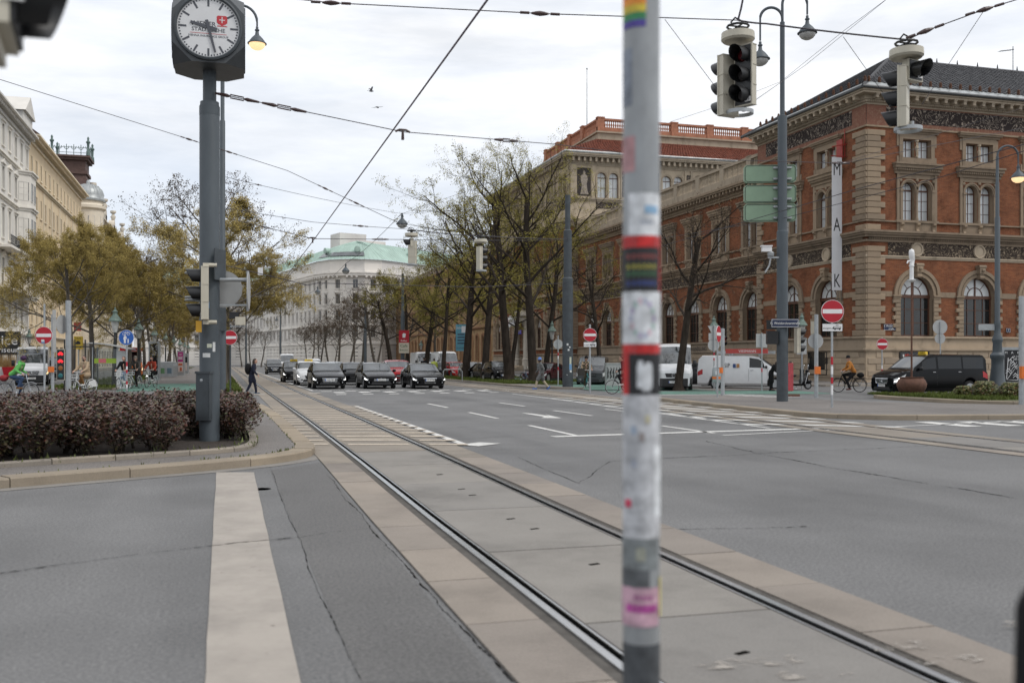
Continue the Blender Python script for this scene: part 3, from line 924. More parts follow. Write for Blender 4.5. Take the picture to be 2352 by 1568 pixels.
# ================================================================ facade tools
class Face:
 """a facade plane: x along the wall, -y outwards, z up; placed by origin and angle inside its building"""
 def __init__(s,bld,ox,oy,ang,oz=0.0):
  s.b = bld; s.o = Vector((ox,oy,oz)); s.a = ang
  s.T = Matrix.Translation(s.o) @ Matrix.Rotation(ang,4,'Z')
 def mb(s): return MB(s.T)
 def put(s,me,name,x,z=0.0,y=0.0,parent=None):
  p = s.T @ Vector((x,y,z))
  if parent is not None:
   return inst(me,name,parent,(0,0,0))
  return inst(me,name,s.b,p,s.a)
def win(F,me_frame,me_pane,x,z,y,name='window'):
 w = F.put(me_frame,name,x,z,y)
 for pm in (me_pane if isinstance(me_pane,(list,tuple)) else [me_pane]):
  inst(pm,'pane',w)
 return w
ARC = 10
def wall(mb,x0,x1,z0,z1,ops,depth=0.3,mi=0,mr=None):
 """wall sheet with openings (x0, x1, z0, z1, arched) and reveals of the given depth"""
 mr = mi if mr is None else mr
 bx = {x0,x1}
 for o in ops:
  if o[4]:
   r = (o[1] - o[0]) / 2; c = (o[0] + o[1]) / 2
   for k in range(ARC + 1): bx.add(round(c - r * cos(pi * k / ARC),5))
  else: bx |= {o[0],o[1]}
 bx = sorted(bx)
 def top(o,x):
  if not o[4]: return o[3]
  r = (o[1] - o[0]) / 2; c = (o[0] + o[1]) / 2
  return o[3] + sqrt(max(0,r * r - (x - c) ** 2))
 for a,b in zip(bx,bx[1:]):
  if b - a < 1e-5: continue
  m_ = (a + b) / 2
  cov = sorted([o for o in ops if o[0] - 1e-6 < m_ < o[1] + 1e-6],key=lambda o: o[2])
  za,zb = z0,z0
  for o in cov:
   if o[2] > za + 1e-5: mb.add([(a,0,za),(b,0,zb),(b,0,o[2]),(a,0,o[2])],[(0,1,2,3)],mi)
   za,zb = top(o,a),top(o,b)
  mb.add([(a,0,za),(b,0,zb),(b,0,z1),(a,0,z1)],[(0,1,2,3)],mi)
 for o in ops:
  out = [(o[0],o[2])]
  if o[4]:
   r = (o[1] - o[0]) / 2; c = (o[0] + o[1]) / 2
   out += [(c - r * cos(pi * k / ARC),o[3] + r * sin(pi * k / ARC)) for k in range(ARC + 1)]
  else: out += [(o[0],o[3]),(o[1],o[3])]
  out += [(o[1],o[2])]
  n = len(out)
  vs = [(x,0,z) for x,z in out] + [(x,depth,z) for x,z in out]
  mb.add(vs,[(i,(i + 1) % n,n + (i + 1) % n,n + i) for i in range(n)],mr)
def arch_ring(mb,c,z,r0,r1,y0,y1,n=16,a0=0.0,a1=pi,mi=0):
 vs = []
 for k in range(n + 1):
  a = a0 + (a1 - a0) * k / n
  for r,y in ((r0,y0),(r1,y0),(r1,y1),(r0,y1)):
   vs.append((c - r * cos(a),y,z + r * sin(a)))
 fs = [(k * 4 + i,k * 4 + (i + 1) % 4,(k + 1) * 4 + (i + 1) % 4,(k + 1) * 4 + i) for k in range(n) for i in range(4)]
 mb.add(vs,fs,mi)
def half_disc(mb,c,z,r,y,n=14,mi=0):
 vs = [(c - r * cos(pi * k / n),y,z + r * sin(pi * k / n)) for k in range(n + 1)]
 mb.add(vs,[tuple(range(n + 1))],mi)
def cornice(mb,x0,x1,steps,e0=0,e1=0,mi=0):
 """steps: (z0, z1, projection); e0/e1 = how far ends run out past a corner (times projection)"""
 for z0,z1,p in steps:
  mb.box(x0 - e0 * p,x1 + e1 * p,-p,0.02,z0,z1,mi)
def dentils(mb,x0,x1,z0,z1,p0,p,w,gap,mi=0):
 x = x0
 while x + w < x1:
  mb.box(x,x + w,-p0 - p,-p0,z0,z1,mi); x += w + gap
def sash(w,h,nx,nz,fr=0.06,bar=0.026,arch=False,mat_=None,glass=None,name='window',transom=None,dp=0.06):
 """window frame + pane meshes; origin at the bottom centre, in the plane y=0"""
 f = MB(); x = w / 2
 f.box(-x,-x + fr,0,dp,0,h); f.box(x - fr,x,0,dp,0,h); f.box(-x + fr,x - fr,0,dp,0,fr)
 if not arch: f.box(-x + fr,x - fr,0,dp,h - fr,h)
 else:
  f.box(-x + fr,x - fr,-0.02,dp,h - fr * 1.2,h + fr * 0.4)
  arch_ring(f,0,h,x - fr,x,0,dp,12)
  f.box(-bar / 2,bar / 2,0.01,dp,h,h + x - fr)
 for i in range(1,nx):
  c = -x + w * i / nx; bw = bar * (1.7 if nx % 2 == 0 and i == nx // 2 else 1)
  f.box(c - bw / 2,c + bw / 2,0.005,dp - .005,fr,h - fr)
 for k in range(1,nz):
  c = h * k / nz
  f.box(-x + fr,x - fr,0.008,dp - .008,c - bar / 2,c + bar / 2)
 if transom: f.box(-x + fr,x - fr,-0.01,dp,transom - 0.06,transom + 0.06)
 p = MB(); p.add([(-x,dp * .6,0),(x,dp * .6,0),(x,dp * .6,h),(-x,dp * .6,h)],[(0,1,2,3)])
 if arch: half_disc(p,0,h,x - .01,dp * .6)
 return f.mesh(name,mat_),p.mesh('pane',glass)

# ================================================================ MAK: red brick museum, corner pavilion
MAKX,MAKY = 41.75,57.58
mak = thing('museum_building','red brick museum corner pavilion with sandstone quoins and dark tiled hip roof','building',(MAKX,MAKY,0))
DEP = 14.1; LEN = 40.0
FR = Face(mak,0,0,0)                      # faces the side street
FL = Face(mak,0,DEP,-pi / 2)              # faces the avenue
Z_SILL,Z_SPR,Z_FR0,Z_FR1,Z_LEDGE,Z_STR,Z_QT,Z_G = 3.25,6.05,8.70,9.62,10.35,11.05,17.35,19.9
OPW = 1.33
def mak_ops(xc):
 return [(xc - OPW,xc + OPW,Z_SILL,Z_SPR,True),
   (xc - 1.17,xc - 0.13,11.15,13.25,True),(xc + 0.13,xc + 1.17,11.15,13.25,True),
   (xc - 1.12,xc - 0.16,15.45,16.65,False),(xc + 0.16,xc + 1.12,15.45,16.65,False)]
# shared pieces of one bay
q = MB()
for r0,r1,y in ((1.33,1.52,-0.10),(1.52,1.62,-0.06),(1.62,1.86,-0.16)): arch_ring(q,0,Z_SPR,r0,r1,y,0.02,18)
for sx in (-1,1):
 q.box(min(sx * 1.30,sx * 1.98),max(sx * 1.30,sx * 1.98),-0.2,0.1,Z_SPR - 0.10,Z_SPR)
 q.box(min(sx * 1.32,sx * 1.90),max(sx * 1.32,sx * 1.90),-0.13,0.08,Z_SPR - 0.28,Z_SPR - 0.10)
me_arch = q.mesh('arch_surround',M_STONE)
q = MB()
for i in range(9):
 a = pi * (0.35 + 1.1 * i / 8);
q.box(-0.24,0.24,-0.42,0.02,7.62,8.22); q.box(-0.30,0.30,-0.36,0.02,8.05,8.2); q.box(-0.17,0.17,-0.34,0.02,7.25,7.62)
q.lathe([(0.12,-0.3),(0.12,0.3)],10,(0,-0.34,8.1),axis='X'); q.lathe([(0.09,-0.19),(0.09,0.19)],10,(0,-0.3,7.36),axis='X')
q.sphere((0,-0.44,7.85),0.13,8,6)
me_key = q.mesh('keystone',M_STONE)
q = MB(); q.bev(0,0.62,-0.13,0.05,0,0.27,0.035); me_jl = q.mesh('jamb_stone',M_STONE)
q = MB(); q.bev(0,0.40,-0.13,0.05,0,0.27,0.035); me_js = q.mesh('jamb_stone',M_STONE)
# aedicule of the first-floor double window
q = MB()
for x in (-1.62,1.40): q.box(x,x + 0.22,-0.10,0.02,11.15,14.3)
for x in (-1.38,1.18): q.box(x,x + 0.20,-0.14,0.02,11.15,13.1); q.box(x - .03,x + 0.23,-0.18,0.02,13.1,13.25)
for c in (-0.65,0.65):
 for r0,r1,y in ((0.52,0.62,-0.07),(0.62,0.72,-0.12)): arch_ring(q,c,13.25,r0,min(r1,0.71),y,0.02,14)
q.box(-1.62,1.62,-0.05,0.02,14.0,14.3)
for x in (-1.32,0,1.32): q.lathe([(0.0,-0.1),(0.10,-0.07),(0.12,0)],10,(x,-0.06,13.85 if x else 13.9),axis='Y')
cornice(q,-1.72,1.72,[(14.3,14.5,0.14),(14.5,14.68,0.24),(14.68,14.9,0.36),(14.9,15.02,0.46)],0.5,0.5)
dentils(q,-1.7,1.75,14.52,14.64,0.24,0.07,0.09,0.08)
q.lathe([(0.13,11.15),(0.13,11.3),(0.095,11.36),(0.088,12.9),(0.12,13.0),(0.14,13.2),(0.14,13.25)],12,(0,-0.02,0))
me_aed = q.mesh('window_surround',M_STONE,40)
q = MB()
q.box(-1.72,1.72,-0.16,0.02,10.98,11.15); q.box(-1.6,1.6,-0.07,0.02,10.4,10.98)
me_apron = q.mesh('window_apron',M_STONE)
q = MB(); q.prism([(0,0.55),(-0.30,0.55),(-0.30,0.42),(-0.16,0.30),(-0.14,0.12),(-0.20,0.0),(0,0.0)],-0.11,0.11,plane='YZ')
me_cons = q.mesh('console',M_STONE)
# attic window surround
q = MB()
for z0,z1 in ((15.1,15.42),(16.68,17.06)): q.box(-1.42,1.42,-0.10,0.02,z0,z1)
for x in (-1.42,1.14): q.box(x,x + 0.28,-0.10,0.02,15.42,16.68)
for x in (-1.60,1.42): q.box(x,x + 0.18,-0.06,0.02,15.1,15.5); q.box(x,x + 0.18,-0.06,0.02,16.2,17.0)
cornice(q,-1.6,1.6,[(17.06,17.2,0.16),(17.2,17.32,0.30),(17.32,17.42,0.36)],0.6,0.6)
me_attic = q.mesh('attic_surround',M_STONE)
q = MB(); q.lathe([(0.10,0),(0.10,0.1),(0.06,0.14),(0.10,0.5),(0.13,0.72),(0.05,0.84),(0.08,0.95),(0.07,1.04),(0.13,1.08),(0.13,1.2)],10,(0,-0.04,15.45))
me_cary = q.mesh('caryatid',M_STONEL,40)
me_wa,me_pa = sash(1.04,2.1,2,3,arch=True,mat_=M_WFRAME,glass=M_GLASSL,name='arched_window')
me_wt,me_pt = sash(0.96,1.2,2,2,mat_=M_WFRAME,glass=M_GLASSL,name='attic_window')
# ground floor window: dark panes below, pale fanlight above
f = MB(); x = OPW; H = Z_SPR - Z_SILL
f.box(-x,-x + .1,0,.1,0,H); f.box(x - .1,x,0,.1,0,H); f.box(-x + .1,x - .1,0,.1,0,.1); f.box(-x,x,-.05,.1,H - .16,H + .06)
arch_ring(f,0,H,x - .1,x,0,.1,16); arch_ring(f,0,H,.62,.67,.02,.08,12)
f.box(-.05,.05,0,.09,0,H + x - .08)
for c in (-.66,.66): f.box(c - .018,c + .018,.02,.08,.1,H - .16)
for k in (1,2): f.box(-x + .1,x - .1,.025,.075,H * k / 3 - .02,H * k / 3 + .02)
for a in (pi * .27,pi * .73):
 d = Vector((-cos(a),0,sin(a)))
 f.tube([Vector((0,.05,H)) + d * .66,Vector((0,.05,H)) + d * (x - .08)],.022,6)
me_wg = f.mesh('arch_window',M_WFRAME)
p = MB(); p.add([(-x,.06,0),(x,.06,0),(x,.06,H),(-x,.06,H)],[(0,1,2,3)]); me_pgd = p.mesh('pane',M_GLASSD)
p = MB(); half_disc(p,0,H,x,.06,16); me_pgl = p.mesh('pane',M_GLASSF)

def bay(F,xc,attic=True,detail=True):
 F.put(me_arch,'arch_surround',xc); F.put(me_key,'keystone',xc)
 for i in range(9):
  z = Z_SILL + 0.02 + i * 0.277; big = i % 2 == 0
  if z + .27 > Z_SPR - .28: continue
  F.put(me_jl if big else me_js,'jamb_stone',xc + OPW,z)
  F.put(me_jl if big else me_js,'jamb_stone',xc - OPW - (0.62 if big else 0.40),z)
 win(F,me_wg,[me_pgd,me_pgl],xc,Z_SILL,0.34,'arch_window')
 F.put(me_aed,'window_surround',xc); F.put(me_apron,'window_apron',xc)
 for dx in (-1.3,0,1.3): F.put(me_cons,'console',xc + dx,10.42)
 for dx in (-0.65,0.65): win(F,me_wa,me_pa,xc + dx,11.15,0.3,'arched_window')
 if attic:
  F.put(me_attic,'attic_surround',xc); F.put(me_cary,'caryatid',xc)
  for dx in (-0.64,0.64): win(F,me_wt,me_pt,xc + dx,15.45,0.28,'attic_window')

bays_R = [3.98,9.13,14.28,19.43]
bays_L = [DEP - 9.35,DEP - 4.52]
for F,L_,bs in ((FR,LEN,bays_R),(FL,DEP,bays_L)):
 m = F.mb(); ops = []
 for c in bs: ops += mak_ops(c)
 if F is FR: ops += []
 wall(m,0,L_,0,Z_QT,ops,0.36,0,1)
 m.build('brick_wall',[M_BRICK,M_STONE],mak)
 e = (1,0)
 L0_ = L_; L_ = L_ if F is FR else L_ - 0.024
 # sill ledge, base mouldings
 m = F.mb()
 e = (1,0) if F is FR else (0,0)
 cornice(m,0,L_,[(3.02,3.12,0.14),(3.12,3.25,0.24)],*e)
 cornice(m,0,L_,[(2.46,3.02,0.10),(2.30,2.46,0.26),(2.2,2.30,0.18)],*e)
 cornice(m,0,L_,[(0.0,0.42,0.30),(0.42,0.5,0.36)],*e)
 m.build('base_moulding',M_STONEB,mak)
 m = F.mb(); cornice(m,0,L_,[(0.5,2.2,0.11)],*e); m.build('plinth',M_STONEB,mak)
 # string course, ledge with dentils
 m = F.mb()
 cornice(m,0,L_,[(10.98,11.08,0.12)],*e)
 cornice(m,0,L_,[(10.22,10.36,0.55),(10.08,10.22,0.44),(9.92,10.08,0.30),(9.62,9.78,0.10)],*e)
 dentils(m,0.1,L_ - .1,9.78,9.90,0.10,0.10,0.09,0.09)
 m.build('string_cornice',M_STONE,mak)
 m = F.mb(); cornice(m,0.0,L_,[(8.62,8.72,0.10),(8.50,8.62,0.05)],*e); m.build('frieze_ledge',M_STONEL,mak)
 m = F.mb();
 a_,b_ = (1.7,L_) if F is FR else (0.9,L_ - 1.7)
 m.box(a_,b_,-0.035,0.02,Z_FR0 + .02,Z_FR1); m.build('sgraffito_frieze',M_SGRAF2,mak)
 # lintel band
 m = F.mb(); cx = 0.9
 for c in bs + [None]:
  x1 = (c - 1.95) if c is not None else L_ - (0.9 if F is FL else 0)
  if x1 - cx > 0.1: F.mb().box(cx,x1,-0.03,0.02,5.93,6.30).build('stone_band',M_STONE,mak)
  if c is not None: cx = c + 1.95
 # upper frieze
 m = F.mb(); a_,b_ = (1.55,L_) if F is FR else (1.3,L_ - 1.55)
 m.box(a_,b_,-0.035,0.02,17.75,18.78); m.build('sgraffito_frieze',M_SGRAF,mak)
 m = F.mb(); cornice(m,0,L_,[(17.35,17.47,0.08)],*e); m.build('frieze_ledge',M_STONE,mak)
 m = F.mb(); m.box(0.0 if F is FL else 0.021,L_ - (0.0 if F is FR else 0.021),-0.02,0.02,17.47,18.85); m.build('terracotta_band',M_TERRA,mak)
 m = F.mb()
 cornice(m,0,L_,[(18.85,18.98,0.08),(18.98,19.14,0.2)],*e)
 dentils(m,0,L_,18.99,19.1,0.2,0.08,0.08,0.07)
 cornice(m,0,L_,[(19.14,19.42,0.28),(19.42,19.56,0.80),(19.56,19.72,0.88)],*e)
 m.build('main_cornice',M_STONEL,mak)
 qb = MB(); qb.box(-.11,.11,-0.74,-0.26,0,0.26); qb.box(-.13,.13,-0.78,-0.26,0.2,0.27); meb = qb.mesh('cornice_bracket',M_STONEL)
 nb = int((min(L_,22)) / 0.78)
 for i in range(nb): F.put(meb,'cornice_bracket',0.35 + i * 0.78 if F is FR else L_ - 0.35 - i * 0.78,19.15)
 for c in bs: bay(F,c)
 # medallions in the lower frieze
 q = MB(); q.lathe([(0.0,-.06),(0.2,-.06),(0.36,-0.03),(0.38,-0.09),(0.47,-0.10),(0.5,0)],20,(0,0,0),axis='Y'); mem = q.mesh('medallion',M_STONEL,40)
 for c in bs: F.put(mem,'medallion',c,9.17,-0.05)
# corner quoins, one stone per course, both faces
def quoins(F2,parent,z0,z1,n,side,L_=None):
 pass
def quoin_mesh(a,h,pr=0.13,b=0.035):
 """stone wrapping the outer corner of the two street fronts"""
 q = MB();
 q.bev(-0.0,a,-pr,0.0,0,h,b)
 q2 = MB(Matrix.Rotation(-pi / 2,4,'Z')); q2.bev(-a,0.0,-pr,0.0,0,h,b); q.merge(q2)
 q.box(-pr + b,0.0,-pr + b,0.0,b,h - b)
 return q
ml = quoin_mesh(1.42,0.385).mesh('quoin',M_STONE); msq = quoin_mesh(1.06,0.385).mesh('quoin',M_STONE)
k = 0; z = 3.27
while z < 17.3:
 if 9.6 < z + .38 and z < 10.38: z = 10.40
 if 10.6 < z + .385 and z < 11.09 and z > 10.75: z = 11.10
 if z + .385 < 17.36: inst(ml if k % 2 == 0 else msq,'quoin',mak,(0,0,z))
 z += 0.405; k += 1
# far end of the avenue front
q = MB(); q.bev(0,0.95,-0.13,0.0,0,.385,.035); mq1 = q.mesh('quoin',M_STONE)
q = MB(); q.bev(0,0.65,-0.13,0.0,0,.385,.035); mq2 = q.mesh('quoin',M_STONE)
k = 0; z = 3.27
while z < 17.3:
 if 9.6 < z + .38 and z < 10.38: z = 10.40
 if z + .385 < 17.36: FL.put(mq1 if k % 2 == 0 else mq2,'quoin',0.0,z)
 z += 0.405; k += 1
# ashlar blocks of the plinth
q = MB(); q.bev(0,1.28,-0.05,0.0,0,.40,.03); mab = q.mesh('ashlar_block',M_STONEB)
for F,L_,n in ((FR,LEN,16),(FL,DEP,11)):
 for r in range(4):
  for i in range(n):
   x = i * 1.31 + (0.65 if r % 2 else 0.0) + 0.02
   if F is FL: x = L_ - x - 1.28
   skip = False
   if F is FR and r >= 1 and (2.0 < x + .64 < 5.4): skip = True
   if F is FL and r >= 1 and (L_ - 7.0 < x + .64 < L_ - 4.0): skip = True
   if x < -0.1 or x + 1.28 > L_ + 0.1: skip = True
   if not skip: F.put(mab,'ashlar_block',x,0.53 + r * 0.42,-0.11)
# basement shop windows
q = MB(); q.box(-1.2,1.2,-0.14,-0.10,0,1.55); me_sw = q.mesh('shop_window',M_GLASSD)
q = MB()
for x in (-1.2,1.12): q.box(x,x + .08,-.18,-.1,0,1.6)
q.box(-1.2,1.2,-.18,-.1,1.55,1.63); q.box(-1.2,1.2,-.18,-.1,-.06,0)
me_swf = q.mesh('shop_window_frame',M_DOOR)
for F,c,w in ((FR,3.7,1),(FL,DEP - 5.5,0)):
 o = F.put(me_swf,'shop_window',c,0.62,0.0); inst(me_sw,'pane',o)
M_BOOK = [mat('book_%s' % k,c,rough=0.6,var=0.1) for k,c in (('cream',(.5,.45,.35)),('red',(.35,.05,.04)),('blue',(.06,.12,.3)),('white',(.6,.6,.58)),('ochre',(.45,.3,.05)))]
rnd = random.Random(4)
mb = FR.mb()
for r in range(5):
 for i in range(7):
  mb.box(2.75 + i * .17,2.75 + i * .17 + .12,-.175,-.15,.72 + r * .28,.72 + r * .28 + rnd.uniform(.14,.22),rnd.randrange(5))
mb.build('book_display',M_BOOK,mak)
# roof: dark tiled hip with a sheet-metal eaves strip
OV = 0.95; KX = 6.0
x0,x1,y0,y1 = -OV,LEN,-OV,DEP + OV; ze = Z_G - 0.12; zr = 24.5
R = [(x0,y0,ze),(x1,y0,ze),(x1,y1,ze),(x0,y1,ze)]
A = (x0 + (DEP + 2 * OV) / 2,(y0 + y1) / 2,zr); B = (x1,(y0 + y1) / 2,zr)
m = MB(); m.add(R + [A,B],[(0,1,5,4),(3,0,4),(2,3,4,5),(0,3,2,1)]); m.build('roof',M_LEAD,mak)
def tiles(p00,p10,p11,p01,nu,nv,m_,name,parent,t=0.045,lift=0.03,diamond=True,seed=1):
 """rows of single roof tiles on a four-cornered slope (bottom edge p00-p10)"""
 rnd = random.Random(seed); mb = MB(); p00,p10,p11,p01 = map(Vector,(p00,p10,p11,p01))
 nrm = (p10 - p00).cross(p01 - p00).normalized()
 if nrm.z < 0: nrm = -nrm
 vs = []; fs = []
 for j in range(nv):
  va,vb = j / nv,(j + 1.18) / nv
  for i in range(nu):
   sh = 0.5 if (j % 2 and diamond) else 0
   ua,ub = (i + sh) / nu,(i + sh + 0.93) / nu
   if ub > 1.0: continue
   def pt(u,v): return p00.lerp(p10,u).lerp(p01.lerp(p11,u),v)
   d = rnd.uniform(-.006,.006)
   b = len(vs)
   um = (ua + ub) / 2
   vs += [pt(ua,va + .28 / nv) + nrm * (lift + t + d),pt(um,va) + nrm * (lift + t + d),pt(ub,va + .28 / nv) + nrm * (lift + t + d),pt(ub,vb) + nrm * lift,pt(ua,vb) + nrm * lift,
    pt(ua,va + .28 / nv) + nrm * (lift - .01),pt(um,va) + nrm * (lift - .01),pt(ub,va + .28 / nv) + nrm * (lift - .01)]
   fs += [(b,b + 1,b + 2,b + 3,b + 4),(b,b + 5,b + 6,b + 1),(b + 1,b + 6,b + 7,b + 2)]
 mb.v = [tuple(v) for v in vs]; mb.f = fs; mb.m = [0] * len(fs)
 return mb.build(name,m_,parent,kind='stuff')
def lp(a,b,t): return tuple(a[i] + (b[i] - a[i]) * t for i in range(3))
e = 0.13
tiles(lp(R[0],A,e),lp(R[1],B,e),B,A,100,22,M_TILEG,'roof_tiles',mak)
tiles(lp(R[3],A,e),lp(R[0],A,e),A,A,44,22,M_TILEG,'roof_tiles',mak,seed=2)
m = MB()
m.tube([(x0,y1,ze - .02),(x0,y0,ze - .02),(x1,y0,ze - .02)],.11,8); m.build('gutter',M_GUT,mak)
m = MB(); m.tube([R[0],A],.12,6); m.tube([A,B],.12,6); m.tube([R[3],A],.12,6); m.build('ridge_tiles',M_TILEG,mak)
q = MB(); q.box(-.05,.05,-.09,.09,0,.28); q.sphere((0,0,.3),.09,6,4); q.box(-.1,.1,-.04,.04,.1,.2); meg = q.mesh('snow_guard',mat('rust_brown',(.10,.045,.025),rough=.9,var=.5,scale=8))
for i in range(30):
 t_ = i * 0.82 + .6
 inst(meg,'snow_guard',mak,(x0 + t_ + .4,y0 + .75,ze + .55))
for i in range(16):
 inst(meg,'snow_guard',mak,(x0 + .75,y0 + .8 + i * .9,ze + .55))
q = MB(); q.cyl((0,0,0),(0,0,.34),.07,.02,6); meh = q.mesh('ridge_knob',M_IRON)
for i in range(14): inst(meh,'ridge_knob',mak,(A[0] + .6 + i * 1.9,A[1],zr + .1))
# aerial on the ridge
m = MB(); m.cyl((0,0,0),(0,0,2.0),.03,.03,6); m.tube([(-1.3,0,1.5),(0.1,0,1.75)],.02,5)
for i in range(9): m.tube([(-1.3 + i * .15,-.22,1.5 + i * .027),(-1.3 + i * .15,.22,1.5 + i * .027)],.012,4)
a = m.build('roof_aerial',M_IRON,mak,loc=(A[0] + 11.6,A[1],zr))
# street name plate and house number on the brick
M_ENAMEL = mat('enamel_blue',(0.012,0.02,0.06),rough=0.3,var=0.1)
M_ENW = mat('enamel_white',(0.75,0.75,0.73),rough=0.35,var=0.04)
def plate(face,x,z,w,h,lines,size,parent,y=-0.03,name='street_sign'):
 t = parent; m = MB(); m.box(-w / 2,w / 2,-.012,.012,-h / 2,h / 2)
 fr = MB(); b = .018
 for a in ((-w / 2 + b,w / 2 - b,h / 2 - b - .012,h / 2 - b),(-w / 2 + b,w / 2 - b,-h / 2 + b,-h / 2 + b + .012)): fr.box(a[0],a[1],-.015,-.011,a[2],a[3])
 for a in ((-w / 2 + b,-w / 2 + b + .012),(w / 2 - b - .012,w / 2 - b)): fr.box(a[0],a[1],-.0148,-.011,-h / 2 + b,h / 2 - b)
 return m,fr
st = thing('street_sign','small blue enamel street name plate on the brick beside the corner quoins','street sign',(MAKX + 1.9,MAKY - 0.06,3.85))
m,fr = plate(FR,0,0,1.15,0.42,None,0,st); m.build('sign_plate',M_ENAMEL,st); fr.build('sign_border',M_ENW,st)
text('1. Weiskirchner-',0.165,M_ENW,st,(0,-.017,.08)); text('straße',0.165,M_ENW,st,(0,-.017,-.10))
st = thing('house_number','small blue house number 1 plate on the brick beside the second arched window','house number',(MAKX + 11.6,MAKY - 0.06,3.72))
m,fr = plate(FR,0,0,0.36,0.30,None,0,st); m.build('sign_plate',M_ENAMEL,st); fr.build('sign_border',M_ENW,st)
text('1',0.22,M_ENW,st,(0,-.017,.02))

# ---------------------------------------------------------------- long wing between pavilion and main block
WY0,WY1 = MAKY + DEP,116.6
WL = WY1 - WY0
wing = thing('museum_wing','lower red brick museum wing with stone balustrade along its flat roof edge','building',(MAKX + 1.0,WY0,0))
FW = Face(wing,0,WL,-pi / 2)
bs = [WL - (74.4 - WY0) - i * 5.36 for i in range(8)]
m = FW.mb(); ops = []
for c in bs: ops += mak_ops(c)[:3]
wall(m,0,WL,0,15.6,ops,0.36,0,1); m.build('brick_wall',[M_BRICK,M_STONE],wing)
m = FW.mb()
cornice(m,0,WL,[(3.02,3.12,.14),(3.12,3.25,.24),(2.46,3.02,.1),(2.3,2.46,.26),(2.2,2.3,.18),(0,.42,.3),(.42,.5,.36),(.5,2.2,.11)]); m.build('base_moulding',M_STONEB,wing)
m = FW.mb()
cornice(m,0,WL,[(10.98,11.08,.12),(10.22,10.36,.55),(10.08,10.22,.44),(9.92,10.08,.3),(9.62,9.78,.1)]); dentils(m,0,WL,9.78,9.9,.1,.1,.09,.09)
cornice(m,0,WL,[(8.6,8.72,.1)]); m.build('string_cornice',M_STONE,wing)
m = FW.mb(); m.box(0,WL,-.035,.02,Z_FR0 + .02,Z_FR1); m.build('sgraffito_frieze',M_SGRAF2,wing)
m = FW.mb(); cornice(m,0,WL,[(15.6,15.8,.15),(15.8,16.0,.25),(16.0,16.3,.3),(16.3,16.45,.8),(16.45,16.65,.9)]); dentils(m,0,WL,16.02,16.28,.3,.42,.2,.42); m.build('main_cornice',M_STONE,wing)
m = FW.mb(); m.box(0,WL,-.45,.3,16.65,17.35); m.box(0,WL,-.42,.05,18.35,18.6); m.build('parapet',M_STONEL,wing)
m = MB(); m.box(0.02,18,0,WL,17.0,17.3); m.build('flat_roof',M_LEAD,wing)
m = MB(); m.box(12,12.3,0,WL,0,17.0); m.build('rear_wall',M_BRICK,wing)
q = MB(); q.lathe([(.11,0),(.11,.08),(.06,.14),(.115,.38),(.06,.7),(.055,.8),(.1,.88),(.1,1.0)],7); mbal = q.mesh('baluster',M_STONEL,50)
q = MB(); q.box(-.35,.35,-.45,.2,17.35,18.35); q.box(-.4,.4,-.48,.2,18.6,18.66); mpier = q.mesh('balustrade_pier',M_STONEL)
x = 0.5
k = 0
while x < WL:
 if k % 14 == 0: FW.put(mpier,'balustrade_pier',x + .1); x += .75
 else: FW.put(mbal,'baluster',x,17.35,-.2); x += .30
 k += 1
for c in bs: bay(FW,c,attic=False)
m = FW.mb()
cx = 0
for c in sorted(bs) + [None]:
 x1_ = (c - 1.95) if c is not None else WL
 if x1_ - cx > .1: FW.mb().box(cx,x1_,-.03,.02,5.93,6.3).build('stone_band',M_STONE,wing)
 if c is not None: cx = c + 1.95

for r in range(4):
 for i in range(33):
  if 0.13 < WL: FW.put(mab,'ashlar_block',i * 1.31 + (0.65 if r % 2 else 0.0) + .02,.53 + r * .42,-.11)
# ---------------------------------------------------------------- main block with terracotta balustrade
BL,BW = 36.0,42.0
blk = thing('museum_main_block','tall museum main block with painted frieze windows, red tiles and terracotta balustrade','building',(MAKX,WY1,0))
FB = Face(blk,0,BL,-pi / 2); FS = Face(blk,0,0,0)
def top_ops(c): return [(c - 1.45,c - .17,21.95,24.5,True),(c + .17,c + 1.45,21.95,24.5,True)]
me_w3,me_p3 = sash(1.28,2.55,2,2,arch=True,mat_=M_WFRAME,glass=M_GLASSL,name='arched_window')
q = MB()
for c in (-.81,.81):
 for r0,r1,y in ((.64,.78,-.06),(.78,.81,-.1)): arch_ring(q,c,24.5,r0,r1,y,.02,14)
for x in (-1.62,1.42): q.box(x,x + .2,-.1,.02,21.95,24.5)
q.lathe([(.16,21.95),(.11,22.1),(.10,24.2),(.16,24.5)],10)
me_top = q.mesh('window_surround',M_STONEL)
sb = [5.0 + i * 4.45 for i in range(8)]
fb = [2.9 + i * 5.05 for i in range(7)]
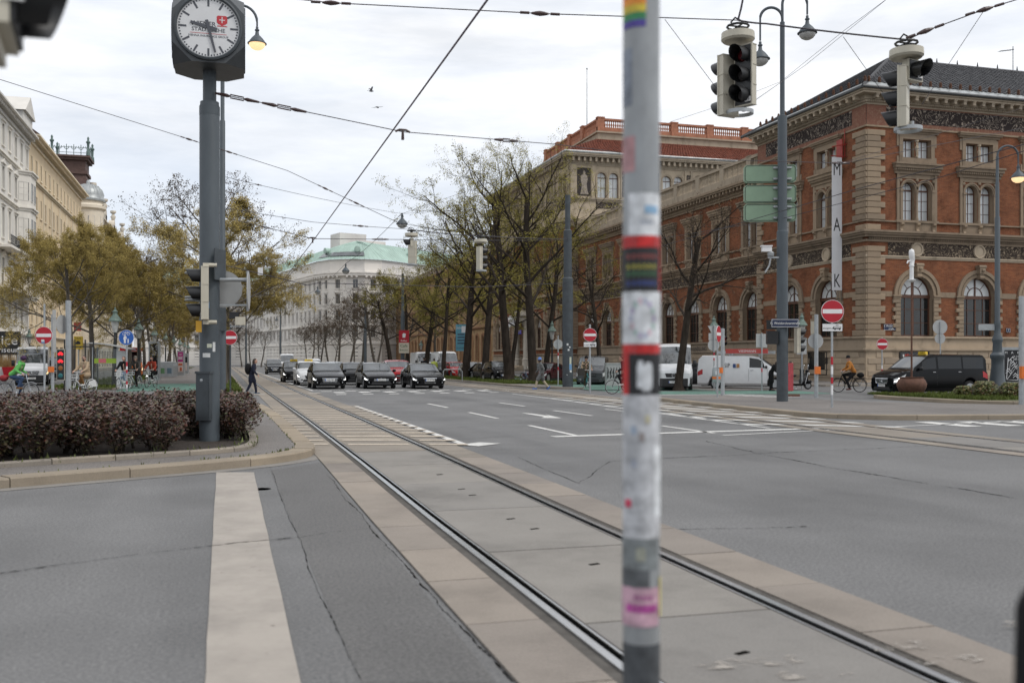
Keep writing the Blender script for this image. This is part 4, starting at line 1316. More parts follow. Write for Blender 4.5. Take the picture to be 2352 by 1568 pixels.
for F,L_,bs_ in ((FB,BL,fb),(FS,BW,sb)):
 ops = []
 for c in bs_:
  ops += top_ops(c)
  if F is FB and abs(c - fb[3]) > 1: ops += mak_ops(c)[:3]
  if F is FB and abs(c - fb[3]) < 1: ops += [(c - 1.6,c + 1.6,0.9,6.0,False),*mak_ops(c)[1:3]]
 m = F.mb(); wall(m,0,L_,0,18.3,[o for o in ops if o[3] < 18],.36,0,1)
 wall(m,0,L_,18.3,26.2,[o for o in ops if o[3] > 18],.36,1,1); m.build('brick_wall',[M_BRICK,M_STONEL],blk)
 e = (1,0) if F is FS else (0,0)
 if F is FB: L_ = L_ - 0.024
 m = F.mb(); cornice(m,0,L_,[(18.2,18.5,.15),(18.5,18.75,.35),(18.75,19.0,.55),(19.0,19.15,.62)],*e); dentils(m,0,L_,18.3,18.5,.15,.12,.14,.14)
 cornice(m,0,L_,[(21.5,21.7,.12),(21.7,21.88,.25)],*e)
 cornice(m,0,L_,[(25.9,26.1,.1),(26.1,26.3,.2),(26.3,26.85,.25),(26.85,27.05,.95),(27.05,27.35,1.05)],*e); dentils(m,0,L_,26.32,26.82,.25,.55,.26,.5)
 cornice(m,0,L_,[(3.02,3.25,.2),(2.3,2.46,.26),(0,.5,.3),(.5,2.2,.11)],*e)
 m.build('main_cornice',M_STONEL,blk)
 m = F.mb()
 xs = [0] + bs_ + [L_]
 for c in bs_: F.mb().box(c - 1.6,c + 1.6,-.03,.02,20.6,21.4).build('ornament_panel',M_SGRAF,blk)
 m = F.mb()
 for a_,b_ in zip([2.225 + bs_[0] - 4.45 * 1.0] + [0],[0]): pass
 for c in bs_:
  F.mb().box(c + 1.95,c + 2.5,-.03,.02,22.2,25.4).build('ornament_panel',M_SGRAF,blk)
 if F is FS:
  F.mb().box(.9,2.7,-.03,.02,22.1,25.6).build('figure_panel',M_SGRDK,blk)
  fg = MB(F.T @ Matrix.Translation((1.8,-.04,22.3)))      # flat light figure scratched into the dark panel
  fg.prism([(-.5,0),(.6,0),(.45,.5),(.35,1.3),(.5,1.9),(.42,2.3),(.15,2.5),(.2,2.75),(.05,2.95),(-.12,2.85),(-.12,2.5),(-.4,2.3),(-.45,1.7),(-.3,1.3),(-.35,.6)],-.012,.012,plane='XZ')
  fg.build('figure',M_SGRLT,blk)
 m = F.mb()
 pil = [(0.05,.75),(2.8,3.25)] if F is FS else [(L_ - .75,L_ - .05)]
 for a_,b_ in pil + [(c + 1.7,c + 1.9) for c in bs_] + [(c + 2.55,c + 2.75) for c in bs_]: F.mb().box(a_,b_,-.10,.02,21.88,25.9).box(a_ - .05,b_ + .05,-.14,.02,25.3,25.88).build('pilaster',M_STONEL,blk)
 for c in bs_:
  F.put(me_top,'window_surround',c)
  for dx in (-.81,.81): win(F,me_w3,me_p3,c + dx,21.95,.3,'arched_window')
  if F is FB:
   F.put(me_aed,'window_surround',c)
   for dx in (-.65,.65): win(F,me_wa,me_pa,c + dx,11.15,.3,'arched_window')
   if abs(c - fb[3]) > 1:
    F.put(me_arch,'arch_surround',c); F.put(me_key,'keystone',c); win(F,me_wg,[me_pgd,me_pgl],c,Z_SILL,.34,'arch_window')
    for i in range(9):
     zz = Z_SILL + .02 + i * .277
     if zz + .27 < Z_SPR - .28:
      for sx in (OPW,-OPW - (.62 if i % 2 == 0 else .4)): F.put(me_jl if i % 2 == 0 else me_js,'jamb_stone',c + sx,zz)
 if F is FB:
  m = F.mb(); cornice(m,0,L_,[(10.98,11.08,.12),(10.0,10.36,.45),(8.6,8.72,.1)]); m.build('string_cornice',M_STONE,blk)
  m = F.mb(); m.box(0,L_,-.035,.02,8.75,9.6); m.build('sgraffito_frieze',M_SGRAF2,blk)
  k = 0; z = 3.27
  while z < 18:
   for xx in (0.0,5.3,10.4,15.6,20.4,25.5,30.6):
    F.put(mq1 if k % 2 == 0 else mq2,'quoin',xx,z)
   z += .405; k += 1
q = quoin_mesh(1.3,.385).mesh('quoin',M_STONE)
for i in range(35): inst(q if i % 2 == 0 else msq,'quoin',blk,(0,0,3.27 + i * .405))
# portal
pc = fb[3]
m = FB.mb()
for dx in (-2.3,2.3):
 m.lathe([(.55,0.0),(.55,1.6),(.6,1.65),(.6,1.75),(.42,1.85),(.38,6.3),(.42,6.4),(.5,6.5),(.55,6.9)],14,(pc + dx,-.9,0))
m.box(pc - 2.95,pc + 2.95,-1.5,0,6.9,7.7); m.box(pc - 3.2,pc + 3.2,-1.8,0,7.7,8.0); m.box(pc - 2.95,pc + 2.95,-1.5,-.05,8.0,8.5)
m.build('portal',stone('portal_limestone',(.56,.52,.45),.75),blk,40)
m = FB.mb(); m.box(pc - 1.6,pc + 1.6,.3,.4,.9,6.0); m.build('portal_door',M_DOOR,blk)
for i in range(5):
 m = FB.mb(); m.box(pc - 3.6 + i * .25,pc + 3.6 - i * .25,-3.6 + i * .4,-1.45 if i == 4 else -3.2 + i * .4,0.13,.28 + i * .155); m.build('step',M_STONEL,blk)
# roof slopes of the main block, then the terracotta balustrade
OV = 1.05; ze = 27.4; zr = 30.1; inn = 5.0
E_ = [(-OV,-OV,ze),(BW,-OV,ze),(BW,BL + OV,ze),(-OV,BL + OV,ze)]
I_ = [(inn,3.6,zr),(BW - 5,3.6,zr),(BW - 5,BL - 9.6,zr),(inn,BL - 9.6,zr)]
m = MB(); m.add(E_ + I_,[(0,1,5,4),(3,0,4,7),(2,3,7,6),(1,2,6,5),(4,5,6,7),(0,3,2,1)]); m.build('roof',M_TILER,blk)
tiles(lp(E_[0],I_[0],.12),lp(E_[1],I_[1],.12),I_[1],I_[0],105,11,M_TILER,'roof_tiles',blk,t=.09,diamond=False)
tiles(lp(E_[3],I_[3],.12),lp(E_[0],I_[0],.12),I_[0],I_[3],85,11,M_TILER,'roof_tiles',blk,t=.09,diamond=False,seed=3)
m = MB(); m.tube([E_[3],E_[0],E_[1]],.14,6); m.build('gutter',M_LEAD,blk)
m = MB(); bx0,bx1,by0,by1 = inn + .15,BW - 5,3.75,BL - 9.8
m.box(bx0,bx1,by0,by1,zr - .6,31.0); m.box(bx0 - .25,bx1,by0 - .25,by1,31.0,31.2); m.build('roof_attic',M_STONEL,blk)
m = MB(); m.box(bx0 - .1,bx1,by0 - .1,by0 + .35,31.2,31.75); m.box(bx0 - .1,bx0 + .35,by0 + .36,by1,31.2,31.75)
m.box(bx0 - .1,bx1,by0 - .1,by0 + .3,32.65,32.9); m.box(bx0 - .1,bx0 + .3,by0 + .31,by1,32.65,32.9); m.build('terracotta_rail',M_TERRAB,blk)
q = MB(); q.lathe([(.12,0),(.07,.1),(.14,.35),(.06,.62),(.06,.7),(.13,.8),(.13,.9)],7); mbt = q.mesh('baluster',M_TERRAB,50)
q = MB(); q.box(-.45,.45,-.2,.4,31.2,32.95); q.box(-.52,.52,-.26,.46,32.9,33.05); mpt = q.mesh('balustrade_pier',M_TERRAB)
x = 0.0; k = 0
while x < bx1 - bx0:
 if k % 15 == 0: inst(mpt,'balustrade_pier',blk,(bx0 + x + .35,by0,0)); x += 1.0
 else: inst(mbt,'baluster',blk,(bx0 + x,by0 + .1,31.75)); x += .3
 k += 1
x = 0.9; k = 1
while x < by1 - by0:
 if k % 15 == 0: inst(mpt,'balustrade_pier',blk,(bx0 + .1,by0 + x + .35,0),pi / 2); x += 1.0
 else: inst(mbt,'baluster',blk,(bx0 + .1,by0 + x,31.75)); x += .3
 k += 1
m = MB(); m.cyl((0,0,0),(0,0,13),.09,.05,8); m.sphere((0,0,13.1),.14,8,6); m.build('flagpole',M_LEAD,blk,loc=(bx0 + 4.5,by0 + 16,31.0))
M_LET = mat('letter_black',(0.015,0.015,0.017),rough=0.6,var=0)
M_BANNER = mat('banner_white',(0.72,0.73,0.75),rough=0.6,var=0.06,scale=1.2)
M_REDL = mat('letter_red',(0.45,0.03,0.03),rough=0.6,var=0)
# vertical banner on the avenue front
bn = thing('banner','tall white vertical museum banner with black letters M A K hanging off the brick','banner',(MAKX - .78,MAKY + 2.2,6.45))
m = MB(); bw = 0.40
m.add([(-bw,0,0),(bw,0,0),(bw,0,9.2),(-bw,0,9.2),(-bw,.012,0),(bw,.012,0),(bw,.012,9.2),(-bw,.012,9.2)],[(0,1,2,3),(7,6,5,4),(0,3,7,4),(1,5,6,2)])
m.build('banner_cloth',M_BANNER,bn)
m = MB(); m.cyl((-.48,0,9.28),(.78,0,9.28),.03,.03,6); m.cyl((-.4,0,9.9),(.78,0,10.15),.04,.04,6); m.cyl((-.3,0,9.28),(-.3,0,9.9),.012,.012,4); m.cyl((.3,0,9.28),(.3,0,10),.012,.012,4)
m.box(.6,.64,-.02,.02,9.3,11.2); m.build('banner_bracket',mat('bracket_red',(.35,.04,.03),rough=.5,var=.1),bn)
for ch,z in (('M',8.35),('A',4.5),('K',0.62)): text(ch,1.32,M_LET,bn,(0,-.006,z),sx=.62)
m = MB()
for i in range(4): m.cyl((-.36 + i * .24,0,-1.6),(-.36 + i * .24,0,0),.01,.01,4)
m.build('banner_cords',M_GUT,bn)
# red shutters box beside banner
tag(MB().box(-.04,.04,-.32,.32,0,1.35).build('window_shutter',mat('shutter_red',(.33,.045,.035),rough=.6,var=.2),loc=(MAKX - .35,MAKY + 2.5,15.6)),'red folded shutter panel fixed on the museum wall above the white banner','shutter')
# horizontal banner over the portal
bn = thing('banner','long white banner with black and red lettering above the museum entrance','banner',(MAKX - 2.4,WY1 + BL - pc,6.3),-pi / 2)
MB().box(-3.9,3.9,-.02,.02,0,1.35).build('banner_cloth',M_BANNER,bn)
text('ICH',.95,M_LET,bn,(-3.05,-.024,.68),sx=.62); text('MAK',.95,M_REDL,bn,(-1.75,-.024,.68),sx=.62); text('ANGEWANDTE KUNST',.95,M_LET,bn,(1.5,-.024,.68),sx=.52)
m = MB(); m.cyl((-3.9,0,1.4),(3.9,0,1.4),.04,.04,6)
for x in (-3.6,3.6): m.cyl((x,0,1.4),(x,2.0,1.4),.03,.03,6)
m.build('banner_bracket',M_IRON,bn)
nl = thing('neon_letters','blue letters M A K mounted inside the dark museum entrance','sign',(MAKX - 1.2,WY1 + BL - pc,5.55),-pi / 2)
for i,ch in enumerate('MAK'): text(ch,.8,mat('neon_blue',(.05,.06,.5),rough=.3,var=0,emit=(.1,.12,1),es=.12),nl,((i - 1) * .85,-.05,0),ext=.03)
text('BUCHHANDLUNG',.55,M_LET,wing,(-0.18,WY1 - WY0 - 2.2 - 30,2.65),rot=(pi / 2,0,-pi / 2),name='lettering')
# ================================================================ left row of houses
LX = -21.5
def house(name,label,y0,y1,wm,rows,spacing,ww,eave,roofm,trim,frame,glass,ground_m=None,depth=0.3,x=LX,first=1.6,back=14,rise=4.5,pitch_in=5.0,arched=(),bands=(),corn=0.9,lintel=True):
 """street house facing the avenue; rows = [(sill z, head z)]"""
 b = thing(name,label,'building',(x,y0,0))
 F = Face(b,0,0,pi / 2); L_ = y1 - y0
 xs = []; q = first
 while q < L_ - first * .7: xs.append(q); q += spacing
 ops = []
 for (z0,z1) in rows:
  for c in xs: ops.append((c - ww / 2,c + ww / 2,z0,z1,False))
 shops = []
 q = 2.2
 while q < L_ - 2: shops.append(q); q += 4.6
 for c in shops: ops.append((c - 1.5,c + 1.5,0.4,3.4,False))
 m = F.mb(); wall(m,0,L_,0,eave,ops,depth); m.build('wall',wm,b)
 MB().box(-back,-.5,0,.3,0,eave).build('side_wall',wm,b); MB().box(-back,-.5,L_ - .3,L_,0,eave).build('side_wall',wm,b)
 m = F.mb()
 for z in bands: cornice(m,0,L_,[(z,z + .18,.16),(z + .18,z + .34,.34)])
 m.build('string_cornice',trim,b)
 m = F.mb(); cornice(m,0,L_,[(eave - .9,eave - .5,.2),(eave - .5,eave - .2,corn * .6),(eave - .2,eave,corn)]); dentils(m,0,L_,eave - .5,eave - .22,.2,corn * .55,.3,.55); m.build('main_cornice',trim,b)
 for i,(z0,z1) in enumerate(rows):
  mw,mp = sash(ww,z1 - z0,2,3,mat_=frame,glass=glass[i % len(glass)],fr=.06)
  q = MB()
  for sx in (-1,1): q.box(min(sx * ww / 2,sx * (ww / 2 + .16)),max(sx * ww / 2,sx * (ww / 2 + .16)),-.06,.021,z0 - .05,z1 + (.05 if lintel else 0))
  q.box(-ww / 2 - .2,ww / 2 + .2,-.14,.02,z0 - .14,z0)
  if lintel:
   q.box(-ww / 2 - .25,ww / 2 + .25,-.08,.02,z1,z1 + .25); q.box(-ww / 2 - .32,ww / 2 + .32,-.24,.02,z1 + .25,z1 + .38)
   if i % 2 == 1: q.prism([(-ww / 2 - .32,z1 + .38),(ww / 2 + .32,z1 + .38),(0,z1 + .85)],-.2,.02,plane='XZ')
  me = q.mesh('window_surround',trim)
  for c in xs: F.put(me,'window_surround',c); win(F,mw,mp,c,z0,depth - .08)
 mw,mp = sash(3.0,3.0,3,2,mat_=M_DOOR,glass=M_GLASSD,name='shop_window')
 for c in shops: win(F,mw,mp,c,.4,depth - .08,'shop_window')
 m = MB(); e = .5
 m.add([(corn,-.0,eave),(corn,L_,eave),(-pitch_in,L_,eave + rise),(-pitch_in,0,eave + rise),(-back,0,eave + rise),(-back,L_,eave + rise),(-back,0,eave),(-back,L_,eave)],[(0,1,2,3),(3,2,5,4),(4,5,7,6),(0,3,4,6),(1,7,5,2)])
 m.build('roof',roofm,b)
 return b,F,xs
M_SLATE = mat('roof_slate',(0.075,0.08,0.088),rough=.6,var=.25,scale=1.5)
M_ROOFBR = mat('roof_brown_tile',(0.10,0.06,0.05),rough=.8,var=.3,scale=2)
GL = [M_GLASSD,M_GLASSM,M_GLASSD]
whb,FWH,xs = house('apartment_house','white stucco apartment house with bay window and iron balcony at the far left',92,128,M_WHITEW,
 [(5.6,7.9),(9.9,12.2),(14.3,17.4),(19.3,21.6),(23.8,26.0)],3.3,1.15,27.7,M_SLATE,M_WHITEW,M_WWHITE,GL,bands=(4.3,8.9,13.2,18.2,22.6),corn=1.1)
# projecting bay near its far end, balconies, gable
bay_m = FWH.mb(); yb = 31.2
def bayring(z): return [(yb - 2.6,0,z),(yb - 1.7,-1.25,z),(yb + 1.7,-1.25,z),(yb + 2.6,0,z)]
for z0,z1 in ((8.4,22.4),):
 a,b_ = bayring(z0),bayring(z1)
 bay_m.add(a + b_,[(0,1,5,4),(1,2,6,5),(2,3,7,6),(0,3,2,1),(4,5,6,7)])
for z in (8.3,13.2,18.2,22.2):
 for e,h0,h1 in ((.14,0,.25),(.3,.25,.42)):
  a = [(yb - 2.6 - e,0,z + h0),(yb - 1.7 - e * .6,-1.25 - e,z + h0),(yb + 1.7 + e * .6,-1.25 - e,z + h0),(yb + 2.6 + e,0,z + h0)]
  b_ = [(p[0],p[1],z + h1) for p in a]
  bay_m.add(a + b_,[(0,1,5,4),(1,2,6,5),(2,3,7,6),(0,3,2,1),(4,5,6,7)])
bay_m.build('bay_window',M_WHITEW,whb)
for (z0,z1) in ((9.9,12.2),(14.3,17.4),(19.3,21.4)):
 mw,mp = sash(1.2,z1 - z0,2,3,mat_=M_WWHITE,glass=M_GLASSD,fr=.06)
 for dx in (-.85,.85): win(FWH,mw,mp,yb + dx,z0,-1.31)
 o = FWH.put(mw,'window',yb - 2.16,z0,-.67); o.rotation_euler = (0,0,pi / 2 - .95); inst(mp,'pane',o)
m = FWH.mb(); m.box(18,28.2,-1.4,0,13.0,13.25); m.build('balcony_slab',M_WHITEW,whb)
m = FWH.mb()
for i in range(48): m.box(18 + i * .213,18.025 + i * .213,-1.38,-1.355,13.25,14.25)
m.box(18,28.2,-1.4,-1.34,14.2,14.27); m.box(18,28.2,-1.4,-1.34,13.35,13.4); m.box(28.15,28.2,-1.4,0,13.25,14.27); m.build('balcony_railing',M_IRON,whb)
m = FWH.mb(); m.box(14,34,-1.5,0,8.7,8.95)
for i in range(9): m.box(14 + i * 2.45,14.4 + i * 2.45,-1.5,-1.25,8.95,10.0)
m.box(14,34,-1.48,-1.3,9.85,10.02); m.box(14,34,-1.45,-1.36,8.95,9.8); m.build('balcony_parapet',M_CREAM,whb)
m = FWH.mb(); m.box(29.0,34.6,-.6,2,27.7,29.3); m.prism([(28.7,29.3),(34.9,29.3),(31.8,31.4)],-.9,4,plane='XZ'); m.build('gable',M_WHITEW,whb)
yeb,FY,xs = house('apartment_house','plain pale yellow apartment house with deep window openings beside the white house',128.02,174,M_YELLOW,
 [(6.0,8.2),(10.4,12.7),(14.7,17.1),(19.2,21.5),(23.9,25.9)],3.25,1.05,28.2,M_ROOFBR,M_YELLOWL,mat('frame_tan',(.30,.22,.14),rough=.6,var=.1),[M_GLASSM],bands=(4.4,13.3,22.9),corn=1.2,depth=.45,lintel=False)
for i in range(7):
 FY.mb().box(1.0 + i * 6.5 + 2.0,1.0 + i * 6.5 + 2.5,-.12,.02,4.8,22.7).build('wall_pilaster',M_YELLOWL,yeb)
# corner house with round bay, dome and mansard tower
cob,FC,xs = house('corner_house','ornate cream corner house with round domed bay and dark mansard tower',184,272,M_CREAM,
 [(6.0,8.6),(10.8,13.4),(15.2,17.6),(19.8,21.8),(24.0,26.2)],3.6,1.3,27.8,M_SLATE,M_CREAM,M_WWHITE,[M_GLASSM],bands=(4.5,9.6,14.2,18.6,22.8),corn=1.1,rise=3.5)
q = MB()
q.lathe([(2.5,4.5),(2.5,9.5),(2.8,9.6),(2.8,9.9),(2.5,10),(2.5,18.4),(2.85,18.6),(2.85,19.0),(2.5,19.1),(2.5,22.7),(2.9,22.9),(2.9,23.3),(2.5,23.4),(2.5,27.2),(2.9,27.5),(2.9,28.0),(2.4,28.3),(2.4,28.8)],24,(-.2,.5,0))
q.build('round_bay',M_CREAM,cob,35)
q = MB(); q.lathe([(2.7,28.8),(2.75,29.1),(2.5,29.3),(2.55,29.9),(2.3,30.7),(1.7,31.4),(.8,31.75),(.3,31.85),(.3,32.3),(.0,32.6)],24,(-.2,.5,0))
for i in range(24):
 a = 2 * pi * i / 24; q.tube([(-.2 + cos(a) * r,.5 + sin(a) * r,z) for r,z in ((2.55,29.9),(2.3,30.7),(1.7,31.4),(.8,31.75))],.05,4)
q.build('dome',M_LEAD,cob,60)
mw,mp = sash(1.1,2.1,2,2,mat_=M_WWHITE,glass=M_GLASSD)
for a in (-1.25,-.35,.5):
 for z in (24.1,19.6,14.9,10.6):
  w = inst(mw,'window',cob,(-.2 + cos(a) * 2.48,.5 + sin(a) * 2.48,z),a + pi / 2); inst(mp,'pane',w)
tw0,tw1,tv0,tv1 = -6.3,-.5,3.0,9.0   # tower
def frus(q,x0,x1,y0,y1,z0,z1,d): q.add([(x0,y0,z0),(x1,y0,z0),(x1,y1,z0),(x0,y1,z0),(x0 + d,y0 + d,z1),(x1 - d,y0 + d,z1),(x1 - d,y1 - d,z1),(x0 + d,y1 - d,z1)],[(0,1,5,4),(1,2,6,5),(2,3,7,6),(3,0,4,7),(4,5,6,7)])
MB().box(tw0,tw1,tv0,tv1,27.5,30.5).build('tower_base',M_CREAM,cob)
q = MB(); frus(q,tw0 - .3,tw1 + .3,tv0 - .3,tv1 + .3,30.5,34.0,.8); q.build('mansard_roof',M_ROOFBR,cob)
q = MB(); q.box(tw0 + .2,tw1 - .2,tv0 + .2,tv1 - .2,34.0,34.5); q.box(tw0 + .5,tw1 - .5,tv0 + .5,tv1 - .5,34.5,36.4); q.box(tw0,tw1,tv0,tv1,36.4,36.8); q.box(tw0 - .3,tw1 + .3,tv0 - .3,tv1 + .3,36.8,37.15); q.build('tower_top',M_ROOFBR,cob)
M_VERDD = mat('verdigris_dark',(.10,.15,.14),rough=.7,var=.3)
for x in (tw0,tw1):
 for y in (tv0,tv1):
  MB().lathe([(.35,37.15),(.3,38.0),(.18,38.1),(.22,39.2),(.4,39.5),(.15,39.8),(.2,40.2),(0,40.5)],8,(x,y,0)).build('tower_finial',M_VERDD,cob,50)
q = MB()
for i in range(6):
 x = tw0 + i * (tw1 - tw0) / 5; q.tube([(x,tv0,37.1),(x,tv0,39.0)],.06,5); q.tube([(x - .4,tv0,38.7),(x - .3,tv0,38.3),(x,tv0,38.1),(x + .3,tv0,38.3),(x + .4,tv0,38.7)],.06,5)
 y = tv0 + i * (tv1 - tv0) / 5; q.tube([(tw1,y,37.1),(tw1,y,38.9)],.06,5)
for z in (38.5,37.6): q.tube([(tw0,tv0,z),(tw1,tv0,z),(tw1,tv1,z)],.05,5)
q.build('roof_cresting',M_VERDD,cob)
for y in (5.5,9.0,24,40,60):
 q = MB(); q.box(-1.2,.3,y - 1.6,y + 1.6,27.8,29.8); q.lathe([(1.2,-.8),(1.2,.3)],12,(0,y,29.8),axis='X'); q.lathe([(.3,31),(.55,31.6),(.2,32.2),(.6,32.5),(.6,32.9),(0,33)],8,(0,y,0)); q.build('roof_ornament',M_CREAM,cob,50)
# sign boards, awnings on the ground floors
M_BLKS = mat('sign_black',(.012,.012,.013),rough=.4,var=0)
s = thing('shop_sign','black projecting hairdresser sign with white lettering at the left edge','sign',P(6,788,92.5),0.18)
MB().box(-1.5,1.5,-.08,.08,-1.1,1.1).build('sign_box',M_BLKS,s)
text('ice',1.25,M_BANNER,s,(.55,-.09,.25)); text('Friseur',.72,M_BANNER,s,(.28,-.09,-.62))
s = thing('shop_sign','red framed white projecting shop sign on the white house front','sign',P(117,770,112),0.18)
MB().box(-.5,.5,-.08,.08,-.65,.65).build('sign_box',M_REDL,s); MB().box(-.38,.38,-.1,-.082,-.54,.54).build('sign_face',M_BANNER,s)
for z in (.28,0,-.28): MB().box(-.25,.25,-.115,-.105,z - .05,z + .05).build('sign_line',M_REDL,s)
for u,v,lab in ((153,742,'red awning above the shop row on the yellow house'),(178,750,'dark red square sign hanging from the yellow house front')):
 tag(MB().box(-.42,.42,-.3,.3,-.55,.55).build('awning',mat('awning_red',(.30,.05,.045),rough=.7,var=.15),loc=P(u,v,128)),lab,'awning')
tag(MB().prism([(0,0),(1.6,-.9),(1.6,-1.0),(0,-.35)],0,5,plane='XZ').build('awning',mat('awning_grey',(.09,.085,.08),rough=.7,var=.2),loc=(LX,104,4.0)),'dark grey sloping shop awning on the white house ground floor','awning')

# ================================================================ ochre brick building beyond the museum
OY0,OY1 = 155.0,252.0
och = thing('ochre_building','ochre brick arts school building with terracotta arches beyond the museum','building',(MAKX + 1.5,OY0,0))
FO = Face(och,0,OY1 - OY0,-pi / 2); OL = OY1 - OY0
M_TERRAD = stone('terracotta_trim',(.34,.20,.12),.7)
ops = []; xs = [2.2 + i * 4.05 for i in range(24)]
xs = [c for c in xs if c < OL - 1.5]
for c in xs: ops += [(c - .75,c + .75,1.6,5.2,True),(c - .62,c + .62,8.6,11.4,False),(c - .62,c + .62,13.6,16.6,True)]
m = FO.mb(); wall(m,0,OL,0,19.2,ops,.35); m.build('brick_wall',M_OCHRE,och)
m = FO.mb(); wall(MB(),0,1,0,1,[]); m.box(0,OL,-.25,.02,0,1.2); cornice(m,0,OL,[(7.0,7.2,.15),(7.2,7.5,.4),(12.3,12.6,.3),(18.4,18.8,.3),(18.8,19.1,.7),(19.1,19.3,.9)]); dentils(m,0,OL,18.5,18.78,.3,.3,.2,.3); m.build('terracotta_cornice',M_TERRAD,och)
q = MB()
for r0,r1,y in ((.75,.95,-.12),(.94,1.1,-.2)): arch_ring(q,0,5.2,r0,r1,y,.02,12)
for x in (-1.05,.8): q.box(x,x + .25,-.18,.021,1.2,5.3)
meo = [(q.mesh('window_surround',M_TERRAD),'window_surround')]
meo.append((MB().box(-.85,.85,-.12,.02,8.3,8.6).mesh('window_sill',M_TERRAD),'window_sill')); meo.append((MB().box(-.95,.95,-.2,.02,11.5,11.75).mesh('window_lintel',M_TERRAD),'window_lintel'))
q = MB(); arch_ring(q,0,16.6,.62,.85,-.1,.02,12); meo.append((q.mesh('window_arch',M_TERRAD),'window_arch'))
mwa,mpa = sash(1.5,3.6,2,3,arch=True,mat_=M_WFRAME,glass=M_GLASSD,name='arched_window'); mwb,mpb = sash(1.24,2.8,2,2,mat_=M_WFRAME,glass=M_GLASSD); mwc,mpc = sash(1.24,3.0,2,2,arch=True,mat_=M_WFRAME,glass=M_GLASSD,name='arched_window')
for c in xs:
 for me_,nm_ in meo: FO.put(me_,nm_,c)
 win(FO,mwa,mpa,c,1.6,.28,'arched_window'); win(FO,mwb,mpb,c,8.6,.28); win(FO,mwc,mpc,c,13.6,.28,'arched_window')
for x in (OL - 1.2,OL * .62,OL * .3,.2): FO.mb().box(x,x + .9,-.3,.02,1.2,18.4).build('wall_pilaster',M_OCHRE,och)
m = MB(); m.add([(-.9,0,19.3),(-.9,OL,19.3),(6,OL - 6,23.5),(6,6,23.5),(16,OL,19.3),(16,0,19.3)],[(0,1,2,3),(0,3,5),(1,4,2),(3,2,4,5)]); m.build('roof',M_ROOFBR,och)
FO2 = Face(och,0,0,0); m = FO2.mb(); wall(m,0,20,0,19.2,[],.3); m.build('brick_wall',M_OCHRE,och)

# ================================================================ government block closing the avenue
pts = [Vector(q) for q in ((-120,316),(-87,324),(-49.5,252.5),(-45.5,247.8),(-41,246.2),(-36.5,246.4),(-32.5,248.5),(-8,285))]
pts = [GU(UC + FPX * p[0] / p[1],p[1]) for p in pts]
gov = thing('government_building','long pale grey government building with green copper roof closing the avenue','building',pts[4])
gl = pts[4]
def seg(i):
 a,b = pts[i] - gl,pts[i + 1] - gl
 return a,b
EV = 26.6
mwg,mpg = sash(1.35,2.5,2,2,mat_=M_WWHITE,glass=M_GLASSM,fr=.09)
q = MB(); q.box(-.95,.95,-.14,.02,-.25,0); q.box(-1.0,1.0,-.2,.02,2.75,2.95); q.box(-.9,-.68,-.08,.021,-.1,2.8); q.box(.68,.9,-.08,.021,-.1,2.8); mgs = q.mesh('window_surround',M_GOV)
for i in range(len(pts) - 1):
 a,b = seg(i); d = b - a; L_ = d.length; ang = atan2(d.y,d.x)
 F = Face(gov,a.x,a.y,ang)
 n = max(1,round(L_ / 4.1)); sp_ = L_ / n
 rows = [(2.2,4.7),(7.3,9.8),(11.6,14.1),(15.6,18.1),(19.4,21.6)]
 ops = [(sp_ * (k + .5) - .675,sp_ * (k + .5) + .675,z0,z1,False) for k in range(n) for z0,z1 in rows]
 m = F.mb(); wall(m,0,L_,0,EV,ops,.3); m.build('wall',M_GOV,gov)
 for k in range(n):
  for z0,z1 in rows:
   w = F.put(mgs,'window_surround',sp_ * (k + .5),z0)
   win(F,mwg,mpg,sp_ * (k + .5),z0,.22)
  if n > 1 and k % 2 == 0:
   F.mb().box(sp_ * k - .45,sp_ * k + .45,-.14,.02,10.6,21.9).build('wall_pilaster',M_GOV,gov)
 m = F.mb(); cornice(m,-.3,L_ + .3,[(5.6,6.0,.3),(10.2,10.6,.35),(22.2,22.5,.3),(22.5,23.1,.9),(23.1,23.4,1.1)])
 for k in range(int(L_ / 1.2)): m.box(k * 1.2,k * 1.2 + .5,-.85,-.28,22.1,22.5)
 for z in (1.0,1.9,2.8,3.7,4.6): m.box(0,L_,-.06,.02,z,z + .7)
 m.build('cornice',M_GOV,gov)
def inset(k,dz,d):
 out = []
 for i,p in enumerate(pts):
  t = (pts[min(i + 1,len(pts) - 1)] - pts[max(i - 1,0)]).normalized(); n_ = Vector((-t.y,t.x,0))
  out.append((p - gl) + n_ * d + Vector((0,0,dz)))
 return out
r0,r1,r2 = inset(0,EV,-.6),inset(0,EV + 3.6,3.8),inset(0,EV + 5.4,9)
m = MB(); n = len(pts)
m.add(r0 + r1 + r2,[(i,i + 1,n + i + 1,n + i) for i in range(n - 1)] + [(n + i,n + i + 1,2 * n + i + 1,2 * n + i) for i in range(n - 1)]); m.build('copper_roof',M_COPPER,gov,60)
m = MB()
for i in range(n - 1):
 L_ = (r0[i + 1] - r0[i]).length; k = max(1,int(L_ / 1.0))
 for j in range(k):
  t = j / k; a,b,c = r0[i].lerp(r0[i + 1],t),r1[i].lerp(r1[i + 1],t),r2[i].lerp(r2[i + 1],t)
  m.tube([a,b,c],.07,4)
o = m.build('roof_seam',M_COPPER,gov); o['kind'] = 'stuff'
m = MB()
for i in range(2,5):
 a,b = r0[i].lerp(r1[i],.22),r0[i + 1].lerp(r1[i + 1],.22); c,d = r0[i + 1].lerp(r1[i + 1],.52),r0[i].lerp(r1[i],.52)
 dn = Vector((0,-.25,.12)); m.add([a + dn,b + dn,c + dn,d + dn],[(0,1,2,3)])
m.build('roof_window_band',M_GLASSM,gov)
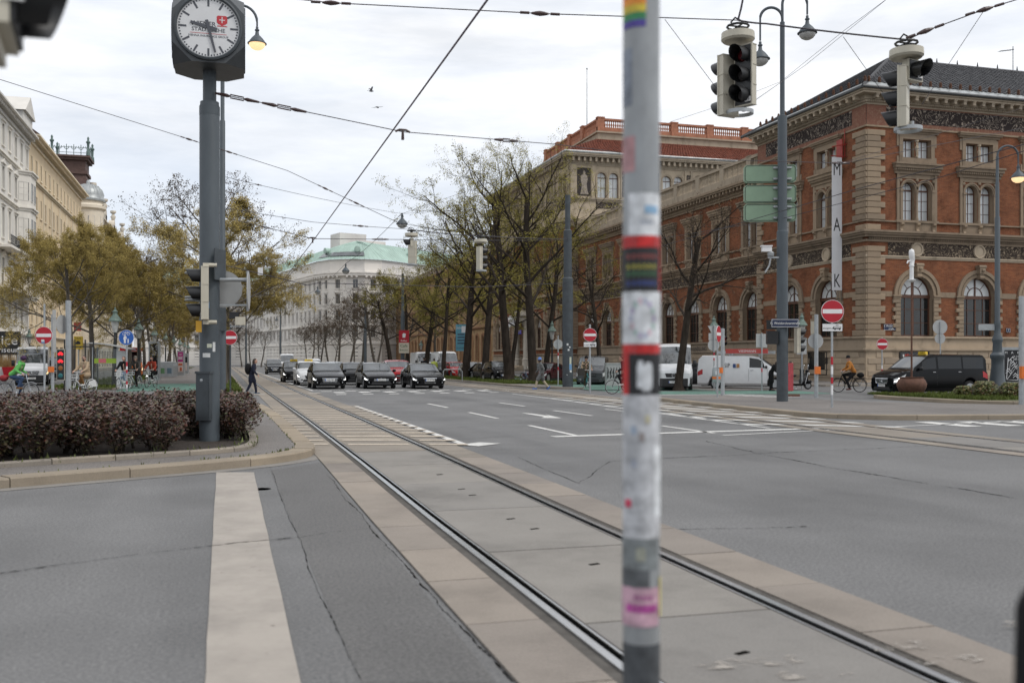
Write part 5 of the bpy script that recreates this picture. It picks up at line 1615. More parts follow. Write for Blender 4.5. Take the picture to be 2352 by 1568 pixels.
q = MB(); q.lathe([(.75,0),(.75,-1.2)],14,(0,0,0),axis='Y'); q.lathe([(.0,-1.26),(.55,-1.24),(.55,-1.2)],14,(0,0,0),axis='Y'); mev = q.mesh('roof_dormer',M_COPPER,40)
for u,v in ((870,584),(700,588),(640,600),(795,566)):
 pass
for i,t in ((2,.3),(4,.6),(1,.85),(1,.6),(6,.3)):
 p = r0[i].lerp(r0[i + 1],t).lerp(r1[i].lerp(r1[i + 1],t),.68); dd = pts[i + 1] - pts[i]
 inst(mev,'roof_dormer',gov,p + Vector((0,0,.2)),atan2(dd.y,dd.x))
p = P(800,560,262) - gl; MB().cbox((p.x,p.y,31.6),(7.5,6,6.0),.3).build('stair_tower',M_GOV,gov)
p = P(845,552,266) - gl; MB().cbox((p.x,p.y,31.2),(8,5,4),.3).build('stair_tower',M_GOV,gov)
# ================================================================ street furniture
def face(a): return -YAW + radians(a)       # facing angle: 0 = towards the photographer, + = towards picture right
M_MAST = mat('mast_grey_blue',(0.068,0.083,0.095),rough=0.55,var=0.16,scale=2.2,bump=0.08,bscale=25,stretch=(1,1,.35))
M_MASTD = mat('mast_dark_paint',(0.050,0.060,0.068),rough=0.6,var=0.25,scale=3)
M_GALV = mat('galvanised_steel',(0.36,0.38,0.39),rough=0.48,metal=0.35,var=0.14,scale=6)
M_SIGR = mat('sign_red',(0.42,0.008,0.022),rough=0.4,var=0.06)
M_SIGW = mat('sign_white',(0.74,0.74,0.74),rough=0.4,var=0.05)
M_SIGB = mat('sign_blue',(0.02,0.11,0.42),rough=0.4,var=0.06)
M_SIGBK = mat('sign_back_grey',(0.40,0.405,0.40),rough=0.5,metal=0.1,var=0.08)
M_BEIGE = mat('signal_beige',(0.52,0.485,0.395),rough=0.5,var=0.12,scale=3,stretch=(1,1,.3))
M_BLACK = mat('signal_black',(0.010,0.0105,0.0115),rough=0.38,var=0.2,scale=4)
M_LENS = mat('lens_dark',(0.045,0.04,0.04),rough=0.15,var=0.1)
M_LENSR = mat('lens_red_off',(0.10,0.012,0.014),rough=0.2,var=0.1)
M_LENSRL = mat('lens_red_lit',(0.5,0.02,0.02),rough=0.3,var=0,emit=(1,0.03,0.04),es=1.6)
M_LENSO = mat('lens_amber_off',(0.28,0.10,0.02),rough=0.3,var=0)
M_LENSG = mat('lens_green_off',(0.02,0.14,0.15),rough=0.3,var=0)
M_BOWL = mat('lamp_bowl',(0.42,0.42,0.40),rough=0.15,var=0.2,scale=8,spec=0.6)
M_BOWLL = mat('lamp_bowl_lit',(0.7,0.55,0.35),rough=0.25,var=0.3,scale=6,emit=(1.0,0.66,0.34),es=1.0)
M_VERD = mat('verdigris',(0.115,0.165,0.14),rough=0.6,var=0.35,scale=5)
M_CAST = mat('cast_iron_black',(0.020,0.024,0.026),rough=0.5,var=0.25)
M_WIRE = mat('wire',(0.035,0.030,0.038),rough=0.6,var=0)
M_WIREP = mat('contact_wire',(0.060,0.032,0.062),rough=0.5,var=0)
M_INS = mat('insulator_brown',(0.055,0.032,0.03),rough=0.4,var=0.2)
M_ORANGE = mat('orange_plastic',(0.70,0.17,0.025),rough=0.45,var=0.1)
M_RUST = mat('rust',(0.115,0.055,0.036),rough=0.85,var=0.3,scale=6,bump=0.3)
M_STICK = [mat('sticker_' + k,c,rough=0.6,var=0.15,scale=20) for k,c in (('white',(.62,.63,.62)),('pale',(.5,.52,.42)),('blue',(.15,.3,.5)),('dark',(.05,.06,.07)))]

def decal(mb,r,z0,z1,a0,a1,mi=0,lift=0.002,n=8,r1=None):
 """thin sheet wrapped on a vertical cylinder"""
 vs = []
 for k in range(n + 1):
  a = a0 + (a1 - a0) * k / n
  for z in (z0,z1): vs.append((cos(a) * (r + lift),sin(a) * (r + lift),z))
 mb.add(vs,[(2 * k,2 * k + 2,2 * k + 3,2 * k + 1) for k in range(n)],mi)

# ---- traffic signal heads
def head_mesh(n,lens_h=0.3,w=0.30):
 h = n * lens_h
 b = MB(); b.box(-w / 2,w / 2,0.0,0.115,0,h); b.box(-w / 2 - .012,w / 2 + .012,-.012,.012,-.01,h + .01)
 for k in range(n + 1): b.box(-w / 2 - .008,w / 2 + .008,.012,.121,k * lens_h - .004,k * lens_h + .004)
 f = MB(); f.box(-w / 2 + .012,w / 2 - .012,-.02,-.013,.01,h - .01)
 return b.mesh('signal_housing',M_BEIGE),f.mesh('signal_front',M_BLACK)
HEADS = {n: head_mesh(n) for n in (1,2,3)}
def visor_mesh(r=0.118,L_=0.25):
 v = MB(); n = 18; vs = []
 for k in range(n + 1):
  a = -pi / 3 + (pi + 2 * pi / 3) * k / n
  l = L_ * (0.55 + 0.45 * (sin(a) + .87) / 1.87)
  for rr,y in ((r,-.02),(r * .97,-.02 - l),(r * .94,-.02 - l + .004),(r * .95,-.02)): vs.append((cos(a) * rr,y,sin(a) * rr))
 v.add(vs,[(4 * k + i,4 * k + i + 1,4 * k + i + 5,4 * k + i + 4) for k in range(n) for i in range(3)])
 return v.mesh('visor',M_BLACK,60)
ME_VIS = visor_mesh()
def lens_mesh(m,r=0.105):
 q = MB(); q.lathe([(0,-.045),(r * .6,-.038),(r,-.021)],16,(0,0,0),axis='Y'); return q.mesh('lens',m,True)
ME_L = {'x': lens_mesh(M_LENS),'r': lens_mesh(M_LENSR),'R': lens_mesh(M_LENSRL),'o': lens_mesh(M_LENSO),'g': lens_mesh(M_LENSG)}
def head(parent,loc,rz,lenses='rxx',s=1.0,num=None,name='signal_head'):
 """lenses from the top down; a head is housing > front, visors, lenses"""
 n = len(lenses)
 hb,hf = HEADS[n]
 o = inst(hb,name,parent,loc,rz); o.scale = (s,s,s)
 inst(hf,'signal_front',o)
 for k,c in enumerate(lenses):
  z = (n - k - .5) * 0.3
  inst(ME_L[c],'lens',o,(0,0,z)); inst(ME_VIS,'visor',o,(0,0,z))
 if num:
  inst(MB().box(-.05,.05,-.024,-.021,-.035,.035).mesh('number_tag',M_SIGW),'number_tag',o,(.09,0,.075))
  text(num,.075,M_LET,o,(.09,-.026,.075),ext=.0005)
 return o
def hanging_signal(label,u,v_top,Y,heads,ring=True,wlab=None):
 """round canopy hung from the span wires with heads below it"""
 p = P(u,v_top,Y)
 t = thing('hanging_traffic_light',label,'traffic light',(p.x,p.y,p.z - 1.35),0)
 z = 1.35
 q = MB(); q.lathe([(.10,z - .02),(.245,z - .03),(.25,z - .13),(.22,z - .16),(.06,z - .16)],24); q.build('signal_canopy',M_BEIGE,t,40)
 q = MB(); q.cyl((0,0,z - .02),(0,0,z + .06),.05,.05,8); q.tube([(.16 * cos(a),.16 * sin(a),z + .07) for a in np.linspace(0,2 * pi,13)[:-1]],.018,6,close=True)
 for a in (0,pi / 2): q.tube([(-.16 * cos(a),-.16 * sin(a),z + .07),(.16 * cos(a),.16 * sin(a),z + .07)],.014,5)
 q.tube([(0,0,z + .06),(.1,.02,z + .16),(-.05,.0,z + .2),(-.12,0,z + .12)],.014,5); q.build('signal_hanger',M_BLACK,t)
 for (dx,dz,a,ls,num,*bk) in heads:
  k_ = bk[0] if bk else 0
  ca = CR[0] * dx + CD[0] * k_,CR[1] * dx + CD[1] * k_
  head(t,(ca[0],ca[1],dz),face(a),ls,1.0,num)
 if ring:
  q = MB(); n = 24
  for k in range(n):
   pass
  q.lathe([(.19,.0),(.205,.0),(.205,.055),(.19,.055),(.19,0)],24,(0.03,0,.10)); q.cyl((.1,0,.15),(.1,0,.25),.03,.03,8); q.build('signal_ring',M_GALV,t,40)
 return t
hanging_signal('large hanging traffic light with red lens left of the double arm street lamp',1695,72,15.0,
   [(.07,.22,-48,'rxx','13',-.06),(-.15,.10,-152,'rxx',None,.14)])
hanging_signal('large hanging traffic light with a single lens head before the tiled museum roof',2082,110,15.0,
   [(-.10,.14,-120,'rxx',None),(.13,.86,30,'x','37')])
hanging_signal('small hanging traffic light in front of the green copper roof',945,534,38.0,[(-.05,.82,-75,'x',None),(.05,.12,165,'rxx',None)])
hanging_signal('small hanging traffic light with its beige back in front of the budding trees',1104,548,38.0,[(0,.14,118,'rxx',None)])

# ---- the clock column
cb0 = Vector((-0.18,18.9,KH + 0.03))
ck = thing('clock_column','grey steel street clock column standing in the dark red hedge bed','street clock',cb0)
q = MB(); q.lathe([(.178,0),(.178,6.05),(.165,6.10),(.165,6.14),(.118,6.15),(.118,9.4)],28)
q.lathe([(.1795,3.32),(.1795,3.335)],28); q.lathe([(.1795,5.9),(.1815,5.9),(.1815,6.06)],28); q.build('column',M_MAST,ck,35)
q = MB(); q.T = Matrix.Rotation(face(-14),4,'Z')
q.box(-.135,.135,-.235,-.14,.38,1.22); q.box(-.15,.15,-.25,-.12,1.22,1.26); q.box(-.11,.11,-.242,-.23,.44,1.14); q.build('service_box',M_MASTD,ck)
q = MB(Matrix.Rotation(face(-14),4,'Z')); q.lathe([(0,-.255),(.028,-.25),(.028,-.24)],10,(-.02,0,1.1),axis='Y'); q.build('lock',M_GALV,ck)
# housing: cube with cut corners
zc = 7.30; hs = .605; c_ = .32
q = MB(Matrix.Translation((0,0,zc)) @ Matrix.Rotation(face(15),4,'Z')); vs = []; idx = {}
bmh = bmesh.new()
for sx in (-1,1):
 for sy in (-1,1):
  for sz in (-1,1):
   for ax in range(3):
    p = [sx * hs,sy * hs,sz * hs]; p[ax] -= (sx,sy,sz)[ax] * c_
    bmh.verts.new(p)
bmesh.ops.convex_hull(bmh,input=bmh.verts)
bmesh.ops.dissolve_limit(bmh,angle_limit=.02,verts=bmh.verts,edges=bmh.edges)
bmh.verts.index_update()
q.add([v.co for v in bmh.verts],[[v.index for v in f.verts] for f in bmh.faces]); bmh.free()
q.build('clock_housing',mat('clock_housing_paint',(.060,.068,.074),rough=.42,var=.25,scale=2),ck)
M_DIAL = mat('dial_white',(.66,.665,.67),rough=.35,var=.03)
M_DIALD = mat('dial_mark_grey',(.07,.075,.09),rough=.5,var=0)
M_RED = mat('logo_red',(.50,.035,.045),rough=.5,var=0)
for a in (0,90,180,270):
 e_ = 1 if a == 0 else .35
 T = Matrix.Translation((0,0,zc)) @ Matrix.Rotation(face(15) + radians(a),4,'Z') @ Matrix.Translation((0,-hs,0))
 q = MB(T); q.lathe([(0,-.012),(.525,-.012),(.525,0)],40,axis='Y'); f_ = q.build('clock_face',M_DIAL,ck)
 q = MB(T); q.lathe([(.525,0),(.525,-.05 * e_),(.545,-.062 * e_),(.575,-.05 * e_),(.58,0)],40,axis='Y'); q.build('clock_rim',M_MASTD,ck,40)
 q = MB()
 for k in range(60):
  aa = 2 * pi * k / 60; big = k % 5 == 0
  l,w,r = (.135,.034,.503) if big else (.026,.022,.503)
  R_ = T @ Matrix.Rotation(aa,4,'Y'); qq = MB(R_); qq.box(-w / 2,w / 2,-.016,-.0125,r - l,r); q.merge(qq)
 q.build('dial_marks',M_DIALD,ck)
 if a in (0,270):
  for nm,ang,l,w,b in (('hour_hand',9 * 30 + 14 - 0,.31,.05,.15),('minute_hand',27.5 * 6,.45,.04,.13)):
   R_ = T @ Matrix.Rotation(radians(ang),4,'Y'); q = MB(R_); yy = -.03 if nm == 'hour_hand' else -.038
   q.prism([(-w * .7,-b),(w * .7,-b),(w * .42,l),(-w * .42,l)],yy,yy + .006,plane='XZ'); q.build(nm,M_DIALD,ck)
 if a == 0:
  rzz = face(15)
  def onface(x,z,y=-.0135): return T @ Vector((x,y,z))
  text('WIENER',.115,M_DIALD,ck,onface(-.085,.055),(pi / 2,0,rzz),ext=.0005,bold=.016); text('STÄDTISCHE',.095,M_DIALD,ck,onface(0,-.045),(pi / 2,0,rzz),ext=.0005,sx=1.04,bold=.016)
  text('VIENNA INSURANCE GROUP',.052,M_DIALD,ck,onface(0,-.155),(pi / 2,0,rzz),ext=.0005,bold=.016)
  q = MB(T); q.box(-.31,.31,-.0155,-.0125,-.112,-.105)
  q.prism([(.14,.2),(.16,.22),(.3,.22),(.32,.2),(.32,.1),(.29,.07),(.24,.05),(.24,.045),(.3,.045),(.32,.035),(.32,.03),(.14,.03),(.14,.035),(.16,.045),(.22,.045),(.22,.05),(.17,.07),(.14,.1)],-.0155,-.0125,plane='XZ'); q.build('emblem',M_RED,ck)
  q = MB(T); q.box(.224,.238,-.017,-.0156,.09,.2); q.box(.18,.28,-.0172,-.0156,.138,.152); q.build('emblem_cross',M_DIAL,ck)
# paper stickers on the column
for (z,a,w,h,mi,nm) in ((2.45,-88,.085,.11,2,0),(1.55,-92,.14,.075,0,1),(1.72,-74,.085,.07,1,2),(1.7,-48,.05,.17,0,3),(2.12,-72,.05,.03,0,4)):
 q = MB(); aa = radians(a) - YAW; decal(q,.1785,z - h / 2,z + h / 2,aa - w / .36,aa + w / .36,lift=.002); q.build('sticker',M_STICK[mi],ck)
# signal on the column, facing left across the road
tl = thing('traffic_light','three lens traffic light with beige back fixed to the clock column','traffic light',P(463,733,17.75))
head(tl,(0,0,0),face(-72),'rxx',1.03,'14')
q = MB(Matrix.Rotation(face(-72),4,'Z')); q.box(-.05,.05,.02,.12,.93,1.0); q.cyl((0,.07,.97),(.0,.26,.97),.035,.035,8); q.cyl((0,.07,-.05),(0,.26,-.05),.035,.035,8); q.box(-.05,.05,.02,.12,-.09,0.0); q.build('signal_bracket',M_BEIGE,tl)
q = MB(Matrix.Rotation(face(-72),4,'Z')); q.box(-.06,.06,-.1,.0,-.23,-.03); q.build('request_button',mat('button_yellow',(.55,.30,.02),rough=.5,var=.1),tl)
def sign_disc(parent,loc,rz,r=0.335,kind='entry',name='sign_disc'):
 o = inst(MB().lathe([(0,-.006),(r,-.006),(r,.006),(0,.006)],32,axis='Y').mesh(name,[M_SIGBK] if kind == 'back' else [M_SIGW]),name,parent,loc,rz)
 if kind == 'entry':
  inst(MB().lathe([(0,-.009),(r * .965,-.009),(r * .965,-.0062)],32,axis='Y').mesh('sign_face',M_SIGR),'sign_face',o)
  inst(MB().box(-r * .86,r * .86,-.0118,-.0092,-r * .19,r * .19).mesh('sign_bar',M_SIGW),'sign_bar',o)
 if kind == 'blue':
  inst(MB().lathe([(0,-.009),(r * .96,-.009),(r * .96,-.0062)],32,axis='Y').mesh('sign_face',M_SIGB),'sign_face',o)
  q = MB()
  for x in (-.1,.1): q.tube([(x + .062 * cos(a),-.011,r * .48 + .062 * sin(a)) for a in np.linspace(0,2 * pi,15)[:-1]],.007,4,close=True)
  for a,b in (((-.1,.48),(-.03,.75)),((-.03,.75),(.07,.75)),((.07,.75),(.1,.48)),((-.03,.75),(0,.48)),((0,.48),(.07,.75))): q.tube([(a[0],-.011,r * a[1]),(b[0],-.011,r * b[1])],.007,4)
  q.prism([(-.10,-.26),(-.07,-.26),(-.06,-.12),(-.05,-.26),(-.02,-.26),(-.02,.0),(.02,-.08),(.035,-.07),(-.0,.055),(-.02,.07),(-.09,.07),(-.12,.02),(-.125,-.09),(-.105,-.09)],-.0118,-.0092,plane='XZ')
  q.lathe([(0,-.0118),(.03,-.0118),(.03,-.0092)],10,(-.055,0,.11),axis='Y')
  q.prism([(.06,-.26),(.075,-.26),(.082,-.18),(.09,-.26),(.105,-.26),(.11,-.1),(.055,-.1)],-.0118,-.0092,plane='XZ'); q.lathe([(0,-.0118),(.022,-.0118),(.022,-.0092)],10,(.082,0,-.072),axis='Y')
  inst(q.mesh('pictogram',M_SIGW),'pictogram',o)
 return o
def tram_plate(parent,loc,rz,w=.62,h=.24):
 o = inst(MB().box(-w / 2,w / 2,-.005,.005,-h / 2,h / 2).mesh('supplementary_plate',M_SIGW),'supplementary_plate',parent,loc,rz)
 b = MB(); e = .006
 for x0,x1,z0,z1 in ((-w / 2,w / 2,h / 2 - e,h / 2),(-w / 2,w / 2,-h / 2,-h / 2 + e)): b.box(x0,x1,-.0068,-.0052,z0,z1)
 b.box(.03,.27,-.008,-.0055,-.05,.035); b.box(.0,.04,-.008,-.0055,-.05,.0)
 for x in (.08,.22): b.lathe([(0,-.008),(.022,-.008),(.022,-.0055)],10,(x,0,-.06),axis='Y')
 b.tube([(.15,-.007,.035),(.11,-.007,.07),(.15,-.007,.1),(.19,-.007,.07),(.15,-.007,.035)],.004,4)
 inst(b.mesh('pictogram',M_LET),'pictogram',o)
 inst(MB().box(.045,.262,-.0095,-.0082,-.012,.02).mesh('pictogram_windows',M_SIGW),'pictogram_windows',o)
 text('ausgen.',.10,M_LET,o,(-.155,-.0065,-.02),ext=.0005)
 return o
def post(t,h,r=.038,m=None,n=10):
 return MB().lathe([(r,0),(r,h - .01),(r * .5,h)],n).build('post',m or M_GALV,t)
def bands(t,r,zs):
 for (z0,z1,mi) in zs: MB().lathe([(r + .0015,z0),(r + .0015,z1)],12).build('post_band',(M_SIGR,M_SIGW)[mi],t)
def signpost(label,u,Y,vtop,items,z0=0.0,r=.035,m=None,bandz=None,name='road_sign',cat='road sign'):
 b = GU(u,Y,z0); h = HCAM + (VH - vtop) / FPX * Y - z0
 t = thing(name,label,cat,b); post(t,h,r,m)
 for (kind,v,a,size) in items:
  z = HCAM + (VH - v) / FPX * Y - z0; rz = face(a); off = Matrix.Rotation(rz,4,'Z') @ Vector((0,-r - .012,0)); off.z = z
  if kind in ('entry','blue','back'): sign_disc(t,off,rz,size,kind)
  elif kind == 'tram': tram_plate(t,off,rz)
  elif kind == 'rectback':
   inst(MB().box(-size[0] / 2,size[0] / 2,-.006,.006,-size[1] / 2,size[1] / 2).mesh('sign_plate',M_SIGBK),'sign_plate',t,off,rz)
   inst(MB().box(-size[0] * .3,size[0] * .3,-.02,-.007,-.02,.02).mesh('sign_clamp',M_GALV),'sign_clamp',t,off + Vector((0,0,size[1] * .3)),rz)
  elif kind == 'triback':
   s = size; inst(MB().prism([(-s,s * .6),(s,s * .6),(0,-s * 1.1)],-.006,.006,plane='XZ').mesh('sign_plate',M_SIGBK),'sign_plate',t,off,rz)
  elif kind == 'box':
   inst(MB().box(-size[0] / 2,size[0] / 2,-size[2],0,-size[1] / 2,size[1] / 2).mesh('request_box',M_ORANGE),'request_box',t,off,rz)
  elif kind == 'head': head(t,off + Vector((CD[0] * .3,CD[1] * .3,0)),rz,size[0],size[1])
 if bandz: bands(t,r,bandz)
 return t
GR = 'no entry signs on posts'
t = signpost('no entry sign on a grey post at the far left before the white van',102,38.0,698,[('entry',770,0,.335)])
for dx,dz,mi in ((-.05,-.2,0),(-.04,-.26,2)): inst(MB().box(-.06,.06,-.002,0,-.04,.04).mesh('sticker',M_STICK[mi]),'sticker',t,Vector((dx,-.065,HCAM + (VH - 770) / FPX * 38 + dz)),face(0))
signpost('no entry sign on the dark post just right of the clock column',529,46.0,745,[('entry',775,0,.335)],m=M_MASTD)
signpost('no entry sign with tram exemption plate beside the painted lamp mast',1355,49.4,745,[('entry',769,0,.335),('tram',791,0,1),('head',795,-105,('xx',.75))],r=.05)
t = signpost('no entry sign turned edgewise on the stop island near the white delivery van',1648,39.8,752,[('entry',767,62,.335)],z0=.13)
t = signpost('large no entry sign with tram exemption plate on a thin post on the stop island',1911,31.4,700,[('entry',715,0,.36),('tram',752,0,1)],z0=.13,bandz=[(1.35,1.6,0),(1.05,1.3,1),(.75,.95,0),(.4,.7,1)])
signpost('small no entry sign in front of the museum corner behind the cyclist',2026,58.8,775,[('entry',790,0,.335)],z0=0,bandz=[(.9,1.1,0),(1.1,1.3,1)])
signpost('round blue shared cycle and foot path sign beside the cyclists',291,44.0,762,[('blue',775,0,.34)],bandz=[(1.35,1.55,0),(1.2,1.35,1),(1.05,1.2,0),(.55,.7,0),(.4,.55,1)])
signpost('round sign seen from its grey back on a striped post near the green path',1282,63.0,770,[('back',790,180,.30)],bandz=[(1.9,2.1,0),(1.7,1.9,1),(1.0,1.2,0)])
signpost('cluster of a triangular and a round sign seen from behind',1640,55.8,745,[('triback',757,195,.36),('rectback',773,190,(.6,.4)),('back',792,190,.34)],bandz=[(1.9,2.05,0),(1.75,1.9,1),(1.6,1.75,0)])
signpost('square sign seen from its pale back in front of the white delivery van',1750,52.5,765,[('rectback',782,185,(.6,.72))],bandz=[(1.0,1.2,0)])
signpost('pole with a round sign back, a signal and an orange box near the scooter',1875,43.0,722,[('head',766,165,('xx',.9)),('back',783,180,.33),('box',850,0,(.22,.32,.16))],r=.085,name='signal_pole',cat='signal pole')
signpost('square sign seen from behind beside the black lantern post',1842,56,772,[('rectback',795,180,(.55,.9))])
signpost('two round sign backs on one thin post before the second arched museum window',2160,60,738,[('back',751,180,.44),('back',777,180,.32)],z0=.13)
signpost('grey pole with an orange request box cut by the right picture edge',2346,34.3,680,[('box',855,0,(.24,.42,.18))],r=.085,name='signal_pole',cat='signal pole')
t = signpost('red crossing signal pole on the stop island beside the orange litter bin',1660,46.3,754,[('head',795,40,('Rx',.8)),('box',850,-40,(.14,.26,.1))],r=.09,name='signal_pole',cat='signal pole')
t = signpost('grey pole with an orange request box between the white van and the thick pole',121,40.0,722,[('box',848,0,(.18,.22,.15)),('rectback',760,75,(.2,1.7))],r=.06,name='signal_pole',cat='signal pole')
# thick pole with cycle signal
t = thing('signal_pole','thick grey pole carrying a lit red bicycle signal','signal pole',GU(157,42.0)); post(t,HCAM + (827 - 690) / FPX * 42,.115)
o = Vector((-.30,-.02,HCAM + (827 - 873) / FPX * 42))
inst(MB().box(-.17,.17,.0,.16,0,1.32).mesh('signal_housing',M_BEIGE),'signal_housing',t,o,face(0)); inst(MB().box(-.145,.145,-.012,-.001,.03,1.29).mesh('signal_front',M_BLACK),'signal_front',t,o,face(0))
for k,mm in enumerate((M_LENSRL,M_LENSRL,M_LENSO,M_LENSG)):
 z = 1.29 - .16 - k * .31
 q = MB();
 if k < 2:
  for x in (-.06,.06): q.tube([(x + .045 * cos(a),-.018,-.03 + .045 * sin(a)) for a in np.linspace(0,2 * pi,13)[:-1]],.011,5,close=True)
  q.tube([(-.06,-.018,-.03),(-.03,-.018,.05),(.035,-.018,.05),(.06,-.018,-.03)],.012,5); q.tube([(-.03,-.018,.05),(.0,-.018,-.03),(.035,-.018,.05)],.010,5)
 else: q.lathe([(0,-.03),(.07,-.026),(.10,-.013)],14,axis='Y')
 inst(q.mesh('lens',mm),'lens',t,o + Vector((0,0,z)),face(0))
q = MB(); q.box(-.02,.25,.03,.09,.2,.26); q.box(-.02,.25,.03,.09,1.1,1.16); inst(q.mesh('signal_bracket',M_GALV),'signal_bracket',t,o,face(0))
inst(MB().lathe([(0,-.008),(.4,-.008),(.4,.008),(0,.008)],24,axis='Y').mesh('sign_disc',M_SIGBK),'sign_disc',t,(-.25,0,HCAM + (827 - 745) / FPX * 42),face(80))
# signs strapped to the clock column: two round backs and a board
t = thing('road_sign','big round sign back strapped behind the clock column','road sign',P(513,664,18.35)); sign_disc(t,(0,0,0),face(186),.34,'back')
q = MB(Matrix.Rotation(face(0),4,'Z'))
for z in (.27,-.17,-.22): q.tube([(-.42 + .185 * cos(a),-.27 + .185 * sin(a),z) for a in np.linspace(0,2 * pi,17)[:-1]],.016,5,close=True)
q.build('sign_clamp',M_GALV,t)
t = thing('road_sign','round sign seen edge on at the end of a bracket right of the clock column','road sign',P(571,668,18.0)); sign_disc(t,(0,0,0),face(100),.34,'back')
q = MB(Matrix.Rotation(face(0),4,'Z')); q.cyl((-.52,.0,.2),(-.03,0,.2),.035,.035,8); q.box(-.52,-.03,-.012,.012,-.27,-.24); q.box(-.03,.0,-.03,.03,-.36,.36); q.build('sign_bracket',M_GALV,t)
t = thing('road_sign','narrow dark sign back high on the right side of the clock column','road sign',P(505,608,18.0)); inst(MB().box(-.2,.2,-.01,.01,-.28,.28).mesh('sign_plate',M_MASTD),'sign_plate',t,(0,0,0),face(78))

# ---- hanging bell lamps and masts
def bell(lit):
 q = MB(); q.lathe([(.035,.62),(.05,.6),(.05,.52),(.085,.5),(.085,.46),(.06,.44),(.08,.3),(.2,.18),(.29,.06),(.31,0),(.355,-.01),(.36,-.04),(.33,-.05),(.30,-.03)],24)
 g_ = MB(); g_.lathe([(.305,-.04),(.29,-.12),(.22,-.21),(.12,-.265),(0,-.28)],20)
 return q.mesh('lamp_shade',M_MAST,50),g_.mesh('lamp_bowl',M_BOWLL if lit else M_BOWL,True)
BELL = {k: bell(k) for k in (0,1)}
def lamp(parent,loc,lit=0,s=1.0):
 o = inst(BELL[lit][0],'lamp_shade',parent,loc); o.scale = (s,s,s); inst(BELL[lit][1],'lamp_bowl',o); return o
def swan(t,z0,dx,dy,top,drop,m=M_MAST,r=.05):
 """swan-neck arm: rises from z0, curves over and drops to the lamp"""
 pts = []; n = 14
 L_ = sqrt(dx * dx + dy * dy)
 for k in range(n + 1):
  a = pi * k / n
  pts.append((dx * (1 - cos(a)) / 2,dy * (1 - cos(a)) / 2,top - L_ / 2 + sin(a) * L_ / 2))
 pts = [(0,0,z0)] + pts + [(dx,dy,drop)]
 MB().tube(pts,[r] * (len(pts) - 2) + [r * .7] * 2,10).build('lamp_arm',m,t,60)
def mast(label,base,prof,n=16,m=M_MAST,name='street_lamp',cat='street lamp'):
 t = thing(name,label,cat,base); MB().lathe(prof,n).build('mast',m,t,35); return t
# left mast behind the clock
b = GU(511,38.0,KH); zz = lambda v,Y,z0=0: HCAM + (VH - v) / FPX * Y - z0
t = mast('tall grey mast behind the clock column with a curved arm and lit lamp',b,[(.13,0),(.13,5.0),(.10,5.05),(.10,10.6),(.075,10.65),(.075,14.2)])
swan(t,13.6,1.32 * CR[0],1.32 * CR[1],zz(20,38),zz(68,38)); lamp(t,(1.32 * CR[0],1.32 * CR[1],zz(68,38) - .64),1)
q = MB(); q.box(-.13,.13,-.3,-.13,2.6,3.6); q.build('mast_box',M_MASTD,t)
tag(MB().cbox((0,0,0),(.42,.1,.3),face(0)).build('mast_board',M_BLACK,loc=P(538,724,44)),'small black board on a bracket right of the clock column','signal box')
t = thing('traffic_light','small cream signal back hanging on a bracket right of the clock column','traffic light',P(552,737,44)); MB(Matrix.Rotation(face(0),4,'Z')).box(-.2,.2,-.1,.1,-.18,.18).build('signal_housing',M_BEIGE,t); MB(Matrix.Rotation(face(0),4,'Z')).box(-.45,.2,-.02,.02,-.26,-.22).build('signal_bracket',M_GALV,t)
# double-arm mast on the stop island
b = GU(1797,35.97,.13); D = 35.97
t = mast('double arm street lamp mast on the stop island carrying green sign boxes',b,[(.20,0),(.20,zz(540,D)),(.165,zz(538,D)),(.165,zz(275,D)),(.085,zz(273,D)),(.085,zz(60,D)),(.05,zz(58,D))],20)
for dx,top,dr in ((-.80,26,102),(.90,-10,42)):
 swan(t,zz(66,D),dx * CR[0],dx * CR[1],zz(top,D),zz(dr,D)); lamp(t,(dx * CR[0],dx * CR[1],zz(dr,D) - .64),0,.98)
MB().lathe([(.203,0.02),(.203,zz(790,D))],20).build('mast_base',M_MASTD,t)
for z,a,w,h in ((zz(857,D),-75,.12,.9),(2.6,-60,.09,.18)):
 q = MB(); aa = radians(a) - YAW; decal(q,.203,z - h / 2,z + h / 2,aa - w / .4,aa + w / .4,lift=.003); q.build('sticker',M_STICK[3],t)
M_SGREEN = mat('sign_box_green',(.215,.315,.215),rough=.45,var=.08,scale=3)
for i,v in enumerate((400,446,489)):
 s = thing('direction_sign',('top','middle','bottom')[i] + ' pale green sign box of three seen from behind on the lamp mast','sign',P(1768,v,D + .35),face(-4),'green sign boxes on the mast')
 q = MB(); w,h = .93,.32; c = .07
 poly = [(-w + c,-h),(w - c,-h),(w,-h + c),(w,h - c),(w - c,h),(-w + c,h),(-w,h - c),(-w,-h + c)]
 q.prism(poly,-.10,.10,plane='XZ'); q.build('sign_box',M_SGREEN,s)
 q = MB(); q.tube([(x * .965,-.102,z * .9) for x,z in poly],.011,4,close=True); q.build('sign_rim',M_LET,s)
 q = MB()
 for dz in (-.2,.2): q.box(.1,.75,-.20,-.101,dz - .035,dz + .035)
 q.build('sign_clamp',M_GALV,s)
s = thing('street_sign','dark blue street name sign reading 1. Weiskirchnerstraße on the lamp mast','street sign',P(1803,742,D - .28),face(2))
m,fr = plate(None,0,0,1.0,.31,None,0,s); m.build('sign_plate',M_ENAMEL,s); fr.build('sign_border',M_ENW,s); text('1., Weiskirchnerstraße',.118,M_ENW,s,(.0,-.017,-.005),ext=.0006)
s = thing('street_sign','black street sign box edge behind the blue street name sign','street sign',P(1779,745,D + .1),face(-30)); MB().box(-.28,.28,-.05,.05,-.18,.16).build('sign_box',M_BLACK,s)
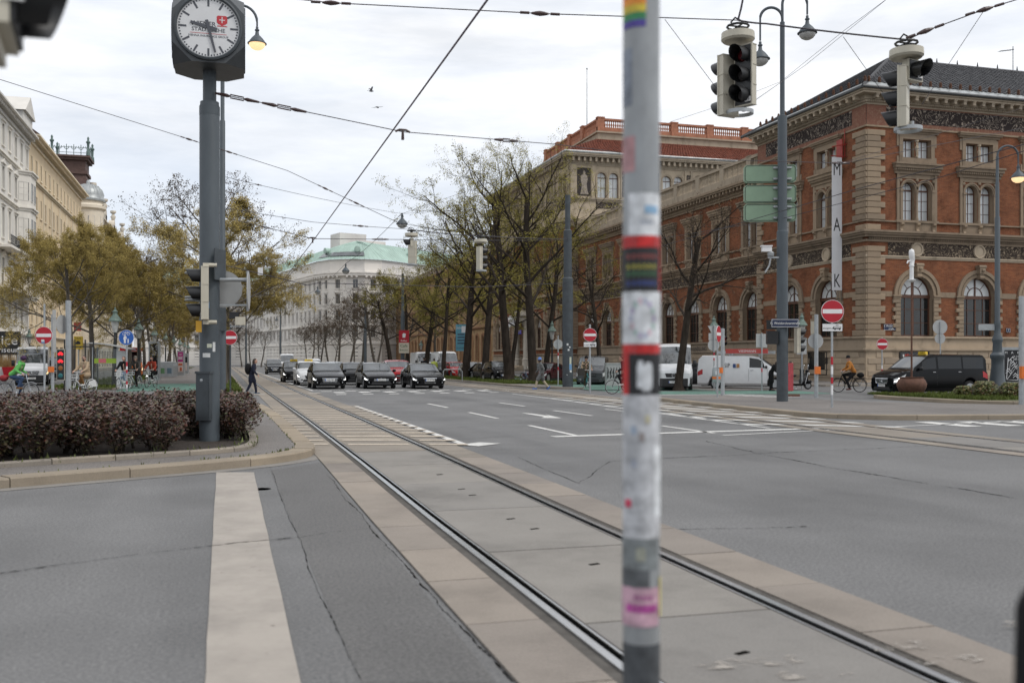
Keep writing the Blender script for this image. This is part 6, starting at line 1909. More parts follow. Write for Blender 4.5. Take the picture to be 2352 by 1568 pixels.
s = thing('traffic_light','black signal seen from the side on the stop island mast below the street name','traffic light',P(1783,775,D - .1)); MB(Matrix.Rotation(face(0),4,'Z')).box(-.35,.05,-.1,.1,-.24,.24).build('signal_housing',M_BLACK,s); head(s,(.92,.0,-.55),face(95),'rxx',1.0)
s = thing('security_camera','white traffic camera on a bracket left of the lamp mast','camera',P(1764,578,D - .1),face(0))
q = MB(); q.box(-.22,.12,-.09,.09,0,.2); q.box(-.26,.14,-.11,.11,.18,.22); q.build('camera_body',M_SIGW,s)
q = MB(); q.lathe([(.11,-.16),(.13,-.05),(.08,0)],12,(.1,0,0)); q.box(.0,.5,-.03,.03,-.24,-.18); q.tube([(.1,0,-.2),(.05,0,-.5),(-.1,0,-.75)],.03,6); q.build('camera_bracket',M_GALV,s)
# right mast with ornate foot and lit lamp
D = 47.7; b = GU(2291,D,.15)
z0 = .15; Z = lambda v: zz(v,D,z0)
t = mast('ornate grey lamp mast with a lit lamp behind the shrubs at the right',b,[(.42,0),(.42,.25),(.36,.4),(.27,1.2),(.27,1.5),(.33,1.6),(.33,1.72),(.22,1.85),(.2,2.3),(.24,2.4),(.24,2.5),(.15,2.7),(.14,3.1),(.16,3.2),(.12,3.35),(.12,Z(500)),(.09,Z(497)),(.09,Z(420)),(.07,Z(418)),(.07,Z(360))],18)
swan(t,Z(370),1.0 * CR[0],1.0 * CR[1],Z(335),Z(376)); lamp(t,(1.0 * CR[0],1.0 * CR[1],Z(376) - .64),1)
MB(Matrix.Rotation(face(0),4,'Z')).box(-.9,-.1,-.02,.02,2.9,3.2).build('mast_plate',M_GALV,t)
# mast by the cycle path, posters on it
D = 56.1; b = GU(1304,D); Z = lambda v: zz(v,D)
t = mast('dark mast with flyers and stickers beside the green cycle path',b,[(.30,0),(.30,Z(640)),(.235,Z(637)),(.235,Z(530)),(.15,Z(527)),(.15,Z(448))],16,M_MASTD,'mast','mast')
for (z,a,w,h,mi) in ((2.5,-95,.1,.12,0),(2.35,-70,.08,.08,0),(1.6,-62,.12,.4,1),(1.25,-62,.16,.34,2),(1.0,-58,.14,.12,0),(2.2,-84,.1,.1,0),(.8,-100,.05,.05,0)):
 q = MB(); aa = radians(a) - YAW; decal(q,.30,z - h / 2,z + h / 2,aa - w / .6,aa + w / .6,lift=.003); q.build('sticker',M_STICK[mi],t)
for u,D,vt,lab in ((925,96,628,'grey mast rising behind the waiting cars with a red advertising sign'),(839,130,668,'distant grey mast behind the black estate car'),(644,190,705,'far grey mast beside the white van'),(467 + 98,205,700,'far slim mast near the avenue end')):
 b = GU(u,D); mast(lab,b,[(.2,0),(.2,zz(vt,D) * .6),(.14,zz(vt,D) * .62),(.12,zz(vt,D))],10,M_MAST,'mast','mast')
s = thing('advertising_sign','red and white cafe advertising sign on the mast behind the cars','sign',P(928,787,95.6),face(-10))
MB().box(-.5,.5,-.04,.04,.0,1.2).build('sign_top',M_SIGR,s); MB().box(-.5,.5,-.04,.04,-1.0,-.001).build('sign_bottom',mat('sign_cream',(.55,.5,.4),rough=.5,var=.05),s)
q = MB(); q.lathe([(0,-.045),(.16,-.045),(.16,-.041)],12,(0,0,.75),axis='Y'); q.prism([(-.15,.5),(.12,.5),(.2,.85),(-.05,.95)],-.046,-.041,plane='XZ'); q.build('emblem',M_SIGW,s)
text('Café',.4,mat('letter_green',(.03,.12,.05),rough=.5,var=0),s,(0,-.045,-.3)); text('Bräuner',.26,MATS['letter_green'],s,(0,-.045,-.7)); text('Kaffee',.24,M_SIGW,s,(0,-.045,.2))
s = thing('poster_board','light blue poster board fixed to the first tree trunk of the right row','poster',P(1059,776,84),face(-8))
MB().box(-.45,.45,-.04,.04,-1.1,1.15).build('board',mat('poster_blue',(.10,.30,.38),rough=.5,var=.08),s); text('Schau',.3,M_SIGW,s,(-.05,-.05,.85)); text('UNGARN',.2,M_ENAMEL,s,(0,-.05,-.85))
for z in (.3,.05,-.2,-.45): MB().box(-.3,.3,-.046,-.041,z - .05,z + .05).build('text_line',M_ENAMEL,s)
MB().box(.05,.4,-.046,-.041,.45,1.0).build('poster_figure',M_SIGW,s)

# ---- old town lanterns along the paths
def lantern():
 t = thing('lantern','','lantern',(0,0,0))
 MB().lathe([(.20,0),(.20,.25),(.15,.32),(.13,.8),(.16,.9),(.10,1.0),(.075,1.15),(.065,2.7),(.09,2.76),(.06,2.82),(.05,3.05),(.07,3.1)],12).build('post',M_CAST,t,40)
 q = MB()
 for a in (0,pi): q.tube([(.03 * cos(a),.03 * sin(a),3.0),(.2 * cos(a),.2 * sin(a),3.15),(.31 * cos(a),.31 * sin(a),3.4),(.32 * cos(a),.32 * sin(a),3.75)],.018,6)
 q.build('lantern_cradle',M_CAST,t)
 MB().lathe([(.09,3.1),(.12,3.16),(.23,3.72),(.22,3.76)],8).build('lantern_glass',M_BOWL,t)
 MB().lathe([(.36,3.74),(.36,3.78),(.28,3.92),(.16,4.08),(.12,4.16),(.12,4.26),(.16,4.28),(.1,4.36),(.05,4.42),(.06,4.48),(0,4.56)],8).build('lantern_roof',M_VERD,t)
 return t
LN = lantern(); GRP = 'old town lanterns along the paths'
spots = [(-5.75,61.0,'nearest green roofed lantern behind the blue path sign'),(-5.7,77.7,'green roofed lantern between the cyclist in grey and the cyclist in red'),(-5.6,94.4,'green roofed lantern in front of the black poster column'),
  (-5.55,112,'green roofed lantern beside the recycling bins'),(-5.5,131,'green roofed lantern just left of the magenta poster column'),(-5.5,150,'distant green roofed lantern behind the magenta poster column'),(-5.5,170,'farthest but one green roofed lantern on the left path'),(-5.5,190,'farthest green roofed lantern on the left path'),
  (-17.6,78,'green roofed lantern behind the no entry sign at the far left'),(-17.6,105,'green roofed lantern between the thick pole and the taxi sign')]
for i,(x,y,lab) in enumerate(spots):
 if i == 0: o = LN; o.location = (x,y,.1); tag(o,lab,None,GRP)
 else: dup(LN,(x,y,.1),None,lab,GRP)
for u,D,lab in ((1268,77,'black lantern beside the mast with flyers'),(1842,64,'black lantern post in front of the museum wall behind the scooter'),(967,150,'lantern before the ochre building behind the black saloon'),(1640,68,'lantern half hidden behind the bare tree trunk')):
 b = GU(u,D); dup(LN,(b.x,b.y,0.1),None,lab,GRP)

# ---- wires
def wire(label,pts,r=.011,m=M_WIRE,sag=0.0,ins=(),name='overhead_wire',n=14):
 pts = [Vector(p) for p in pts]; t = thing(name,label,'wire',pts[0])
 out = []
 for a,b in zip(pts,pts[1:]):
  k = n if sag else 1
  for i in range(k):
   f = i / k; p = a.lerp(b,f); p.z -= sag * 4 * f * (1 - f); out.append(p - pts[0])
 out.append(pts[-1] - pts[0])
 MB().tube(out,r,5).build('wire_strand',m,t)
 for (seg_,f,kind) in ins:
  a,b = pts[seg_],pts[seg_ + 1]; p = a.lerp(b,f) - pts[0]; p.z -= sag * 4 * f * (1 - f); d = (b - a).normalized()
  q = MB()
  if kind == 'egg':
   q.tube([p - d * .13,p - d * .07,p,p + d * .07,p + d * .13],[.015,.03,.04,.03,.015],8)
   q.tube([p - d * .3,p - d * .16],.022,5); q.tube([p + d * .16,p + d * .3],.022,5)
  else:
   for s in (-1,1): q.tube([p + d * s * .12,p + d * s * .2,p + d * s * .42],[.014,.036,.02],6);
   q.tube([p - d * .13 + Vector((0,0,.03)),p + d * .13 + Vector((0,0,.03))],.012,4); q.tube([p - d * .13 - Vector((0,0,.03)),p + d * .13 - Vector((0,0,.03))],.012,4)
  q.build('insulator',M_INS,t)
 return t
cz = 5.62
wire('purple tram contact wire running along the near track into the distance',[(lerp_tab(TC1,s),s,cz) for s in (-8,17.6,33.1,61,90,120,160,220)],.014,M_WIREP,name='contact_wire')
wire('tram contact wire above the far track',[(lerp_tab(TC2,s),s,cz) for s in (-8,20,40,62,90,120,160,220)],.010,M_WIRE,name='contact_wire')
# chain of hanging lamps over the carriageway
HL = [(10.9,61.5,10.75),(10.9,90.5,10.3),(11.1,119.5,10.3),(11.0,148.5,10.4),(11.0,177.5,10.4),(11.0,206.5,10.4)]
LP_ = thing('hanging_lamp','','street lamp',(0,0,0)); lamp(LP_,(0,0,-.62),0,1.05)
for i,p in enumerate(HL):
 lab = ['nearest','second','third','fourth','fifth','farthest'][i] + ' bell lamp hung above the middle of the avenue'
 if i == 0: LP_.location = p; tag(LP_,lab,None,'bell lamps hung over the avenue')
 else: dup(LP_,p,None,lab,'bell lamps hung over the avenue')
wire('cable carrying the hanging bell lamps along the avenue',[(p[0],p[1],p[2] + .05) for p in HL],.016,sag=.25)
lm = GU(511,38.0); rm = GU(1304,56.1)
wire('span wire from the left mast to the nearest hanging bell lamp',[P(520,407,38.2),HL[0]],.010,sag=.1,ins=[(0,.12,'egg')])
wire('span wire from the nearest hanging bell lamp to the right mast',[HL[0],P(1304,462,56.1)],.010,sag=.05,ins=[(0,.3,'egg')])
wire('span wire running up from the nearest hanging bell lamp into the trees',[HL[0],P(1140,415,80)],.010)
wire('span wire from the clock column across the avenue',[P(503,216,18.0),P(925,303,17.6),P(1280,332,22),P(1517,363,24),P(1937,375,28),P(2352,294,32)],.0085,ins=[(0,.1,'bar'),(0,.36,'bar'),(1,.62,'bar'),(3,.98,'bar')])
wire('long span wire from the upper left to the hanging traffic light',[P(-60,164,30),P(434,320,36),P(660,392,37),P(945,526,38.0)],.011,ins=[(1,.0,'egg'),(1,.4,'egg'),(2,.3,'egg'),(2,.55,'egg')])
wire('cable between the two small hanging traffic lights and the right mast',[P(945,527,38),P(1104,541,38),P(1304,548,56)],.017,sag=.05)
wire('lower span wire crossing the avenue at the far hanging lamps',[P(516,478,38.1),P(718,510,36),P(840,520,37),P(945,527,38)],.009,ins=[(1,.9,'egg')])
wire('thin wire from the left mast through the contact wire hanger',[P(518,500,38.2),P(718,548,32.7),P(1110,552,40),P(1304,552,56),P(1517,548,50),P(1797,502,35.9),P(2160,407,28),P(2352,347,25)],.011,ins=[(0,.5,'bar'),(1,.35,'bar')])
wire('thick black cable hanging low across the avenue',[P(520,610,38),P(650,641,41),P(694,652,42),P(705,655,42),P(730,650,43),P(1091,659,50),P(1304,650,56)],.017)
tag(MB().cbox((0,0,0),(.2,.02,.3),face(0)).build('wire_tag',M_SIGW,loc=P(598,623,40)),'small white tag hanging on the thick cable near the clock column','tag')
wire('span wire at the top carrying the big hanging traffic lights',[P(640,-6,15),P(760,7,15),P(1250,32,15),P(1430,38,15),P(1695,47,15)],.0085,ins=[(1,.0,'egg'),(1,.98,'egg')])
wire('thick bundled cable between the two big hanging traffic lights',[P(1695,47,15),P(1760,55,15),P(2085,92,15)],.014,sag=.01)
wire('span wire from the right big hanging traffic light to the upper right',[P(2085,92,15),P(2125,72,15),P(2262,22,15),P(2400,-20,15)],.0085,ins=[(1,.0,'egg'),(2,0,'egg')])
wire('black cable from above down to the left big hanging traffic light',[P(1712,-30,15),P(1702,20,15),P(1695,47,15)],.016)
wire('thin stay wire left of the left big hanging traffic light',[P(1527,45,15),P(1648,206,15.1)],.0045)
wire('thin stay wire right of the left big hanging traffic light',[P(2035,0,24),P(1850,150,24),P(1728,235,15.1)],.005)
wire('thin stay wire right of the right big hanging traffic light',[P(2262,22,15),P(2118,240,15.1)],.0045)
wire('thin stay wire left of the right big hanging traffic light',[P(1937,85,15),P(2040,230,15.1)],.0045)
wire('thin wire crossing the sky from the mast to the museum roof',[P(1540,280,40),P(1648,245,38),P(1793,188,36),P(1937,72,30),P(2040,-4,26)],.006)
wire('thin wire from the mast head to the museum wall',[P(1797,372,36),P(1935,374,45),P(2360,245,62)],.009)
for (u,v,D,lab) in ((925,303,17.6,'contact wire hanger on the span wire above the near track'),(718,548,32.7,'contact wire hanger in front of the green roof edge')):
 t = thing('wire_hanger',lab,'wire fitting',P(u,v,D)); q = MB(); q.tube([(-.13,0,.0),(-.06,0,.035),(.06,0,.035),(.13,0,0)],.02,6); q.cyl((0,0,.03),(0,0,-.14),.022,.03,6); q.build('hanger_body',M_INS,t)

# ---- two flying gulls
def bird(label,u,v,D,s,roll):
 t = thing('gull',label,'bird',P(u,v,D),face(roll)); t.scale = (.42,.42,.42)
 q = MB(); q.tube([(-.22,0,0),(-.1,0,.01),(.08,0,.02),(.2,0,.05),(.26,0,.04)],[.01,.06,.07,.045,.008],8)
 for sg in (-1,1):
  q.add([(-.08,0,.04),(.1,0,.04),(.08,sg * .3,.22 * s),(-.05,sg * .28,.2 * s),(-.06,sg * .62,.16 * s)],[(0,1,2,3),(3,2,4)])
 q.add([(-.2,0,0),(-.34,-.07,0),(-.34,.07,0)],[(0,1,2)]); q.build('bird_body',mat('gull_grey',(.12,.12,.13),rough=.8,var=.3),t)
bird('upper dark gull flying with raised wings against the clouds',852,210,36,1.6,30); bird('lower small gull gliding against the clouds',867,247,36,.1,70)

# ---- foreground pole with stickers (out of focus)
D = 2.95; b = GU(1473,D); R0 = .0545
t = thing('sticker_pole','blurred grey pole covered in stickers close in front of the camera','pole',b)
ZP = lambda v: HCAM + (VH - v) / FPX * D
MB().lathe([(R0,0),(R0,3.4)],24).build('post',mat('pole_galv',(.30,.315,.325),rough=.45,metal=.2,var=.22,scale=9,stretch=(1,1,.4)),t,40)
ca = atan2(-CD[1],-CD[0])
def stk(v0,v1,f0,f1,m,lift=.001,name='sticker'):
 """f0..f1: -1 = left edge of the pole, +1 = right edge"""
 a0,a1 = ca + math.asin(max(-1,min(1,f0))),ca + math.asin(max(-1,min(1,f1)))
 q = MB(); decal(q,R0,ZP(v1),ZP(v0),a0,a1,lift=lift,n=10); q.build(name,m,t)
PM = lambda n,c: mat('pole_' + n,c,rough=.55,var=.38,scale=22)
stk(1470,2200,-1,1,PM('base_dark',(.062,.068,.075))); stk(1470,2200,.985,-.985,PM('base_dark',(.062,.068,.075))) if False else None
for i,c in enumerate(((.55,.06,.03),(.7,.25,.03),(.65,.5,.05),(.04,.25,.09),(.07,.05,.28))): stk(-10 + i * 17,-10 + (i + 1) * 17,-.99,.12,PM('rainbow%d' % i,c),name='rainbow_stripe')
stk(120,250,-1,-.6,PM('tape',(.22,.25,.30))); stk(320,400,-1,-.45,PM('pinkred',(.45,.25,.26)))
stk(450,545,-.75,.92,PM('white',(.64,.66,.68))); stk(478,496,.05,.75,PM('bluetxt',(.25,.42,.6)),.002,'sticker_print'); stk(510,520,-.2,.5,PM('greytxt',(.42,.45,.5)),.002,'sticker_print')
stk(545,905,-1,1,PM('red',(.48,.015,.015)),.0006)
stk(572,672,-1,.86,PM('black',(.012,.012,.014)),.0018)
for v,c,n in ((592,(.22,.05,.045),'r'),(615,(.27,.25,.04),'y'),(631,(.04,.12,.05),'g'),(653,(.03,.05,.19),'b')):
 for k in range(6): stk(v - 5,v + 6,-.82 + k * .26,-.82 + k * .26 + .15,PM('txt' + n,c),.0026,'sticker_print')
stk(672,790,-1,1,PM('white2',(.62,.64,.66)),.0022)
for k in range(14):
 a = 2 * pi * k / 14; stk(733 + 40 * sin(a) - 7,733 + 40 * sin(a) + 7,-.05 + .58 * cos(a) - .09,-.05 + .58 * cos(a) + .09,PM('swirl%d' % (k % 4),((.42,.38,.52),(.36,.48,.45),(.55,.42,.47),(.40,.42,.52))[k % 4]),.003,'sticker_print')
stk(812,905,-.75,.96,PM('black',(.012,.012,.014)),.0018)
for (v0,v1,f0,f1) in ((838,890,-.35,.45),(828,845,-.3,-.05),(832,846,.1,.38),(885,897,-.1,.35)): stk(v0,v1,f0,f1,PM('pale',(.5,.52,.54)),.0026,'sticker_print')
stk(905,1230,-1,.96,PM('peeled',(.47,.48,.50)),.0012); stk(1020,1180,.55,1,PM('white',(.64,.66,.68)),.002)
for (v,f,c) in ((985,-.5,(.28,.34,.42)),(960,.2,(.5,.47,.33)),(1000,-.1,(.32,.28,.27)),(1060,-.5,(.40,.43,.5)),(1151,-.75,(.6,.06,.12))): stk(v - 9,v + 9,f - .13,f + .13,PM('spot%d' % v,c),.003,'sticker_print')
stk(1230,1300,-1,.75,PM('grey',(.20,.22,.225)),.002); stk(1250,1280,-.4,.1,PM('greyp',(.3,.31,.26)),.003,'sticker_print'); stk(1300,1345,-1,.3,PM('dgrey',(.10,.108,.115)),.0025)
stk(1320,1410,.85,1,PM('yellow',(.6,.52,.2)),.003)
stk(1340,1428,-1,.8,PM('pink',(.52,.33,.40)),.0028)
for k in range(6): stk(1378,1396,-.8 + k * .25,-.8 + k * .25 + .2,PM('magenta',(.42,.05,.30)),.004,'sticker_print')
for k in range(5): stk(1356,1368,-.5 + k * .2,-.5 + k * .2 + .15,PM('magenta2',(.40,.16,.30)),.004,'sticker_print')
# ---- blurred signal in the upper left corner
p = P(33,-22,2.6)
t = thing('traffic_light','blurred signal with a black visor and number 43 in the upper left corner','traffic light',p)
rz = face(112)
inst(MB().box(-.15,.15,.0,.16,-.13,.5).box(-.13,.13,.03,.14,-.172,-.1301).mesh('signal_housing',M_BEIGE),'signal_housing',t,(0,0,0),rz)
inst(MB().box(-.138,.138,-.012,-.001,-.12,.5).mesh('signal_front',M_BLACK),'signal_front',t,(0,0,0),rz)
o = inst(ME_VIS,'visor',t,Matrix.Rotation(rz,4,'Z') @ Vector((0,.015,0)),rz); o.scale = (1.02,.62,1.02)
T = Matrix.Rotation(rz - pi / 2,4,'Z'); q = MB(T); q.box(-.012,.034,-.158,-.1505,-.075,-.038); q.build('number_tag',M_SIGW,t)
text('43',.034,M_LET,t,T @ Vector((.011,-.160,-.056)),(pi / 2,0,rz - pi / 2),ext=.0004,bold=.02)

# ---- planter with pump sculpture
D = 43.0; b = GU(2094,D,.15)
t = thing('planter_pot','big round rusty planter pot with a tall thin pole on the grass bed','planter',b)
MB().lathe([(.34,0),(.5,.1),(.6,.32),(.62,.45),(.55,.62),(.48,.68),(.5,.74),(.45,.74),(.4,.62)],28).build('pot',M_RUST,t,50)
MB().cyl((0,0,.5),(0,0,4.85),.045,.035,10).build('pole',M_RUST,t)
q = MB(); q.lathe([(.03,4.82),(.16,4.9),(.17,4.95),(.09,4.97),(.085,5.5),(.11,5.52),(.11,5.56),(.085,5.6),(.085,5.85),(.11,5.9),(.12,6.1),(.10,6.22),(.0,6.28)],14)
q.tube([(-.05,0,5.75),(-.2,-.02,5.74),(-.24,-.02,5.64)],.035,8); q.tube([(.05,0,6.15),(.12,0,6.1),(.14,0,5.8),(.10,0,5.62)],.022,6); q.build('pump',M_SIGW,t,50)
# ---- litter bin
b = GU(1646,50); t = thing('litter_bin','grey litter bin with orange band beside the signal pole','litter bin',b)
MB().lathe([(.05,0),(.05,.6)],8).build('post',M_GALV,t); MB().lathe([(.2,.5),(.22,.55),(.22,1.15),(.18,1.28),(.0,1.36)],16).build('bin_body',M_GALV,t,40); MB().lathe([(.223,.68),(.223,.8)],16).build('bin_band',M_ORANGE,t)
MB().lathe([(0,-.2),(.09,-.2),(.09,-.18)],12,(0,-.0,1.16),axis='Y').build('bin_opening',M_BLACK,t); MB(Matrix.Rotation(face(0),4,'Z')).box(-.1,.05,-.235,-.22,.9,1.08).build('bin_notice',M_SIGW,t)
# ---- grey graffiti cabinet
t = thing('utility_cabinet','pale utility cabinet sprayed with black graffiti near the green cycle path','cabinet',GU(1408,62,.03),face(8))
MB().box(-.46,.46,-.25,.25,0,1.35).box(-.5,.5,-.28,.28,1.35,1.42).build('cabinet_body',M_SIGBK,t)
q = MB(); rnd = random.Random(3)
for k in range(5): q.tube([(-.38 + k * .18 + rnd.uniform(-.04,.04),-.256,.45 + j * .14) for j in range(6)],[.02,.05,.03,.055,.03,.015],5)
q.build('graffiti',M_LET,t)
# ---- bus shelter, poster columns, bins, taxi sign
b = GU(246,56.0); t = thing('bus_shelter','glass bus shelter with a curved roof and a green stripe','bus shelter',b,face(12))
q = MB()
for x,y in ((-.75,0),(-.75,1.3),(.55,0),(.78,1.5)): q.box(x - .04,x + .04,y - .04,y + .04,0,2.35)
q.build('shelter_frame',M_GALV,t)
q = MB(); vs = []
for k in range(11):
 x = -.95 + 2.1 * k / 10; z = 2.55 - .35 * ((k / 10) ** 2)
 for y in (-.3,2.6): vs += [(x,y,z),(x,y,z + .06)]
for k in range(10): a = 4 * k; q.f += [(a,a + 4,a + 6,a + 2),(a + 1,a + 3,a + 7,a + 5),(a,a + 1,a + 5,a + 4),(a + 2,a + 6,a + 7,a + 3)]
q.v = vs; q.m = [0] * len(q.f); q.build('shelter_roof',M_SIGBK,t)
M_CLEAR = mat('shelter_glass',(.62,.66,.64),rough=.02,var=0,trans=.95);
q = MB(); q.box(-.7,.5,-.006,.006,.25,2.3); q.box(-.756,-.744,.05,1.25,.25,2.3); q.build('shelter_glass',M_CLEAR,t)
MB().box(-.7,.5,-.012,-.007,1.45,1.72).build('shelter_stripe',mat('stripe_green',(.25,.36,.03),rough=.4,var=0),t)
MB().box(.5,.98,-.05,.12,0,2.15).build('shelter_panel',M_SIGBK,t); MB().box(-.45,-.05,-.016,-.0125,1.47,1.7).build('shelter_logo',mat('logo_pink',(.5,.12,.14),rough=.4,var=0),t)
def column(label,u,D,w,h,mats,z0=.1):
 t = thing('poster_column',label,'poster',GU(u,D,z0),face(-6)); MB().box(-w / 2,w / 2,-.15,.15,0,h).build('case',M_GALV,t)
 n = len(mats); hh = (h - .5) / n
 for k,m in enumerate(mats): MB().box(-w / 2 + .1,w / 2 - .1,-.17,-.152,.35 + k * hh,.35 + (k + 1) * hh).build('poster',m,t)
 return t
M_PBLK = sgraffito('poster_black',(.015,.015,.016),(.55,.55,.55),1.3,4)
M_MAG = mat('poster_magenta',(.42,.03,.20),rough=.4,var=.05); M_PWH = mat('poster_pale',(.6,.5,.46),rough=.4,var=.15,scale=4)
t = column('tall black and white poster column behind the cyclist in red',355,76,.82,2.95,[M_PBLK])
t = column('poster column with a magenta upper poster and a pale lower poster',416,100,.72,2.5,[M_PWH,M_MAG])
for z,w in ((2.1,.12),(1.85,.2),(1.75,.2),(1.65,.22)): MB().box(-w,w,-.185,-.172,z - .04,z + .02).build('text_line',M_SIGW,t)
MB().box(-.05,.15,-.185,-.172,.45,.8).build('poster_picture',mat('bottle_orange',(.5,.12,.04),rough=.4,var=.2),t); MB().box(-.2,.2,-.185,-.172,1.0,1.2).build('text_line',MATS['bottle_orange'],t)
t = column('narrow black and white poster case right of the magenta poster column',428,112,.5,2.3,[M_PWH,M_PBLK])
t = column('museum poster with white scrawl on black at the right edge',2322,52,.95,2.15,[mat('poster_dark',(.012,.012,.014),rough=.3,var=0)],.15)
for ch,x in (('M',-.3),('A',0),('K',.3)): text(ch,.17,M_SIGW,t,(x,-.185,1.86))
text('14.12.',.14,M_SIGW,t,(.18,-.185,1.66),name='lettering'); text('—7.5.',.14,M_SIGW,t,(.2,-.185,1.5))
q = MB(); rnd = random.Random(2)
for k in range(9):
 x,z = rnd.uniform(-.2,.2),.55 + k * .12; q.tube([(x - .14,-.176,z),(x - .02,-.176,z + .12),(x + .1,-.176,z - .02),(x + .16,-.176,z + .1)],[.012,.03,.02,.012],4)
q.tube([(-.28,-.176,.5),(-.2,-.176,1.6),(-.12,-.176,1.0),(-.05,-.176,1.5)],.018,4); q.tube([(.28,-.176,.45),(.26,-.176,1.2),(-.27,-.176,.45),(.28,-.176,.43)],.016,4); q.build('scrawl',M_SIGW,t)
for i,(dx,c,lab) in enumerate(((0,(.10,.22,.10),'grey recycling container with a green flap beside the lantern'),(1.5,(.10,.16,.2),'grey recycling container with a blue flap beside the lantern'))):
 t = thing('recycling_bin',lab,'recycling bin',GU(378 + i * 16,92,.1),face(0),'recycling containers beside the path')
 MB().prism([(-.34,0),(.34,0),(.36,1.0),(.27,1.35),(-.27,1.35),(-.36,1.0)],-.6,.6,plane='XZ').build('bin_body',M_GALV,t); MB().box(-.2,.2,-.62,-.601,.3,.8).build('bin_panel',mat('bin_panel%d' % i,c,rough=.5,var=.1),t); MB().box(-.3,.3,-.3,.3,1.351,1.4).build('bin_lid',M_SIGW,t)
t = thing('taxi_sign','tall yellow taxi rank sign with black lettering beside the tree trunk','sign',P(180,787,66),face(5)); MB().box(-.28,.28,-.05,.05,-.42,.42).build('sign_board',mat('taxi_yellow',(.62,.42,.03),rough=.5,var=.05),t)
text('TAXI',.17,M_LET,t,(0,-.056,.29)); text('01 24',.16,M_LET,t,(0,-.056,-.3)); MB().box(-.15,.15,-.058,-.051,-.1,.04).box(-.1,.09,-.058,-.051,.0401,.12).build('pictogram',M_LET,t); MB().box(-.03,.03,-.03,.03,-2.7,-.42).build('post',M_GALV,t)
# black iron tree guard frame by the cyclist in beige
t = thing('tree_guard','black iron guard frame around the tree behind the cyclist in beige','tree guard',GU(172,52)); q = MB()
for x in (-.5,0,.5,.9): q.box(x - .03,x + .03,-.03,.03,0,2.7)
q.box(-.5,.9,-.025,.025,2.3,2.36); q.box(-.5,.9,-.025,.025,.3,.36); q.build('guard_frame',M_IRON,t)
# warning barrier board behind the mast
t = thing('barrier_board','red and grey barrier board on a foot behind the stop island mast','barrier',GU(1816,44.5),face(25)); MB().box(-.14,.14,-.02,.02,.25,1.5).build('board',mat('barrier_red',(.36,.05,.06),rough=.5,var=.3,scale=8),t); MB().box(-.4,.4,-.15,.15,0,.1).build('foot',M_RUST,t)
# tubular railings on the right verge
t = thing('hoop_railing','bent steel hoop railing at the start of the tree row','railing',GU(1040,72,.1)); MB().tube([(-.7,0,0),(-.7,0,.7),(-.6,0,.85),(.6,0,.85),(.7,0,.7),(.7,0,0)],.035,8).build('rail',M_GALV,t)
# planters with dry grass at far left
for i,(u,m_,lab) in enumerate(((4,M_SIGW,'white square planter with dry grass at the left edge'),(23,M_SIGR,'red slanted planter with dry grass at the left edge'))):
 t = thing('grass_planter',lab,'planter',GU(u,88)); t.scale = (.7,.7,.68); MB().add([(-.55,-.55,0),(.55,-.55,0),(.55,.55,0),(-.55,.55,0),(-.8,-.8,1.5),(.8,-.8,1.5),(.8,.8,1.5),(-.8,.8,1.5)],[(0,1,5,4),(1,2,6,5),(2,3,7,6),(3,0,4,7),(4,5,6,7)]).build('pot',m_,t)
 q = MB(); rnd = random.Random(i)
 for k in range(220):
  a,r = rnd.uniform(0,6.28),rnd.uniform(0,.6); l = rnd.uniform(.8,2.0); e = rnd.uniform(0,.7)
  x,y = cos(a) * r,sin(a) * r; q.add([(x - .02,y,1.45),(x + .02,y,1.45),(x + cos(a) * e,y + sin(a) * e,1.45 + l)],[(0,1,2)])
 q.build('dry_grass',mat('dry_grass',(.36,.24,.10),rough=.8,var=.3),t,kind='stuff')
# ================================================================ vehicles
def paintm(name,c,metal=0.0):
 return mat(name,c,rough=0.13,metal=metal,var=0.04,coat=0.12,spec=0.16)
C_BLACK = paintm('car_paint_black',(0.004,0.0042,0.005)); C_GREY = paintm('car_paint_grey',(0.09,0.095,0.10),.3); C_WHITE = paintm('car_paint_white',(0.66,0.67,0.68))
C_RED = paintm('car_paint_red',(0.36,0.018,0.022)); C_SILVER = paintm('car_paint_silver',(0.30,0.31,0.32),.4); C_MAROON = paintm('car_paint_maroon',(0.045,0.012,0.016)); C_DGREY = paintm('car_paint_dark_grey',(0.035,0.037,0.040),.2); C_OR = paintm('car_paint_orange',(0.55,0.14,0.03))
M_CGLASS = mat('car_glass',(0.010,0.012,0.014),rough=0.03,var=0,spec=0.45)
M_WSCR = mat('windscreen_glass',(0.045,0.052,0.056),rough=0.04,var=0.75,scale=1.6,spec=1.0)
M_WSCR.node_tree.nodes['Principled BSDF'].inputs['IOR'].default_value = 1.7
M_TYRE = mat('tyre_rubber',(0.014,0.014,0.015),rough=0.85,var=0.15)
M_RIM = mat('alloy_rim',(0.42,0.43,0.44),rough=0.3,metal=0.7,var=0.05)
M_PLAST = mat('black_plastic',(0.016,0.016,0.017),rough=0.6,var=0.1)
M_CHROME = mat('chrome',(0.72,0.73,0.74),rough=0.12,metal=1.0,var=0)
M_HL = mat('headlight_glass',(0.50,0.52,0.53),rough=0.08,var=0.35,scale=9,spec=0.8)
M_HLON = mat('headlight_lit',(0.85,0.87,0.9),rough=0.2,var=0,emit=(1,0.97,0.92),es=2.2)
M_HLY = mat('headlight_warm',(0.9,0.7,0.4),rough=0.2,var=0,emit=(1,0.72,0.35),es=1.3)
M_TAIL = mat('tail_light',(0.35,0.01,0.012),rough=0.2,var=0)
M_PLATE = mat('number_plate',(0.66,0.66,0.64),rough=0.4,var=0)
M_TAXI = mat('taxi_roof_sign',(0.62,0.42,0.02),rough=0.4,var=0)

